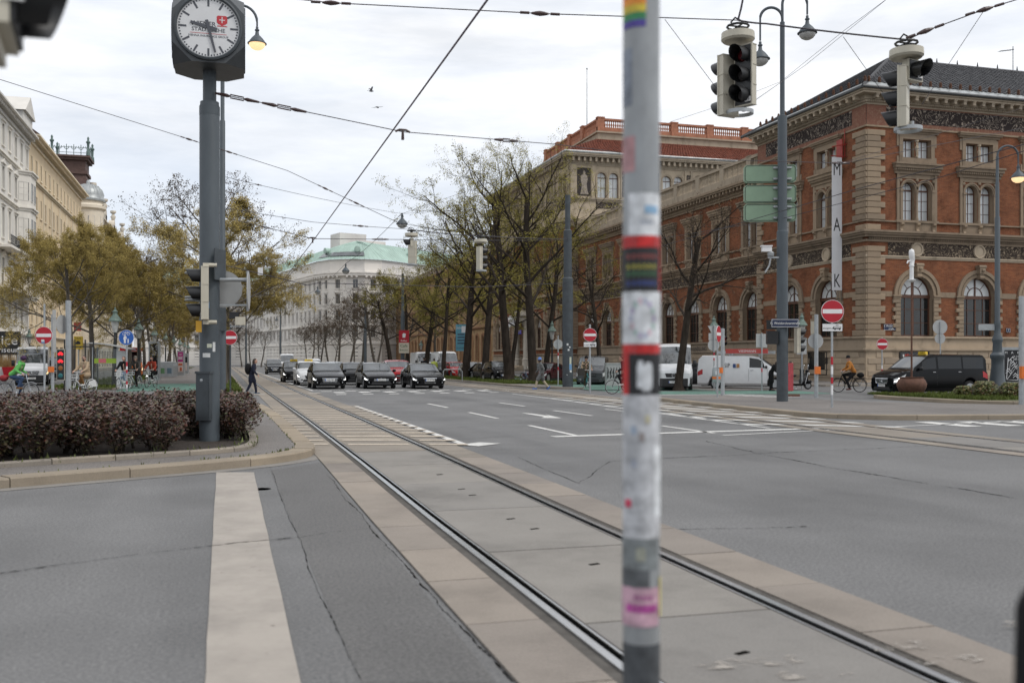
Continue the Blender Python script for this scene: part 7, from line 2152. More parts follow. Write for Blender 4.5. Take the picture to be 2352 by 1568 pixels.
def lin(tab,x):
 if x <= tab[0][0]: return tab[0][1]
 for (a,p),(b,q) in zip(tab,tab[1:]):
  if x <= b: return p + (q - p) * (x - a) / max(1e-9,b - a)
 return tab[-1][1]
class Shell:
 """car body surface: rings along the length; front at -y"""
 def __init__(s,L_,W,prof,belt,r,axles,tumble=0.76,hoodw=0.9,zb=0.19,nose=0.74,tail=0.85,flare=0.0):
  s.L = L_; s.W = W; s.prof = prof; s.belt = belt; s.r = r; s.ax = axles; s.t = tumble; s.hw = hoodw; s.zb = zb; s.nose = nose; s.tail = tail
  s.H = max(z for _,z in prof)
 def ring(s,y):
  L2 = s.L / 2; r = s.r
  zb = s.zb
  for a in s.ax:
   d = abs(y - a)
   if d < r + .055: zb = max(zb,r + sqrt((r + .055) ** 2 - d * d))
  f = lin([(-L2,s.nose),(-L2 + .07,.88),(-L2 + .22,.955),(-L2 + .6,1),(L2 - .6,1),(L2 - .18,.95),(L2,s.tail)],y)
  w = s.W / 2 * f
  zr = lin(s.prof,y)
  zbelt = min(lin(s.belt,y),zr - .03)
  g = max(0,(zr - zbelt - .05) / max(.2,s.H - zbelt))
  g = min(1,g)
  zl = zb + .10 if zb > s.zb + .01 else zb + .13
  zl = min(zl,zbelt - .08)
  zm = max(zl + .03,zl * .45 + zbelt * .55)
  wr = w * s.hw * (1 - g) + s.W / 2 * s.t * min(1,f * 1.05) * g
  e0 = .93 if zb < s.zb + .01 else 1.0
  return [(0,zb),(w * .86,zb),(w * (.985 if e0 < 1 else 1.0),zl),(w,zm),(w * .965,zbelt),(wr,zr - .045 * (1 if g > .1 else .6)),(wr * .78,zr - .004),(0,zr + .012)]
 def ys(s):
  L2 = s.L / 2; q = {round(-L2 + s.L * i / 36,4) for i in range(37)}
  q |= {round(y,4) for y,_ in s.prof} | {round(y,4) for y,_ in s.belt} | {round(-L2 + .07,4),round(-L2 + .22,4),round(L2 - .18,4)}
  for a in s.ax:
   for k in range(-6,7): q.add(round(a + (s.r + .054) * sin(pi / 2 * k / 6),4))
  return sorted(y for y in q if -L2 <= y <= L2)
 def S(s,y,k,off=0.0,sg=1):
  R_ = s.ring(y); i = min(int(k),6); f = k - i
  x = R_[i][0] + (R_[i + 1][0] - R_[i][0]) * f; z = R_[i][1] + (R_[i + 1][1] - R_[i][1]) * f
  if off:
   e = .03; A = s.S(y - e,k); B = s.S(y + e,k); k2 = min(6.98,k + .1); C_ = s.S(y,k2); D = s.S(y,max(0,k - .1))
   n = (Vector(C_) - Vector(D)).cross(Vector(B) - Vector(A))
   if n.length > 1e-9:
    n.normalize()
    if n.x < -0.05 or (abs(n.x) <= .05 and n.z < 0): n = -n
    return (sg * (x + n.x * off),y + n.y * off,z + n.z * off)
  return (sg * x,y,z)
 def body(s):
  mb = MB(); ys = s.ys(); vs = []; n = 15
  for y in ys:
   R_ = s.ring(y)
   vs += [(x,y,z) for x,z in R_] + [(-x,y,z) for x,z in R_[-2:0:-1]]
  n = 14
  fs = [(i * n + j,i * n + (j + 1) % n,(i + 1) * n + (j + 1) % n,(i + 1) * n + j) for i in range(len(ys) - 1) for j in range(n)]
  fs += [tuple(range(n)),tuple((len(ys) - 1) * n + j for j in range(n - 1,-1,-1))]
  return mb.add(vs,fs)
 def patch(s,mb,ya,yb,ka,kb,off=.006,ny=8,nk=3,sg=1,mi=0):
  """ya, yb: values or (at ka, at kb) pairs"""
  ya = ya if isinstance(ya,tuple) else (ya,ya); yb = yb if isinstance(yb,tuple) else (yb,yb)
  vs = []
  for j in range(nk + 1):
   t = j / nk; k = ka + (kb - ka) * t; a = ya[0] + (ya[1] - ya[0]) * t; b = yb[0] + (yb[1] - yb[0]) * t
   for i in range(ny + 1): vs.append(s.S(a + (b - a) * i / ny,k,off,sg))
  w = ny + 1
  mb.add(vs,[(j * w + i,j * w + i + 1,(j + 1) * w + i + 1,(j + 1) * w + i) for j in range(nk) for i in range(ny)],mi)
WHEELS = {}
def wheel_mesh(r,spokes=5,cover=False):
 key = (r,spokes,cover)
 if key in WHEELS: return WHEELS[key]
 q = MB(); q.lathe([(r * .66,-.1),(r * .93,-.105),(r,-.07),(r,.07),(r * .93,.105),(r * .66,.1),(r * .66,-.1)],24,axis='X'); ty = q.mesh('wheel',M_TYRE,40)
 q = MB(); q.lathe([(r * .66,-.09),(r * .62,-.095),(r * .6,-.06),(.05,-.05),(.05,.05),(r * .6,.06),(r * .62,.095),(r * .66,.09)],20,axis='X',mi=1)
 q.lathe([(r * .675,-.102),(r * .60,-.100),(r * .60,-.09)],20,axis='X'); q.lathe([(r * .675,.102),(r * .60,.100),(r * .60,.09)],20,axis='X')
 for sx in (-1,1):
  for k in range(spokes):
   a = 2 * pi * k / spokes; d = Vector((0,cos(a),sin(a))); e = Vector((0,-sin(a),cos(a)))
   q.add([d * .03 + e * .035 + Vector((sx * .085,0,0)),d * r * .63 + e * .035 + Vector((sx * .1,0,0)),d * r * .63 - e * .035 + Vector((sx * .1,0,0)),d * .03 - e * .035 + Vector((sx * .085,0,0))],[(0,1,2,3)])
  q.lathe([(0,sx * .1),(.05,sx * .098),(.05,sx * .06)],10,axis='X')
 WHEELS[key] = (ty,q.mesh('rim',[M_RIM,M_PLAST])); return WHEELS[key]
KINDS = {
 # L, W, profile (y as a share measured from the front in metres), belt, wheel radius, front/rear overhang
 'estate': dict(L=4.85,W=1.86,prof=[(0,.62),(.10,.72),(.5,.84),(1.35,.99),(2.15,1.43),(2.7,1.49),(4.2,1.45),(4.7,1.02),(4.85,.80)],belt=[(0,.60),(1.3,.90),(4.6,.98),(4.85,.78)],r=.33,fo=.86,ro=1.05),
 'saloon': dict(L=4.90,W=1.87,prof=[(0,.60),(.10,.70),(.5,.82),(1.4,.97),(2.2,1.40),(2.8,1.455),(3.5,1.38),(4.25,1.06),(4.8,1.03),(4.9,.82)],belt=[(0,.58),(1.35,.88),(4.2,.99),(4.9,.80)],r=.34,fo=.9,ro=1.1),
 'suv': dict(L=4.70,W=1.90,prof=[(0,.78),(.08,.92),(.5,1.04),(1.2,1.14),(1.85,1.66),(2.4,1.75),(4.0,1.73),(4.5,1.2),(4.7,.95)],belt=[(0,.76),(1.2,1.05),(4.5,1.12),(4.7,.9)],r=.38,fo=.84,ro=.95,zb=.26),
 'crossover': dict(L=4.39,W=1.82,prof=[(0,.68),(.10,.82),(.5,.95),(1.15,1.06),(1.85,1.5),(2.3,1.56),(3.4,1.50),(4.2,1.10),(4.39,.85)],belt=[(0,.66),(1.1,.96),(4.1,1.08),(4.39,.84)],r=.36,fo=.9,ro=.85,zb=.22),
 'sportsuv': dict(L=5.1,W=2.02,prof=[(0,.70),(.10,.84),(.6,.98),(1.5,1.09),(2.25,1.56),(2.8,1.635),(3.8,1.56),(4.9,1.12),(5.1,.9)],belt=[(0,.68),(1.4,1.0),(4.9,1.1),(5.1,.88)],r=.40,fo=.95,ro=1.1,zb=.24),
 'small': dict(L=3.57,W=1.63,prof=[(0,.62),(.08,.76),(.4,.90),(.85,.99),(1.45,1.42),(1.9,1.49),(2.8,1.42),(3.4,1.0),(3.57,.8)],belt=[(0,.6),(.9,.9),(3.4,.96),(3.57,.78)],r=.29,fo=.62,ro=.65,nose=.78),
 'tiny': dict(L=2.75,W=1.66,prof=[(0,.70),(.06,.86),(.25,.98),(.55,1.06),(1.1,1.48),(1.5,1.555),(2.3,1.5),(2.65,1.1),(2.75,.85)],belt=[(0,.68),(.5,.95),(2.6,1.0),(2.75,.82)],r=.29,fo=.42,ro=.46,nose=.8),
 'hatch': dict(L=4.0,W=1.74,prof=[(0,.62),(.08,.75),(.4,.88),(1.0,1.0),(1.7,1.42),(2.2,1.47),(3.2,1.43),(3.85,1.05),(4.0,.82)],belt=[(0,.6),(1.0,.9),(3.8,.98),(4.0,.8)],r=.31,fo=.78,ro=.72),
 'van': dict(L=5.14,W=1.93,prof=[(0,.80),(.06,.95),(.35,1.08),(.95,1.22),(1.75,1.80),(2.3,1.90),(4.9,1.88),(5.08,1.70),(5.14,1.1)],belt=[(0,.78),(.95,1.14),(4.9,1.16),(5.14,1.0)],r=.33,fo=.9,ro=1.04,tumble=.86,nose=.82,tail=.95,zb=.2),
 'highvan': dict(L=5.9,W=2.0,prof=[(0,.95),(.05,1.08),(.35,1.2),(.8,1.34),(1.35,2.05),(1.75,2.42),(2.3,2.52),(5.75,2.5),(5.86,2.35),(5.9,1.4)],belt=[(0,.92),(.8,1.24),(5.7,1.28),(5.9,1.2)],r=.34,fo=.95,ro=1.25,tumble=.90,nose=.84,tail=.97,zb=.24),
}
def star(mb,c,r,y):
 mb.tube([(c[0] + r * cos(a),y,c[1] + r * sin(a)) for a in np.linspace(0,2 * pi,17)[:-1]],r * .09,5,close=True)
 for k in range(3):
  a = pi / 2 + k * 2 * pi / 3; mb.tube([(c[0],y,c[1]),(c[0] + r * cos(a),y,c[1] + r * sin(a))],[r * .16,r * .05],5)
def car(label,kind,loc,rz,paint,plate=None,lights='on',grille='bar',taxi=False,windows=True,cat='car',rails=False,group=None,name='parked_car',detail=2,cargo=False,bumper=None,mirror=None,num=None):
 K = KINDS[kind]; L2 = K['L'] / 2
 pf = [(y - L2,z) for y,z in K['prof']]; bt = [(y - L2,z) for y,z in K['belt']]
 ax = [-L2 + K['fo'],L2 - K['ro']]
 s = Shell(K['L'],K['W'],pf,bt,K['r'],ax,tumble=K.get('tumble',.76),zb=K.get('zb',.19),nose=K.get('nose',.74),tail=K.get('tail',.85))
 t = thing(name,label,cat,loc,rz,group)
 s.body().build('body',paint,t,32)
 p = K['prof']; cowl,r0 = next((p[i][0],p[i + 1][0]) for i in range(len(p) - 1) if p[i + 1][1] - p[i][1] > .3)
 if kind == 'highvan': r0 = 1.72
 if kind == 'van': r0 = 1.75
 i_end = len(p) - 1
 r1 = p[-3][0] if kind not in ('saloon',) else p[-5][0]
 tail_ = p[-2][0] if kind not in ('saloon',) else p[-4][0]
 q = MB()
 for sg in (-1,1): s.patch(q,cowl - L2 + .07,r0 - L2 - .05,5.02,7,.008,8,6,sg)
 q.build('windscreen',M_WSCR,t,True)
 if not cargo and kind not in ('van','highvan'):
  q = MB()
  for sg in (-1,1): s.patch(q,r1 - L2 + .06,tail_ - L2 - .05,5.1,7,.008,6,6,sg)
  q.build('rear_window',M_CGLASS,t,True)
 # side windows
 spans = [(cowl + .42,(cowl + r0) / 2 + .75),((cowl + r0) / 2 + .83,(cowl + r0) / 2 + 1.62)]
 if tail_ - spans[1][1] > .7: spans.append((spans[1][1] + .07,tail_ - .22))
 if kind == 'van': spans = [(cowl + .45,2.25),(2.36,3.65),(3.74,4.9)]
 if kind == 'highvan': spans = [(cowl + .35,2.0),(2.2,3.5),(3.6,5.4)]
 if kind in ('tiny','small'): spans = [(cowl + .38,cowl + 1.45),(cowl + 1.52,tail_ - .18)]
 if cargo: spans = spans[:1]
 for a,b in spans:
  if b - a < .15: continue
  for sg in (-1,1):
   q = MB(); top = 4.88 if kind != 'highvan' else 4.62
   s.patch(q,(a - L2,a - L2 + (.12 if a == spans[0][0] else 0)),(b - L2,b - L2),4.10,top,.006,6,3,sg); q.build('side_window',M_CGLASS,t,True)
 # door seams and handles
 q = MB()
 for sg in (-1,1):
  for y in [spans[0][0] - .12] + [sp_[1] + .035 for sp_ in spans[:2]]:
   yy = y - L2
   if yy < L2 - .4: q.tube([s.S(yy,k,.001,sg) for k in (2.3,2.7,3.0,3.5,3.95)],.006,4)
 q.build('door_seam',M_PLAST,t)
 for sg in (-1,1):
  for sp_ in spans[:2]:
   yy = sp_[1] - L2 - .14; c0 = s.S(yy,3.8,.02,sg); MB().cbox(c0,(.03,.16,.028)).build('door_handle',M_CHROME if detail > 1 else paint,t)
 # wheels
 ty,rm = wheel_mesh(K['r'])
 for a in ax:
  for sg in (-1,1):
   w = inst(ty,'wheel',t,(sg * (K['W'] / 2 - .125),a,K['r'])); inst(rm,'rim',w)
 MB().box(-K['W'] / 2 + .24,K['W'] / 2 - .24,-L2 + .25,L2 - .2,.16,.5).build('underbody',M_PLAST,t)
 # mirrors
 ym = cowl - L2 + .38; zb_ = lin(bt,ym)
 for sg in (-1,1):
  q = MB(); x = K['W'] / 2 * .97; q.sphere((sg * (x + .11),ym,zb_ + .10),.11,8,6,sc=(1,.7,.75)); q.cyl((sg * x * .96,ym + .02,zb_ + .02),(sg * (x + .05),ym,zb_ + .07),.03,.03,5)
  if kind in ('highvan',): q = MB(); q.box(min(sg * (x + .05),sg * (x + .25)),max(sg * (x + .05),sg * (x + .25)),ym - .06,ym + .04,zb_ + .0,zb_ + .38)
  q.build('mirror',mirror or (paint if kind not in ('van','highvan') else M_PLAST),t,True)
 # front: lights, grille, bumper intake, plate
 zf = K['prof'][0][1]; zn = K['prof'][1][1]; nw = K['W'] / 2
 hl = M_HLON if lights == 'on' else (M_HLY if lights == 'warm' else M_HL)
 for sg in (-1,1):
  q = MB()
  if kind == 'small':
   for zc,rr in ((zf - .02,.095),(zf - .2,.07)):
    yc = -L2 + .10; q.lathe([(0,yc - .06),(rr * .7,yc - .05),(rr,yc - .0),(rr,yc + .12)],14,(sg * nw * .68,0,zc),axis='Y')
   q.build('headlight',hl,t,True)
  elif kind == 'tiny':
   q.sphere((sg * nw * .66,-L2 + .12,zf + .02),.13,10,8,sc=(1,.8,.9)); q.build('headlight',M_HL,t,True)
  else:
   s.patch(q,(-L2 + .02,-L2 + .04),(-L2 + .44,-L2 + .60),3.05 if kind not in ('van','highvan') else 2.9,3.86,.012,6,3,sg); q.build('headlight',M_HL,t,True)
   if lights != 'off':
    q = MB(); s.patch(q,(-L2 + .03,-L2 + .08),(-L2 + .22,-L2 + .40),3.15,3.42,.02,4,2,sg); s.patch(q,(-L2 + .16,-L2 + .22),(-L2 + .24,-L2 + .34),3.3,3.75,.019,3,2,sg); q.build('daytime_light',hl,t,True)
  q = MB(); s.patch(q,L2 - .3,L2 - .02,3.1,3.85,.01,4,3,sg); q.build('tail_light',M_TAIL,t,True)
 yn = -L2 - .006
 zg0,zg1 = zf - .24,zf - .03
 gw = nw * .46
 if grille == 'big': zg0,zg1 = .34,zf + .0; gw = nw * .40
 MB().prism([(-gw,zg1),(-gw * .85,zg0),(gw * .85,zg0),(gw,zg1)],yn - .012,yn + .03,plane='XZ').build('grille',M_PLAST,t)
 q = MB()
 if grille in ('star','starbar'):
  q.tube([(-gw,yn - .014,zg1),(-gw * .85,yn - .014,zg0),(gw * .85,yn - .014,zg0),(gw,yn - .014,zg1)],.02,4,close=True)
  for k in (1,2) if grille == 'star' else (1,): q.box(-gw * .93,gw * .93,yn - .022,yn - .012,zg0 + (zg1 - zg0) * k / 3 - .014,zg0 + (zg1 - zg0) * k / 3 + .014)
  star(q,(0,(zg0 + zg1) / 2),.095,yn - .03)
 elif grille == 'big':
  q.tube([(-gw,yn - .014,zg1),(-gw * .85,yn - .014,zg0),(gw * .85,yn - .014,zg0),(gw,yn - .014,zg1)],.024,4,close=True)
  for k in range(4): q.tube([(-.11 + k * .073 + .045 * cos(a),yn - .02,zg1 - .09 + .045 * sin(a)) for a in np.linspace(0,2 * pi,13)[:-1]],.008,4,close=True)
 elif grille == 'chevron':
  for dz in (0,-.055): q.tube([(-.42,yn - .02,zg1 - .06 + dz),(-.12,yn - .02,zg1 - .06 + dz),(0,yn - .02,zg1 + .0 + dz),(.12,yn - .02,zg1 - .06 + dz),(.42,yn - .02,zg1 - .06 + dz)],.012,5)
 elif grille == 'vw':
  c0 = (0,(zg0 + zg1) / 2); q.tube([(c0[0] + .1 * cos(a),yn - .02,c0[1] + .1 * sin(a)) for a in np.linspace(0,2 * pi,17)[:-1]],.012,5,close=True)
  q.tube([(-.05,yn - .02,c0[1] + .085),(-.018,yn - .02,c0[1] + .005),(0,yn - .02,c0[1] + .05),(.018,yn - .02,c0[1] + .005),(.05,yn - .02,c0[1] + .085)],.009,4)
  q.tube([(-.085,yn - .02,c0[1] + .03),(-.04,yn - .02,c0[1] - .085),(0,yn - .02,c0[1] - .01),(.04,yn - .02,c0[1] - .085),(.085,yn - .02,c0[1] + .03)],.009,4)
 else: q.box(-gw * .9,gw * .9,yn - .02,yn - .012,(zg0 + zg1) / 2 - .012,(zg0 + zg1) / 2 + .012)
 q.build('emblem',M_CHROME,t)
 if grille != 'big':
  MB().prism([(-nw * .55,.40),(-nw * .62,.26),(nw * .62,.26),(nw * .55,.40)],yn - .012,yn + .03,plane='XZ').build('air_intake',M_PLAST,t)
 if bumper:
  q = MB()
  for sg in (-1,1): s.patch(q,-L2 + .005,ax[0] - K['r'] - .08,1.7,3.1,.012,8,5,sg)
  z1 = s.ring(-L2)[3][1]; q.box(-nw * .74,nw * .74,-L2 - .014,-L2,.24,z1 - .02); q.build('bumper',bumper,t,40)
 zp = .52 if grille != 'big' else .5
 if kind in ('van','highvan'): zp = .46
 if plate is not None:
  o = MB().box(-.26,.26,yn - .035,yn - .016,zp - .058,zp + .058).build('number_plate',M_PLATE,t)
  MB().box(-.258,-.222,yn - .0365,yn - .0352,zp - .056,zp + .056).build('plate_band',M_SIGB,t)
  text(plate,.105,M_LET,t,(.02,yn - .037,zp),ext=.0004,sx=.86)
 for sg in (-1,1): MB().box(min(sg * nw * .60,sg * nw * .76),max(sg * nw * .60,sg * nw * .76),-L2 + .0,-L2 + .08,.34,.42).build('fog_light',M_PLAST if detail < 2 else M_HL,t)
 if rails:
  for sg in (-1,1):
   q = MB(); q.tube([s.S(y,5.5,.05 if 0 < i < 8 else .0,sg) for i,y in enumerate(np.linspace(r0 - L2 + .1,r1 - L2 - .1,9))],.018,5); q.build('roof_rail',M_CHROME,t)
 if taxi:
  zt = s.ring(r0 - L2 + .5)[7][1]; q = MB(); q.prism([(-.28,0),(.28,0),(.24,.13),(-.24,.13)],-.06,.06,plane='XZ'); o = q.build('taxi_sign',M_TAXI,t,loc=(0,r0 - L2 + .5,zt - .01)); text('TAXI',.11,M_LET,t,(0,r0 - L2 + .435,zt + .055),ext=.0005)
 return t,s
def at(u,v,back=0.0,z=0.0):
 p = G(u,v,z); return p
def front_at(u,v,L_,rz=0.0):
 """car whose front bottom is seen at (u, v) on the ground"""
 p = G(u,v); d = Vector((sin(rz),-cos(rz),0)); return p - d * (L_ / 2)
GQ = 'cars waiting at the lights'
car('black estate car with lit corner lights and star emblem, first in the left lane','estate',front_at(758,893.5,4.85),0,C_BLACK,'W·81398Y','on','star',rails=True,group=GQ,name='estate_car')
car('black estate car with chevron emblem and fog lights, first in the middle lane','estate',front_at(876,893,4.85),0,C_BLACK,'W·87257U','on','chevron',rails=True,group=GQ,name='estate_car')
car('black saloon with four ring emblem and big grille, first in the right lane','saloon',front_at(988,893.3,4.9),0,C_BLACK,'HA·AB 728','on','big',group=GQ,name='saloon_car')
car('white crossover taxi with a yellow roof sign behind the first black estate','crossover',front_at(716,885.5,4.39),0,C_WHITE,None,'on','bar',taxi=True,group=GQ,name='crossover_car',bumper=None)
car('black taxi with a yellow roof sign behind the white crossover','crossover',front_at(680,878.5,4.39),0,C_BLACK,None,'on','bar',taxi=True,group=GQ,name='crossover_car')
car('small round black city car with round headlights between the two estates','small',front_at(817,884,3.57),0,C_BLACK,None,'on','bar',group=GQ,name='city_car',mirror=C_WHITE)
car('bright red sports utility car behind the black saloon','sportsuv',front_at(925,882.5,5.1),0,C_RED,None,'on','bar',group=GQ,name='suv_car')
car('white car with roof rails behind the waiting black taxi','suv',front_at(722,866,4.7),0,C_WHITE,None,'off','bar',rails=True,group=GQ,name='suv_car')
car('silver grey car half hidden behind the first black estate','estate',front_at(775,869,4.85),0,C_SILVER,None,'off','bar',rails=True,group=GQ,name='estate_car')
car('dark grey off road car alone in the left lane behind the queue','suv',front_at(631,859.5,4.7),0,C_DGREY,'W·34601','off','star',rails=True,name='suv_car')
car('white high roof van behind the dark grey off road car','highvan',front_at(661,853,5.9),0,C_WHITE,None,'off','bar',cargo=True,cat='van',name='delivery_van')
# parked along the service lane on the right
GP = 'cars parked along the museum lane'
def svc(u,Y,L_,rz=0):
 p = GU(u,Y); return p
car('white box van standing behind the black saloon','highvan',GU(972,110),0,C_WHITE,None,'off','bar',cargo=True,cat='van',group=GP,name='delivery_van')
car('white high roof van right of the man in yellow','highvan',GU(1022,104),0,C_WHITE,None,'off','bar',cargo=True,cat='van',group=GP,name='delivery_van')
car('grey parked car left of the small red hatchback','hatch',GU(1020,92),.1,C_GREY,None,'off','bar',group=GP)
car('small red hatchback parked left of the first tree trunk','hatch',GU(1045,91),.12,C_RED,None,'off','bar',group=GP)
car('silver parked car between the first and second tree trunks','hatch',GU(1089,84),.1,C_SILVER,None,'off','bar',group=GP)
car('dark low saloon parked between the first and second tree trunks','saloon',GU(1121,81),.1,C_BLACK,None,'off','bar',group=GP)
car('tiny black two seater parked between the second and third tree trunks','tiny',GU(1143,74.5),.12,C_BLACK,'W·5901','off','bar',group=GP)
car('dark maroon saloon parked behind the man with the blue hat','saloon',GU(1254,73),-.75,C_MAROON,None,'off','bar',group=GP,name='saloon_car')
car('dark grey people carrier parked behind the plaid cyclist','van',GU(1363,67),-.45,C_GREY,None,'off','bar',cat='van',group=GP,name='people_carrier')
car('white delivery van with round emblem behind the bare tree trunk','highvan',GU(1548,55.8),-.45,C_WHITE,'T·87029W','off','vw',cargo=True,cat='van',group=GP,bumper=M_PLAST,name='delivery_van')
car('small dark grey city car parked between the two white vans','small',GU(1619,60.5),1.05,C_DGREY,None,'off','bar',group=GP,name='city_car')
vt,vsx = car('white panel van with red roof carrier and company lettering','van',GU(1712,56.5),.95,C_WHITE,'W·2231','off','star',cargo=True,cat='van',group=GP,bumper=M_PLAST,name='panel_van')
MB().box(-.85,-.55,-1.3,1.0,2.0,2.25).build('roof_carrier',mat('carrier_red',(.45,.06,.05),rough=.5,var=.05),vt); MB().box(.2,.8,-1.6,1.6,1.98,2.14).build('roof_ladder',M_GALV,vt); MB().box(-.8,.8,-.9,-.8,1.86,2.0).box(-.8,.8,.7,.8,1.86,2.0).build('roof_bars',M_GALV,vt)
text('VIESMANN',.2,M_SIGW,vt,(-.853,-.2,2.12),rot=(pi / 2,0,-pi / 2)); text('SIP',.34,M_LET,vt,(-.985,.9,1.32),rot=(pi / 2,0,-pi / 2),sx=.8)
for i,c in enumerate(((.03,.07,.2),(.4,.2,.08))): MB().box(-.985,-.98,.42 - i * .2,.58 - i * .2,1.2,1.42).build('company_mark',mat('mark%d' % i,c,rough=.5,var=0),vt)
bv = Vector((29.4 + 5.14 / 2,39.4,0))
car('long shiny black van taxi with star emblem behind the rusty planter','van',bv,-pi / 2,C_BLACK,'W·9456TX','on','star',taxi=True,cat='van',name='van_taxi')
# left side
car('white high roof van with warm headlights behind the child cyclist','highvan',front_at(72,885,5.9,.12),.12,C_WHITE,'W·4442','warm','star',cargo=True,cat='van',bumper=M_PLAST,name='delivery_van')
car('black people carrier following the white van on the left','van',GU(134,83),.15,C_BLACK,None,'off','star',cat='van',name='people_carrier')
bt_,_ = car('orange and black service bus behind the trees on the left','highvan',GU(300,92),.1,C_OR,None,'warm','bar',cat='bus',name='service_bus')
MB().box(-.95,.95,-2.8,-1.2,2.45,2.75).build('roof_light_box',C_RED,bt_)
# scooter
def scooter(label,loc,rz):
 t = thing('scooter',label,'scooter',loc,rz)
 q = MB(); q.lathe([(.13,-.05),(.2,-.055),(.215,0),(.2,.055),(.13,.05)],20,axis='X'); tyre = q.mesh('wheel',M_TYRE,40)
 q = MB(); q.lathe([(.135,-.052),(.1,-.056),(.095,-.04),(.04,-.045),(.04,.045),(.095,.04),(.1,.056),(.135,.052)],16,axis='X'); rim = q.mesh('rim',M_RIM)
 for y in (-.66,.62): w = inst(tyre,'wheel',t,(0,y,.215)); inst(rim,'rim',w)
 q = MB(); q.sphere((0,.55,.52),.26,12,8,sc=(.62,1.35,.85)); q.prism([(-.45,.22),(.4,.22),(.4,.32),(-.4,.32)],-.17,.17,plane='YZ'); q.sphere((0,-.66,.42),.2,12,8,sc=(.5,1.15,.75)); q.build('body',C_BLACK,t,50)
 q = MB(); q.prism([(-.52,.3),(-.40,.3),(-.56,.95),(-.64,.95)],-.2,.2,plane='YZ'); q.build('leg_shield',C_BLACK,t); q = MB(); q.tube([(-.2,-.44,.3),(-.21,-.6,.95)],.012,5); q.tube([(.2,-.44,.3),(.21,-.6,.95)],.012,5); q.tube([(0,-.68,.35),(0,-.58,.98)],.03,6); q.build('trim',M_CHROME,t)
 q = MB(); q.sphere((0,.32,.78),.2,12,8,sc=(.7,1.7,.5)); q.build('seat',M_PLAST,t,True)
 q = MB(); q.sphere((0,-.62,1.02),.12,10,8,sc=(1,.9,.8)); q.tube([(-.34,-.5,1.05),(-.1,-.6,1.04),(.1,-.6,1.04),(.34,-.5,1.05)],.02,6); q.build('handlebar',C_BLACK,t,True)
 for sg in (-1,1): q = MB(); q.tube([(sg * .26,-.54,1.06),(sg * .3,-.56,1.28)],.008,4); q.sphere((sg * .3,-.56,1.32),.06,8,6,sc=(1,.4,1)); q.build('mirror',M_CHROME,t,True)
 MB().lathe([(0,-.76),(.07,-.74),(.08,-.68)],12,(0,0,.86),axis='Y').build('headlight',M_HL,t); q = MB(); q.tube([(0,.0,.25),(-.16,.08,.0)],.012,5); q.build('stand',M_CHROME,t)
 return t
scooter('black retro scooter parked facing right in front of the museum base',GU(1829,55.2),pi / 2 - YAW + .1)
# ================================================================ trees, hedge, shrubs
M_BARK = mat('bark_dark',(0.040,0.032,0.026),rough=0.95,var=0.4,scale=6,bump=0.9,bscale=14,stretch=(1,1,.25),spec=.08)
M_BARKL = mat('bark_grey',(0.085,0.072,0.058),rough=0.95,var=0.35,scale=6,bump=0.7,bscale=14,stretch=(1,1,.3))
M_TWIG = mat('twig_brown',(0.06,0.046,0.034),rough=0.95,var=0,spec=.05)
LEAF = {'ochre': [mat('bud_ochre_%d' % i,c,rough=.7,var=0,spec=.2) for i,c in enumerate(((.32,.245,.07),(.25,.185,.055),(.38,.30,.095),(.18,.135,.05)))],
  'lime': [mat('bud_lime_%d' % i,c,rough=.7,var=0,spec=.2) for i,c in enumerate(((.25,.215,.035),(.17,.14,.03),(.32,.29,.045),(.10,.08,.025)))],
  'brown': [mat('seed_brown_%d' % i,c,rough=.8,var=0,spec=.2) for i,c in enumerate(((.085,.055,.032),(.06,.04,.028),(.12,.085,.04),(.05,.035,.025)))]}
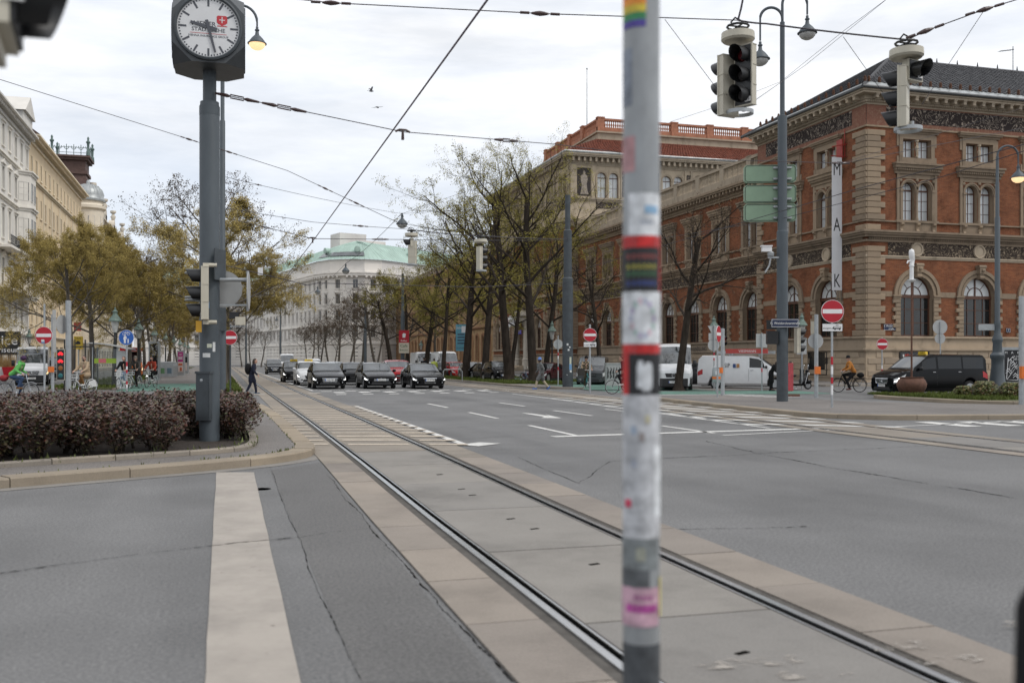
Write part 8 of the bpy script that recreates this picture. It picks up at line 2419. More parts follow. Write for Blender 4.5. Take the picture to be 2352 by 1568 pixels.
class TreeGen:
 def __init__(s,seed,H,th,r0,spread,nch=(7,7,6,5),leaf=5,leaf_s=.075,kind='ochre',up=.25,lens=(.62,.55,.5,.42),droop=0.0):
  s.r = random.Random(seed); s.H = H; s.th = th; s.r0 = r0; s.sp = spread; s.n = nch; s.lf = leaf; s.ls = leaf_s; s.up = up; s.lens = lens; s.droop = droop
  s.trunk = MB(); s.crown = MB(); s.leaves = []
  s.kind = kind
 def rv(s,a): return Vector((s.r.uniform(-a,a),s.r.uniform(-a,a),s.r.uniform(-a,a)))
 def branch(s,p,d,L_,r,lv):
  r_ = s.r; n = (7,5,4,3,2)[min(lv,4)]; pts = [p]; d = d.normalized()
  rs = [r]
  for i in range(n):
   d = (d + s.rv((.06,.2,.26,.32,.35)[min(lv,4)]) + Vector((0,0,s.up * (.14 if lv else .02) - (s.droop if lv >= 3 else 0)))).normalized()
   pts.append(pts[-1] + d * (L_ / n)); rs.append(r * (1 - (i + 1) / n * (.45 if lv == 0 else .72)))
  mb = s.trunk if lv <= 2 else s.crown
  mb.tube(pts,rs,(10,7,5,3,3)[min(lv,4)],0,caps=False)
  last = lv >= len(s.n)
  if last or lv >= 3:
   for _ in range(s.lf if last else max(1,s.lf // 2)):
    i = r_.randrange(1,len(pts)); q = pts[i].lerp(pts[i - 1],r_.random()) + s.rv(.13)
    s.leaf(q)
  if last: return
  k = s.n[lv]
  for j in range(k):
   if lv == 0:
    f = s.th / s.L0 + (1 - s.th / s.L0) * (j + r_.random() * .8) / k; f = min(.99,f)
   else: f = .28 + .72 * (j + r_.random()) / k
   x = f * n; i = min(n - 1,int(x)); q = pts[i].lerp(pts[i + 1],x - i); rr = rs[i] + (rs[i + 1] - rs[i]) * (x - i)
   dd = (pts[i + 1] - pts[i]).normalized()
   a = j * 2.4 + r_.uniform(-.6,.6)
   o = dd.orthogonal().normalized(); o = Matrix.Rotation(a,3,dd) @ o
   if lv == 0:
    tilt = s.sp * (1.15 - .55 * (f - s.th / s.L0)); nd = dd * cos(tilt) + o * sin(tilt)
    l = s.H * s.lens[0] * (1.05 - .62 * (f - s.th / s.L0) / (1 - s.th / s.L0)) * r_.uniform(.8,1.1)
    s.branch(q,nd,l,rr * .47,1)
   else:
    tilt = r_.uniform(.5,.95); nd = dd * cos(tilt) + o * sin(tilt)
    s.branch(q,nd,L_ * s.lens[min(lv,3)] * r_.uniform(.7,1.15) * (1.15 - .4 * f),rr * (.6 if lv < 3 else .55),lv + 1)
 def leaf(s,q):
  r_ = s.r; z = s.ls * r_.uniform(.6,1.4); a = s.rv(1).normalized() * z; b = a.orthogonal().normalized() * z * .6
  s.leaves.append((q - a * .5,q + b,q + a * .7,q - b,r_.choice((0,0,1,1,2,3))))
 def make(s):
  s.L0 = s.H * .72
  s.trunk.lathe([(s.r0 * 1.7,-.05),(s.r0 * 1.3,.12),(s.r0 * 1.08,.5),(s.r0,.9)],12)
  s.branch(Vector((0,0,.0)),Vector((s.r.uniform(-.06,.06),s.r.uniform(-.06,.06),1)),s.L0,s.r0,0)
  tw = max(.0,0)
  vs = []; fs = []; ms = []
  for a,b,c,d,m in s.leaves:
   k = len(vs); vs += [tuple(a),tuple(b),tuple(c),tuple(d)]; fs.append((k,k + 1,k + 2,k + 3)); ms.append(m + 1)
  base = len(s.crown.v)
  s.crown.v += vs; s.crown.f += [tuple(base + i for i in f) for f in fs]; s.crown.m += ms
  return s
def tree_proto(bark,**k):
 g = TreeGen(**k).make()
 return g.trunk.mesh('trunk',bark,60),g.crown.mesh('crown',[M_TWIG] + LEAF[k['kind']])
PROTO = {
 'och1': tree_proto(M_BARKL,seed=1,H=10.5,th=3.0,r0=.17,spread=.95,nch=(8,7,7,6),leaf=32,leaf_s=.044,kind='ochre',up=.3,lens=(.52,.55,.52,.45)),
 'och2': tree_proto(M_BARKL,seed=2,H=10.5,th=3.2,r0=.18,spread=1.0,nch=(8,7,7,6),leaf=36,leaf_s=.044,kind='ochre',up=.22,lens=(.52,.55,.52,.45)),
 'lime1': tree_proto(M_BARK,seed=3,H=15.5,th=4.2,r0=.25,spread=.82,nch=(10,7,6,5),leaf=8,leaf_s=.044,kind='lime',up=.38,lens=(.48,.52,.5,.42)),
 'lime2': tree_proto(M_BARK,seed=14,H=15.5,th=4.4,r0=.27,spread=.9,nch=(9,7,6,5),leaf=8,leaf_s=.044,kind='lime',up=.32,lens=(.48,.52,.5,.42)),
 'limey': tree_proto(M_BARK,seed=5,H=12,th=4.0,r0=.2,spread=.9,nch=(8,7,6,6),leaf=13,leaf_s=.05,kind='lime',up=.3,lens=(.5,.53,.5,.45)),
 'bare1': tree_proto(M_BARKL,seed=6,H=16.5,th=4.5,r0=.26,spread=.8,nch=(9,8,7,6),leaf=3,leaf_s=.065,kind='brown',up=.3,droop=.05,lens=(.5,.52,.5,.45)),
 'bare2': tree_proto(M_BARK,seed=7,H=11.5,th=3.7,r0=.24,spread=1.05,nch=(8,7,6,5),leaf=1,leaf_s=.06,kind='brown',up=.28,lens=(.52,.52,.5,.42)),
 'far': tree_proto(M_BARKL,seed=8,H=12,th=3.6,r0=.17,spread=.8,nch=(7,6,5,4),leaf=3,leaf_s=.08,kind='brown',up=.3,lens=(.5,.55,.52,.45)),
}
def tree(kind,x,y,s,rz,label,group):
 t = thing('tree',label,'tree',(x,y,.05),rz,group); t.scale = (s[0],s[0],s[1]) if isinstance(s,tuple) else (s,s,s)
 inst(PROTO[kind][0],'trunk',t); inst(PROTO[kind][1],'crown',t)
GT = 'trees of the left path'
tree('och1',-8.2,62.5,(.82,.95),.3,'ochre budding tree with a forked grey trunk behind the thick signal pole',GT)
tree('och2',-7.9,69.5,(1.0,1.0),1.9,'ochre budding tree right of the forked tree behind the bus shelter',GT)
tree('och1',-7.3,77,(.95,1.0),2.7,'ochre budding tree just behind the nearest lantern',GT)
tree('och2',-7.0,86,(.95,1.05),4.0,'ochre budding tree behind the round blue path sign',GT)
tree('bare1',-7.0,95,(.75,.82),1.0,'greyish bare tree between two lanterns on the left path',GT)
for i,y in enumerate((104,114,126,140,156,175,198,222)): tree(('och1','far','och2','far')[i % 4],-7.1 + (.3 if i % 2 else 0),y,(1.0,1.05),i * 1.3,'tree far along the left side of the left path, %s from the poster columns' % ('first','second','third','fourth','fifth','sixth','seventh','last')[i],GT)
tree('och2',.2,64,(1.35,1.12),.8,'dense ochre budding tree directly behind the clock column',GT)
tree('och1',.6,76,(1.0,.92),5.1,'second ochre budding tree right of the clock column before the grey building',GT)
tree('bare1',.1,83,(1.05,1.06),2.2,'tall bare seed hung tree rising above the ochre tree behind the clock column',GT)
tree('limey',.5,98,(1.1,1.0),3.3,'tree with lime green leaves low behind the clock column',GT)
for i,y in enumerate((112,128,146,168,194,224)): tree(('far','bare1','far','far','far','far')[i],.3,y,((.8,.75) if i != 1 else (.7,.72)),i * 2.1,'slim tree of the track side row right of the clock column, %s by distance' % ('first','second','third','fourth','fifth','last')[i],GT)
GT2 = 'trees of the right path'
tree('lime1',20.0,63.1,(1.25,1.1),.4,'thick dark tree with split bark behind the man in the blue hat',GT2)
tree('lime2',20.0,69.0,(1.25,1.16),1.7,'third dark leaning tree trunk from the left before the museum portal',GT2)
tree('lime1',19.7,74.7,(1.2,1.1),3.4,'second dark tree trunk from the left on the right verge',GT2)
tree('lime2',19.6,80.6,(1.25,1.05),5.0,'first dark tree trunk on the right verge beside the blue poster board',GT2)
for i,y in enumerate((88,96,106,117,129,142,156,171,187,204,222)): tree(('limey','lime1','limey','bare2','far','far','far','bare1','far','far','far')[i],19.4,y,((1.1,1.05),(1.1,.9),(1.1,1.0),(1.2,1.05),(1.1,1.0),(1.1,1.0),(1.1,.9),(.8,.8),(1.1,.9),(1.1,.9),(1.1,.9))[i],i * 1.7 + .5,'tree of the right verge row behind the queue of cars, %s by distance' % ('first','second','third','fourth','fifth','sixth','seventh','eighth','ninth','tenth','last')[i],GT2)
tree('bare2',23.4,48.3,(.92,.98),.9,'bare dark tree in front of the white delivery van',GT2)
tree('lime1',24.6,74.4,(.95,.9),2.5,'slim dark tree behind the black lantern and mast',GT2)
tree('bare2',26.6,67.5,(.8,.92),4.1,'bare dark tree with many branches behind the no entry sign by the mast',GT2)
for i,y in enumerate((88,104,122,144,170,200)): tree(('limey','limey','far','far','far','far')[i],25.8,y,((1.15,.95),(1.15,.95),(1.1,.9),(1.1,.9),(1.1,.9),(1.1,.9))[i],i * 1.1,'tree of the second right row before the brick fronts, %s by distance' % ('first','second','third','fourth','fifth','last')[i],GT2)
for i,(u,D) in enumerate(((555,236),(575,228),(600,236),(705,236),(735,226),(768,238))):
 p = GU(u,D); tree('far',p.x,p.y,(.9,.85),i * 2.0,'bare tree in front of the grey government building, %s from the left' % ('first','second','third','fourth','fifth','sixth')[i],'trees at the avenue end')

# ---- hedge of dark red leaves
HL_M = [mat('hedge_leaf_%d' % i,c,rough=.42,var=0,spec=.5) for i,c in enumerate(((.088,.044,.034),(.110,.062,.042),(.060,.034,.029),(.105,.080,.036),(.130,.046,.030),(.074,.082,.032)))]
hx = thing('hedge','dense dark red leaved hedge filling the planting bed around the clock column','hedge',(-3,18,KH))
rnd = random.Random(21)
bp_ = [(p.x,p.y) for p in offset_line(bed,.42)]
def front_y(x):
 best = 99
 for (x0,y0),(x1,y1) in zip(bp_,bp_[1:]):
  if min(x0,x1) <= x <= max(x0,x1) and abs(x1 - x0) > 1e-6:
   y = y0 + (y1 - y0) * (x - x0) / (x1 - x0); best = min(best,y)
 return best
bushes = []
x = -11.0
while x < .6:
 x0_ = x; x = min(x,.26)
 f = front_y(min(x,.15)) + (0 if x < .1 else .5); yb = f + .1
 while yb < 24.2 - max(0,(x + 1) * .4):
  bx,by = x + rnd.uniform(-.16,.16),yb + rnd.uniform(-.16,.16)
  if not (abs(bx + .2) < .52 and by < 19.25): bushes.append((bx,by,rnd.uniform(.66,.84)))
  yb += .52
 x = x0_ + .5
st = MB(Matrix.Translation((3,-18,-KH))); vs = []; fs = []; ms = []
for bx,by,h in bushes:
 near = by < front_y(min(bx,.15)) + 1.1 or bx > -.8
 for k in range(4 if near else 1):
  a = rnd.uniform(0,6.28); e = rnd.uniform(.06,.24)
  st.tube([(bx + rnd.uniform(-.05,.05),by,KH + .02),(bx + cos(a) * e * .5,by + sin(a) * e * .5,KH + .3),(bx + cos(a) * e,by + sin(a) * e,KH + h * .8)],[.022,.015,.008],4)
 n = 760 if near else 330
 for _ in range(n):
  a = rnd.uniform(0,6.28); u_ = rnd.random()
  zz_ = (.13 + .87 * rnd.random() ** (.62 if near else .4)) * h
  prof = sin(min(1,(zz_ / h - .12) / .5) * pi / 2) * (1 - .35 * max(0,zz_ / h - .75) / .25)
  rr = .38 * prof * sqrt(.25 + .75 * rnd.random());
  p = Vector((bx + cos(a) * rr + 3,by + sin(a) * rr - 18,zz_ + rnd.gauss(0,.03)))
  if rnd.random() < .015: p.z += rnd.uniform(.02,.14)
  l = rnd.uniform(.024,.046); ax = Vector((rnd.uniform(-1,1),rnd.uniform(-1,1),rnd.uniform(-.35,.6))).normalized(); sd = ax.cross(Vector((rnd.uniform(-.5,.5),rnd.uniform(-.5,.5),1))).normalized() * l * .62
  up_ = ax.cross(sd).normalized() * l * rnd.uniform(-.35,.35)
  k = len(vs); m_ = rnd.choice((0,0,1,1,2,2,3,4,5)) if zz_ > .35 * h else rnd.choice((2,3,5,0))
  vs += [tuple(p - ax * l),tuple(p + sd + up_),tuple(p + ax * l),tuple(p - sd + up_)]; fs += [(k,k + 1,k + 2),(k,k + 2,k + 3)]; ms += [m_,m_]
st.build('stems',M_BARK,hx,kind='stuff')
q = MB(); q.v = vs; q.f = fs; q.m = ms; q.build('foliage',HL_M,hx,kind='stuff')
# ---- low shrubs on the right bed
SH_M = [mat('shrub_leaf_%d' % i,c,rough=.5,var=0) for i,c in enumerate(((.10,.115,.022),(.065,.075,.02),(.15,.13,.03),(.16,.085,.03)))]
def shrub(label,u,D,w,h,seed):
 rnd = random.Random(seed); b = GU(u,D,.15); t = thing('shrub',label,'shrub',b,0,'low shrubs on the right bed'); q = MB(); vs = []; fs = []; ms = []
 for k in range(9):
  a = rnd.uniform(0,6.28); e = rnd.uniform(.1,w); q.tube([(0,0,0),(cos(a) * e * .5,sin(a) * e * .5,h * .5),(cos(a) * e,sin(a) * e,h * .9)],[.02,.014,.006],4)
 q.build('stems',M_BARKL,t)
 for _ in range(2600):
  a = rnd.uniform(0,6.28); z = h * (.08 + .92 * rnd.random()); rr = w * sqrt(rnd.random()) * sin(min(1,.35 + z / h) * pi / 2) * (1.05 - .55 * (z / h) ** 2) * (1 + .25 * sin(a * 3 + seed))
  p = Vector((cos(a) * rr,sin(a) * rr,z)); l = rnd.uniform(.03,.06); ax = Vector((rnd.uniform(-1,1),rnd.uniform(-1,1),rnd.uniform(-.4,.8))).normalized(); sd = ax.orthogonal().normalized() * l * .6
  k = len(vs); vs += [tuple(p - ax * l),tuple(p + sd),tuple(p + ax * l),tuple(p - sd)]; fs.append((k,k + 1,k + 2,k + 3)); ms.append(rnd.choice((0,0,1,1,2,3)))
 f = MB(); f.v = vs; f.f = fs; f.m = ms; f.build('foliage',SH_M,t,kind='stuff')
shrub('left one of the low yellow green shrubs, right of the rusty planter',2215,40.5,.38,.42,1)
shrub('largest low yellow green shrub in front of the lamp mast foot',2262,40.0,.55,.62,2)
shrub('low yellow green shrub right of the lamp mast foot at the picture edge',2322,39.5,.5,.58,3)
# ================================================================ people and bicycles
SKIN = mat('skin_light',(.46,.27,.20),rough=.55,var=.06,scale=20); SKIND = mat('skin_dark',(.06,.033,.022),rough=.5,var=.06)
def cloth(n,c,var=.16): return mat('cloth_' + n,c,rough=.85,var=var,scale=14,spec=.25,bump=.25,bscale=18)
K_NAVY = cloth('navy',(.014,.017,.032)); K_BLK = cloth('black',(.008,.008,.009)); K_JEAN = cloth('jeans',(.05,.08,.15)); K_LJEAN = cloth('pale_jeans',(.22,.27,.34)); K_BEIGE = cloth('beige',(.36,.27,.18)); K_BROWN = cloth('brown',(.17,.085,.03)); K_GRN = cloth('green',(.13,.42,.11)); K_RUST = cloth('rust_red',(.30,.045,.025)); K_ORNG = cloth('orange',(.40,.16,.035)); K_GREY = cloth('grey_tweed',(.13,.133,.132),.3); K_DGR = cloth('dark_grey',(.055,.05,.045)); K_SAND = cloth('sand',(.42,.36,.26)); K_BLUE = cloth('blue',(.07,.16,.45)); K_YEL = cloth('yellow',(.45,.52,.10)); K_WHT = cloth('white',(.62,.62,.6)); K_PURP = cloth('purple',(.06,.03,.07)); K_OXB = cloth('oxblood',(.10,.03,.028))
K_PLAID = mat('cloth_plaid',(.33,.25,.16),rough=.85,var=0); _t,_b = nodes(K_PLAID); _c = mk(_t,'ShaderNodeTexCoord'); _k = mk(_t,'ShaderNodeTexChecker'); _k.inputs['Scale'].default_value = 11; _k.inputs['Color1'].default_value = (.36,.27,.17,1); _k.inputs['Color2'].default_value = (.045,.03,.025,1); _t.links.new(_c.outputs['Object'],_k.inputs['Vector']); _t.links.new(_k.outputs['Color'],_b.inputs['Base Color'])
HAIR = {'brown': mat('hair_brown',(.035,.02,.013),rough=.6,var=.3,scale=30),'dark': mat('hair_dark',(.012,.010,.009),rough=.6,var=.3,scale=30),'grey': mat('hair_grey',(.09,.08,.075),rough=.6,var=.3,scale=30)}
M_EYE = mat('eye_dark',(.012,.01,.01),rough=.2,var=0); M_LIP = mat('lip',(.28,.10,.085),rough=.5,var=0)
V = Vector
def cap(mb,a,b,ra,rb,n=10):
 a,b = V(a),V(b); d = (b - a); L_ = d.length
 if L_ < 1e-6: return mb.sphere(a,ra,10,8)
 d /= L_; pts = []; rs = []
 for k in (-.98,-.8,-.45): pts.append(a + d * ra * k); rs.append(ra * sqrt(1 - k * k))
 pts.append(a); rs.append(ra); pts.append(b); rs.append(rb)
 for k in (.45,.8,.98): pts.append(b + d * rb * k); rs.append(rb * sqrt(1 - k * k))
 return mb.tube(pts,rs,n)
def limb(mb,pts,rs):
 for i in range(len(pts) - 1): cap(mb,pts[i],pts[i + 1],rs[i],rs[i + 1])
def hand(mb,w,d,curl=.5,side=1):
 """palm, four unequal bent fingers and a thumb; d = forearm direction"""
 d = V(d).normalized(); up = V((0,0,1)); s_ = d.cross(up)
 s_ = s_.normalized() if s_.length > .1 else V((1,0,0)); n_ = s_.cross(d)
 c = V(w) + d * .05
 cap(mb,V(w),c + d * .03,.028,.036)
 for i,(o,l) in enumerate(((-.033,.062),(-.011,.075),(.012,.07),(.034,.055))):
  p = c + d * .035 + s_ * o; q = p + (d - n_ * curl).normalized() * l * .55; r = q + (d * (1 - curl * 1.4) - n_ * curl * 1.6).normalized() * l * .5
  limb(mb,[p,q,r],[.0105,.0095,.008])
 p = c + s_ * .03 * side - d * .02; q = p + (s_ * side * .7 + d * .6 - n_ * .3).normalized() * .045; limb(mb,[p,q,q + (d - n_ * .4).normalized() * .028],[.013,.011,.009])
def person(label,loc,rz,J,top,legs,shoes,hair='brown',hat=None,skin=None,coat=0.0,topname='jacket',look=0.0,s=1.0,hood=False,hairlen=0,glasses=False,group=None,beard=False):
 """J: hip, chest, neck, head (centre), sh/el/wr/hp/kn/an = (left, right); facing +y"""
 skin = skin or SKIN
 b = MB(); H_ = V(J['head']); N = V(J['neck']); C_ = V(J['chest']); P_ = V(J['hip'])
 fw = Matrix.Rotation(look,3,'Z') @ V((0,1,0)); rt = V((fw.y,-fw.x,0))
 limb(b,[P_,C_,N],[.10,.11,.05]); cap(b,N,H_ - V((0,0,.05)),.052,.05)
 b.sphere(H_ + V((0,0,.02)),.094,14,10,sc=(.86,1.0,1.12)); cap(b,H_ + fw * .035 - V((0,0,.07)),H_ + fw * .045 - V((0,0,.035)),.05,.058)
 cap(b,H_ + fw * .098 - V((0,0,.005)),H_ + fw * .088 + V((0,0,.03)),.014,.009)
 for sg in (-1,1): cap(b,H_ + rt * sg * .084 + V((0,0,-.02)),H_ + rt * sg * .086 + V((0,0,.02)),.016,.018)
 for i,sg in ((0,-1),(1,1)):
  S_,E_,W_ = V(J['sh'][i]),V(J['el'][i]),V(J['wr'][i])
  limb(b,[C_,S_,E_,W_],[.09,.055,.042,.03]); hand(b,W_,W_ - E_,.55,-sg)
  A,Kn,An = V(J['hp'][i]),V(J['kn'][i]),V(J['an'][i])
  limb(b,[P_,A,Kn,An],[.09,.075,.05,.036]); cap(b,An,An + V((0,.1,-.05)),.034,.03)
 o = b.build('person',skin,None,True,loc); o.rotation_euler = (0,0,rz); o.scale = (s,s,s); tag(o,label,'person',group); bake_later(o,.011,1)
 q = MB()   # upper garment
 for x in (-.085,.085): q.T = None; limb(q,[P_ + V((x,0,.06)),(P_ + C_) / 2 + V((x * .95,0,0)),C_ + V((x * 1.1,0,.02))],[.112,.112,.122])
 for i in (0,1):
  S_,E_,W_ = V(J['sh'][i]),V(J['el'][i]),V(J['wr'][i]); limb(q,[C_ + V((0,0,.1)),S_,E_,E_.lerp(W_,.9)],[.095,.078,.062,.047])
 cap(q,N - V((0,0,.05)),N + V((0,0,.0)),.085,.072)
 if hood: q.sphere(N - fw * .09 + V((0,0,.02)),.11,10,8,sc=(1,.8,.7))
 if coat:
  for i in (0,1):
   A,Kn = V(J['hp'][i]),V(J['kn'][i]); d = (Kn - A); limb(q,[P_ + V((0,0,.03)),A + V((0,0,-.02)),A + d * min(1,coat)],[.13,.135,.118])
  cap(q,P_,P_ - V((0,0,coat * .3)),.14,.13)
 bake_later(q.build(topname,top,o,True),.016,1)
 q = MB()
 for i in (0,1):
  A,Kn,An = V(J['hp'][i]),V(J['kn'][i]),V(J['an'][i]); limb(q,[P_,A,Kn,Kn.lerp(An,.93)],[.115,.098,.072,.058])
 bake_later(q.build('trousers',legs,o,True),.016,1)
 for i in (0,1):
  An = V(J['an'][i]); Kn = V(J['kn'][i]); sh = (An - Kn).normalized(); f = (V((0,1,0)) - sh * sh.y).normalized() if 'flat' not in J or not J['flat'][i] else V((0,1,0))
  dn = V((0,0,-1)) if 'flat' in J and J['flat'][i] else sh
  q = MB(); limb(q,[An + dn * .035 - f * .055,An + dn * .045 + f * .05,An + dn * .05 + f * .15],[.042,.046,.038]); limb(q,[An,An + dn * .03],[.044,.045]); bake_later(q.build('shoe',shoes,o,True),.012,1)
 q = MB()
 if hat is None or hairlen:
  q.sphere(H_ - fw * .016 + V((0,0,.042)),.101,14,10,sc=(.9,1.0,1.0))
  if hairlen: limb(q,[H_ - fw * .06,H_ - fw * .08 - V((0,0,hairlen))],[.085,.06])
  c = H_ + fw * .13 - V((0,0,.06))
  for k,v in enumerate(q.v):
   d = (V(v) - H_); f = d.dot(fw)
   if f > .05 and d.z < .075: q.v[k] = tuple(V(v) - fw * (f - .045))
  q.build('hair',HAIR[hair],o,True)
 if hat is not None:
  q = MB(); n0 = [(.105 * sin(a),.105 * cos(a) * 1.05 + .03) for a in np.linspace(0,pi / 2 * 1.05,7)]
  q.lathe([(.108,.015),(.112,.05)] + [(r,z + .03) for r,z in reversed(n0)],16,H_ + V((0,0,.01))); q.build('hat',hat,o,True)
 if beard: q = MB(); cap(q,H_ + fw * .05 - V((0,0,.085)),H_ + fw * .06 - V((0,0,.06)),.05,.052); q.build('beard',HAIR[hair],o,True)
 for sg in (-1,1): MB().sphere(H_ + fw * .088 + rt * sg * .034 + V((0,0,.022)),.011,6,5).build('eye',M_EYE,o)
 MB().cbox(H_ + fw * .1 - V((0,0,.052)),(.045,.012,.010),look).build('mouth',M_LIP,o)
 if glasses:
  q = MB()
  for sg in (-1,1):
   c = H_ + fw * .102 + rt * sg * .036 + V((0,0,.022)); q.tube([c + rt * .026 * cos(a) + V((0,0,.022 * sin(a))) for a in np.linspace(0,2 * pi,11)[:-1]],.004,4,close=True)
   q.tube([c + rt * sg * .026,H_ + rt * sg * .085 + V((0,0,.022))],.004,4)
  q.build('glasses',M_EYE,o)
 return o
def walk(st=.30,lean=.05,arm=.22,bend=0):
 h = .92
 return dict(hip=(0,0,h + .02),chest=(0,lean,1.27),neck=(0,lean + .03,1.47),head=(0,lean + .07,1.62),sh=((-.19,lean,1.41),(.19,lean,1.41)),el=((-.25,-arm * .6,1.13),(.25,arm * .6,1.14)),wr=((-.23,-arm * .2,.9),(.23,arm * 1.4,.95)),hp=((-.09,0,h - .02),(.09,0,h - .02)),kn=((-.1,st * .7,.5),(.1,-st * .25,.49)),an=((-.1,st,.085),(.1,-st * 1.1,.13)),flat=(True,False))
def stand(b=0.0):
 J = walk(.04,0,.05); J['an'] = ((-.11,.02,.085),(.11,-.02,.085)); J['kn'] = ((-.1,.03,.5),(.1,.01,.5)); J['flat'] = (True,True)
 if b:   # bending forward
  J['chest'] = (0,b * .55,1.22); J['neck'] = (0,b * .9,1.36); J['head'] = (0,b * 1.15,1.42); J['sh'] = ((-.19,b * .75,1.32),(.19,b * .75,1.32)); J['el'] = ((-.22,b * .95,1.05),(.22,b * .95,1.05)); J['wr'] = ((-.16,b * 1.5,.95),(.16,b * 1.5,.95))
 return J
def ride(lean=.22,hx=.27,hy=.34,hz=1.08,seat=.93,foot=0,dz=0):
 up,dn = (0,1) if foot == 0 else (1,0)
 kn = [None,None]; an = [None,None]
 kn[dn] = (-.1 if dn == 0 else .1,.12,.58); an[dn] = (-.11 if dn == 0 else .11,.0,.20); kn[up] = (-.11 if up == 0 else .11,.24,.88); an[up] = (-.11 if up == 0 else .11,.06,.50)
 return dict(hip=(0,-.24,seat + .06),chest=(0,-.24 + lean * .75,seat + .42),neck=(0,-.24 + lean,seat + .61),head=(0,-.20 + lean,seat + .77),sh=((-.19,-.24 + lean * .95,seat + .55),(.19,-.24 + lean * .95,seat + .55)),el=((-.29,.05,seat + .28),(.29,.05,seat + .28)),wr=((-hx,hy - .08,hz + .03),(hx,hy - .08,hz + .03)),hp=((-.09,-.22,seat + .02),(.09,-.22,seat + .02)),kn=kn,an=an,flat=(True,True))
M_BWHT = mat('bike_white',(.62,.63,.62),rough=.35,var=.04)
def bicycle(label,loc,rz,fm,basket=False,r=.34,rack=False,panel=False,group=None,bag=None,drop=False,foot=0):
 t = thing('bicycle',label,'bicycle',loc,rz,group); t.rotation_euler = (0,0,rz)
 wy = .54
 for y in (wy,-wy):
  q = MB(); q.lathe([(r - .022,-.016),(r,0),(r - .022,.016),(r - .03,0),(r - .022,-.016)],32,axis='X'); w = q.build('wheel',M_TYRE,t,50,(0,y,r))
  q = MB(); q.lathe([(r - .03,-.012),(r - .045,-.012),(r - .045,.012),(r - .03,.012),(r - .03,-.012)],32,axis='X'); q.lathe([(.03,-.035),(.03,.035)],8,axis='X'); q.build('rim',M_CHROME,w)
  q = MB()
  for k in range(16): a = 2 * pi * k / 16; q.tube([(0,.02 * cos(a),.02 * sin(a)),(0,(r - .04) * cos(a),(r - .04) * sin(a))],.0022,3,caps=False)
  q.build('spokes',M_CHROME,w)
  q = MB(); q.tube([(0,y + (r + .03) * cos(a),r + (r + .03) * sin(a)) for a in np.linspace(-.1 if y < 0 else .9,pi * .97,12)],.016,5)
  if not drop: q.build('mudguard',fm if not drop else M_PLAST,t)
 bb = V((0,-.03,.30)); sc_ = V((0,-.20,.78)); hd = V((0,.36,.86)); hl = V((0,.41,.68)); ra = V((0,-wy,r)); fa = V((0,wy,r))
 q = MB()
 low = basket
 q.tube([hl,bb],.026 if low else .018,8); q.tube([bb,sc_ + V((0,-.03,.06))],.018,8)
 if not low: q.tube([hd,sc_],.017,8)
 q.tube([hd,hl],.022,8)
 for sx in (-1,1): q.tube([bb + V((sx * .03,0,0)),ra + V((sx * .06,0,0))],.011,6); q.tube([sc_ + V((sx * .02,0,0)),ra + V((sx * .06,0,0))],.010,6)
 q.build('frame',fm,t,60)
 q = MB(); q.tube([hl,hl + V((0,.02,-.03))],.022,6)
 for sx in (-1,1): q.tube([hl + V((sx * .04,.02,-.03)),fa + V((sx * .06,0,0))],.013,6)
 q.build('fork',fm,t)
 q = MB(); top_ = V((0,.34,1.03)); q.tube([hd,top_],.014,6)
 q.tube([(-.29,.22,1.07),(-.26,.30,1.08),(-.1,.36,1.05),(.1,.36,1.05),(.26,.30,1.08),(.29,.22,1.07)],.013,6); q.build('handlebar',M_CHROME if fm is not M_BWHT else M_BWHT,t)
 for sx in (-1,1): MB().tube([(sx * .27,.28,1.08),(sx * .30,.18,1.07)],.018,6).build('grip',M_PLAST,t)
 q = MB(); q.prism([(-.07,-.36),(-.09,-.30),(-.03,-.12),(-.012,.0),(.012,.0),(.03,-.12),(.09,-.30),(.07,-.36)],.885,.93); q.tube([(0,-.22,.89),(0,-.21,.8)],.014,6); q.build('saddle',M_PLAST,t)
 q = MB(); c = bb; q.lathe([(.09,-.004),(.09,.004)],16,c + V((.05,0,0)),axis='X')
 for sx,sg in ((1,-1 if foot == 0 else 1),(-1,1 if foot == 0 else -1)):
  e = c + V((sx * .08,.03 if sg > 0 else 0,sg * .16)); q.tube([c + V((sx * .06,0,0)),e],.011,5); q.cbox(e + V((sx * .05,0,0)),(.09,.09,.02))
 q.build('crank',M_CHROME,t)
 if basket:
  q = MB()
  for z in (.80,.95): q.tube([(-.17,.45,z),(-.17,.62,z),(.17,.62,z),(.17,.45,z)],.011,5,close=True)
  for x in np.linspace(-.17,.17,7): q.tube([(x,.62,.95),(x,.60,.78)],.007,4)
  q.tube([(-.17,.45,.95),(-.17,.45,.78),(.17,.45,.78),(.17,.45,.95)],.012,5); q.box(-.16,.16,.45,.60,.775,.785); q.build('basket',M_BWHT,t)
  MB().sphere((0,.56,.70),.04,8,6).build('front_lamp',M_HLON if basket == 2 else M_HL,t)
 if panel: MB().prism([(-.84,.36),(-.30,.36),(-.36,.62),(-.72,.68)],-.045,.045,plane='YZ').build('skirt_guard',M_BWHT,t)
 if rack:
  q = MB(); q.box(-.06,.06,-.86,-.28,.72,.74)
  for sx in (-1,1): q.tube([(sx * .06,-.75,.72),(sx * .06,-wy,r)],.007,4)
  q.build('rack',M_PLAST,t)
 if bag: MB().sphere((0,-.58,.87),.17,10,8,sc=(.8,1.1,.8)).build('rack_bag',bag,t,True)
 return t
GC = 'riders on white rental bicycles'
def dirz(ax,ay): return atan2(-ax,ay)
CAMRZ = pi - YAW                      # facing the photographer
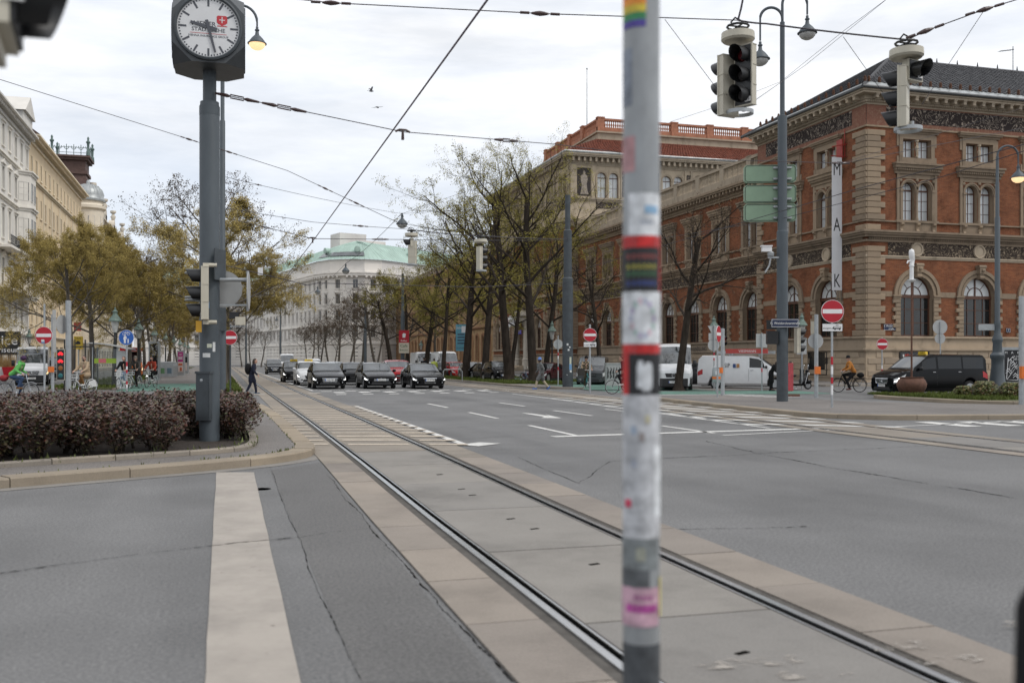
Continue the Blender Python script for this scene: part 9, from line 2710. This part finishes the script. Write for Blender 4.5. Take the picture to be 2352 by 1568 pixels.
def px_rz(dx,away=0.0):
 """heading whose picture direction is dx to the right and 'away' into the picture"""
 d = V((CR[0] * dx + CD[0] * away,CR[1] * dx + CD[1] * away,0)); return dirz(d.x,d.y)
# -- left group
rz = px_rz(1,.06); b = GU(41,42)
bicycle('silver child ridden bicycle with red bags at the left edge',b,rz,M_RIM,r=.33,rack=True,bag=cloth('bag_red',(.25,.03,.035)))
J = ride(.42,hz=1.05,foot=1); person('child in a green jacket and purple helmet cycling to the right',b,rz,J,K_GRN,K_JEAN,K_BROWN,hat=None,s=.98,hood=True)
hm = thing('helmet','purple cycle helmet on the child in the green jacket','helmet',b + Matrix.Rotation(rz,3,'Z') @ V((0,.23,1.71))); MB().sphere((0,0,0),.13,14,8,sc=(.95,1.15,.85)).build('helmet_shell',K_PURP,hm,True)
rz = px_rz(-.42,-1); b = GU(190,47)
bicycle('white rental bicycle with front basket under the man in beige',b,rz,M_BWHT,1,panel=True,group=GC); person('bearded man with glasses in a beige coat cycling towards the camera',b,rz,ride(.12),K_BEIGE,K_BROWN,K_WHT,glasses=True,beard=True,coat=.5,topname='coat',look=.3)
bs_ = thing('shoulder_bag','black shoulder bag hanging beside the man in beige','bag',b + Matrix.Rotation(rz,3,'Z') @ V((.26,-.35,1.0))); MB().sphere((0,0,0),.19,10,8,sc=(.5,1,.9)).build('bag_body',K_BLK,bs_,True);
rz = px_rz(-.08,-1); b = GU(283,53.5)
bicycle('white rental bicycle behind the striped sign post',b,rz,M_BWHT,1,group=GC); person('woman in black jacket and pale jeans cycling behind the blue path sign',b,rz,ride(.16),K_BLK,K_LJEAN,K_WHT,hairlen=.12)
b = GU(310,57); bicycle('white rental bicycle in the middle of the three riders',b,rz,M_BWHT,1,group=GC,foot=1); person('person in dark grey quilted jacket and knit cap cycling towards the camera',b,rz,ride(.16,foot=1),K_DGR,K_BLK,K_BLK,hat=cloth('cap_taupe',(.19,.165,.14)),hairlen=.14)
b = GU(347,58.5); bicycle('white rental bicycle with lit front lamp under the man in red',b,rz,M_BWHT,2,group=GC); person('dark haired man in a rust red sweater cycling towards the camera',b,rz,ride(.16),K_RUST,K_BLK,K_WHT,hair='dark',beard=True,topname='sweater')
# -- walker left of the tracks
rz = px_rz(1,.12); b = G(578,905); o = person('person in a navy coat with a black backpack walking across the tracks',b,rz,walk(.21,.10),K_NAVY,K_NAVY,cloth('shoe_blue',(.07,.10,.14)),coat=.62,topname='coat',hairlen=.16,s=.97)
bk_ = thing('backpack','black backpack on the person in the navy coat','backpack',b + Matrix.Rotation(rz,3,'Z') @ V((0,-.17,1.2))); q = MB(); q.sphere((0,0,0),.25,12,8,sc=(.75,.62,1.1)); q.build('backpack_body',K_BLK,bk_,True); bk_.rotation_euler = (0,0,rz)
# -- man with blue hat
rz = px_rz(-1,.05); b = G(1244,894); person('man in a grey tweed coat and blue knit hat walking left in blue shoes',b,rz,walk(.34,.03),K_GREY,K_SAND,K_BLUE,hat=cloth('hat_blue',(.12,.21,.47)),skin=SKIND,coat=.85,topname='coat',look=.2,s=1.0)
bk_ = thing('backpack','dark backpack on the man in the grey tweed coat','backpack',b + Matrix.Rotation(rz,3,'Z') @ V((0,-.19,1.24)),rz); MB().sphere((0,0,0),.2,12,8,sc=(.8,.6,1.2)).build('backpack_body',K_BLK,bk_,True)
# -- right riders
rz = px_rz(.1,-1); b = GU(1347,58); bicycle('teal bicycle of the rider in the plaid shirt',b,rz,mat('bike_teal',(.03,.25,.26),rough=.4,var=.05)); person('rider in a brown plaid shirt and black cap coming towards the camera',b,rz,ride(.16),K_PLAID,cloth('olive',(.06,.05,.03)),K_BLK,hat=K_BLK,hairlen=.15,topname='shirt',glasses=True)
bs_ = thing('tote_bag','dark grey tote bag on the arm of the rider in plaid','bag',GU(1335,57.4) + V((0,0,.95))); MB().box(-.2,.2,-.06,.06,-.22,.2).build('bag_body',K_DGR,bs_)
rz = px_rz(-1,.1); b = GU(1432,47.5); bicycle('black bicycle half hidden behind the sticker pole',b,rz,C_BLACK,drop=True); person('rider in black half hidden behind the sticker pole',b,rz,ride(.3),K_BLK,K_BLK,K_WHT,hair='brown')
rz = px_rz(-1,.02); b = GU(1950,50.3); bicycle('black touring bicycle with a black rack bag ridden to the left',b,rz,C_BLACK,r=.35,rack=True,bag=K_BLK,foot=1); person('cyclist in an orange jacket and black cap riding left before the museum',b,rz,ride(.24,foot=1),K_ORNG,K_BLK,K_OXB,hat=K_BLK,look=-.5)
# parked bicycle by the tree
b = GU(1212,69,.05); bicycle('blue grey bicycle parked beside the split bark tree',b,px_rz(.75,-1),mat('bike_blue',(.06,.12,.18),rough=.4,var=.05))
# -- standing figures on the right
person('person in a long black coat bending forward beside the white panel van',G(1771,897.5),px_rz(.8,-.3),stand(.28),K_BLK,K_BLK,K_BLK,hair='brown',coat=1.0,topname='coat')
person('person in a tan jacket half hidden by the stop island mast',GU(1811,52),px_rz(1,-.2),stand(.12),cloth('tan',(.26,.18,.10)),K_SAND,K_BLK,hairlen=.2)
person('man in a black jacket standing behind the black saloon',GU(974,82),CAMRZ + pi,stand(),K_BLK,K_BLK,K_BLK,hair='dark',s=1.06)
person('man in a yellow top standing behind the black saloon',GU(997,84),CAMRZ + pi,stand(),K_YEL,K_BLK,K_BLK,hair='dark',s=1.0)
person('blurred passer by in a black coat cut off by the right picture edge',GU(2352,1.75) + V((CR[0],CR[1],0)) * .185,px_rz(.3,-1),stand(),K_BLK,K_BLK,K_BLK,coat=.8,topname='coat',s=.84)
# ================================================================ bake text and remeshed bodies into plain meshes
bpy.context.view_layer.update()
dg = bpy.context.evaluated_depsgraph_get()
for o in TEXTS:
 me = bpy.data.meshes.new_from_object(o.evaluated_get(dg))
 n = bpy.data.objects.new('lettering',me); COL.objects.link(n)
 n.parent = o.parent; n.location = o.location; n.rotation_euler = o.rotation_euler; n.scale = o.scale
bm_ = [(o,bpy.data.meshes.new_from_object(o.evaluated_get(dg))) for o in BAKE]
for o,me in bm_:
 o.modifiers.clear()
 mats_ = [s_.material for s_ in o.material_slots]
 o.data = me
 if not me.materials:
  for m in mats_: me.materials.append(m)
 me.polygons.foreach_set('use_smooth',[True] * len(me.polygons))
for o in TEXTS: bpy.data.objects.remove(o,do_unlink=True)
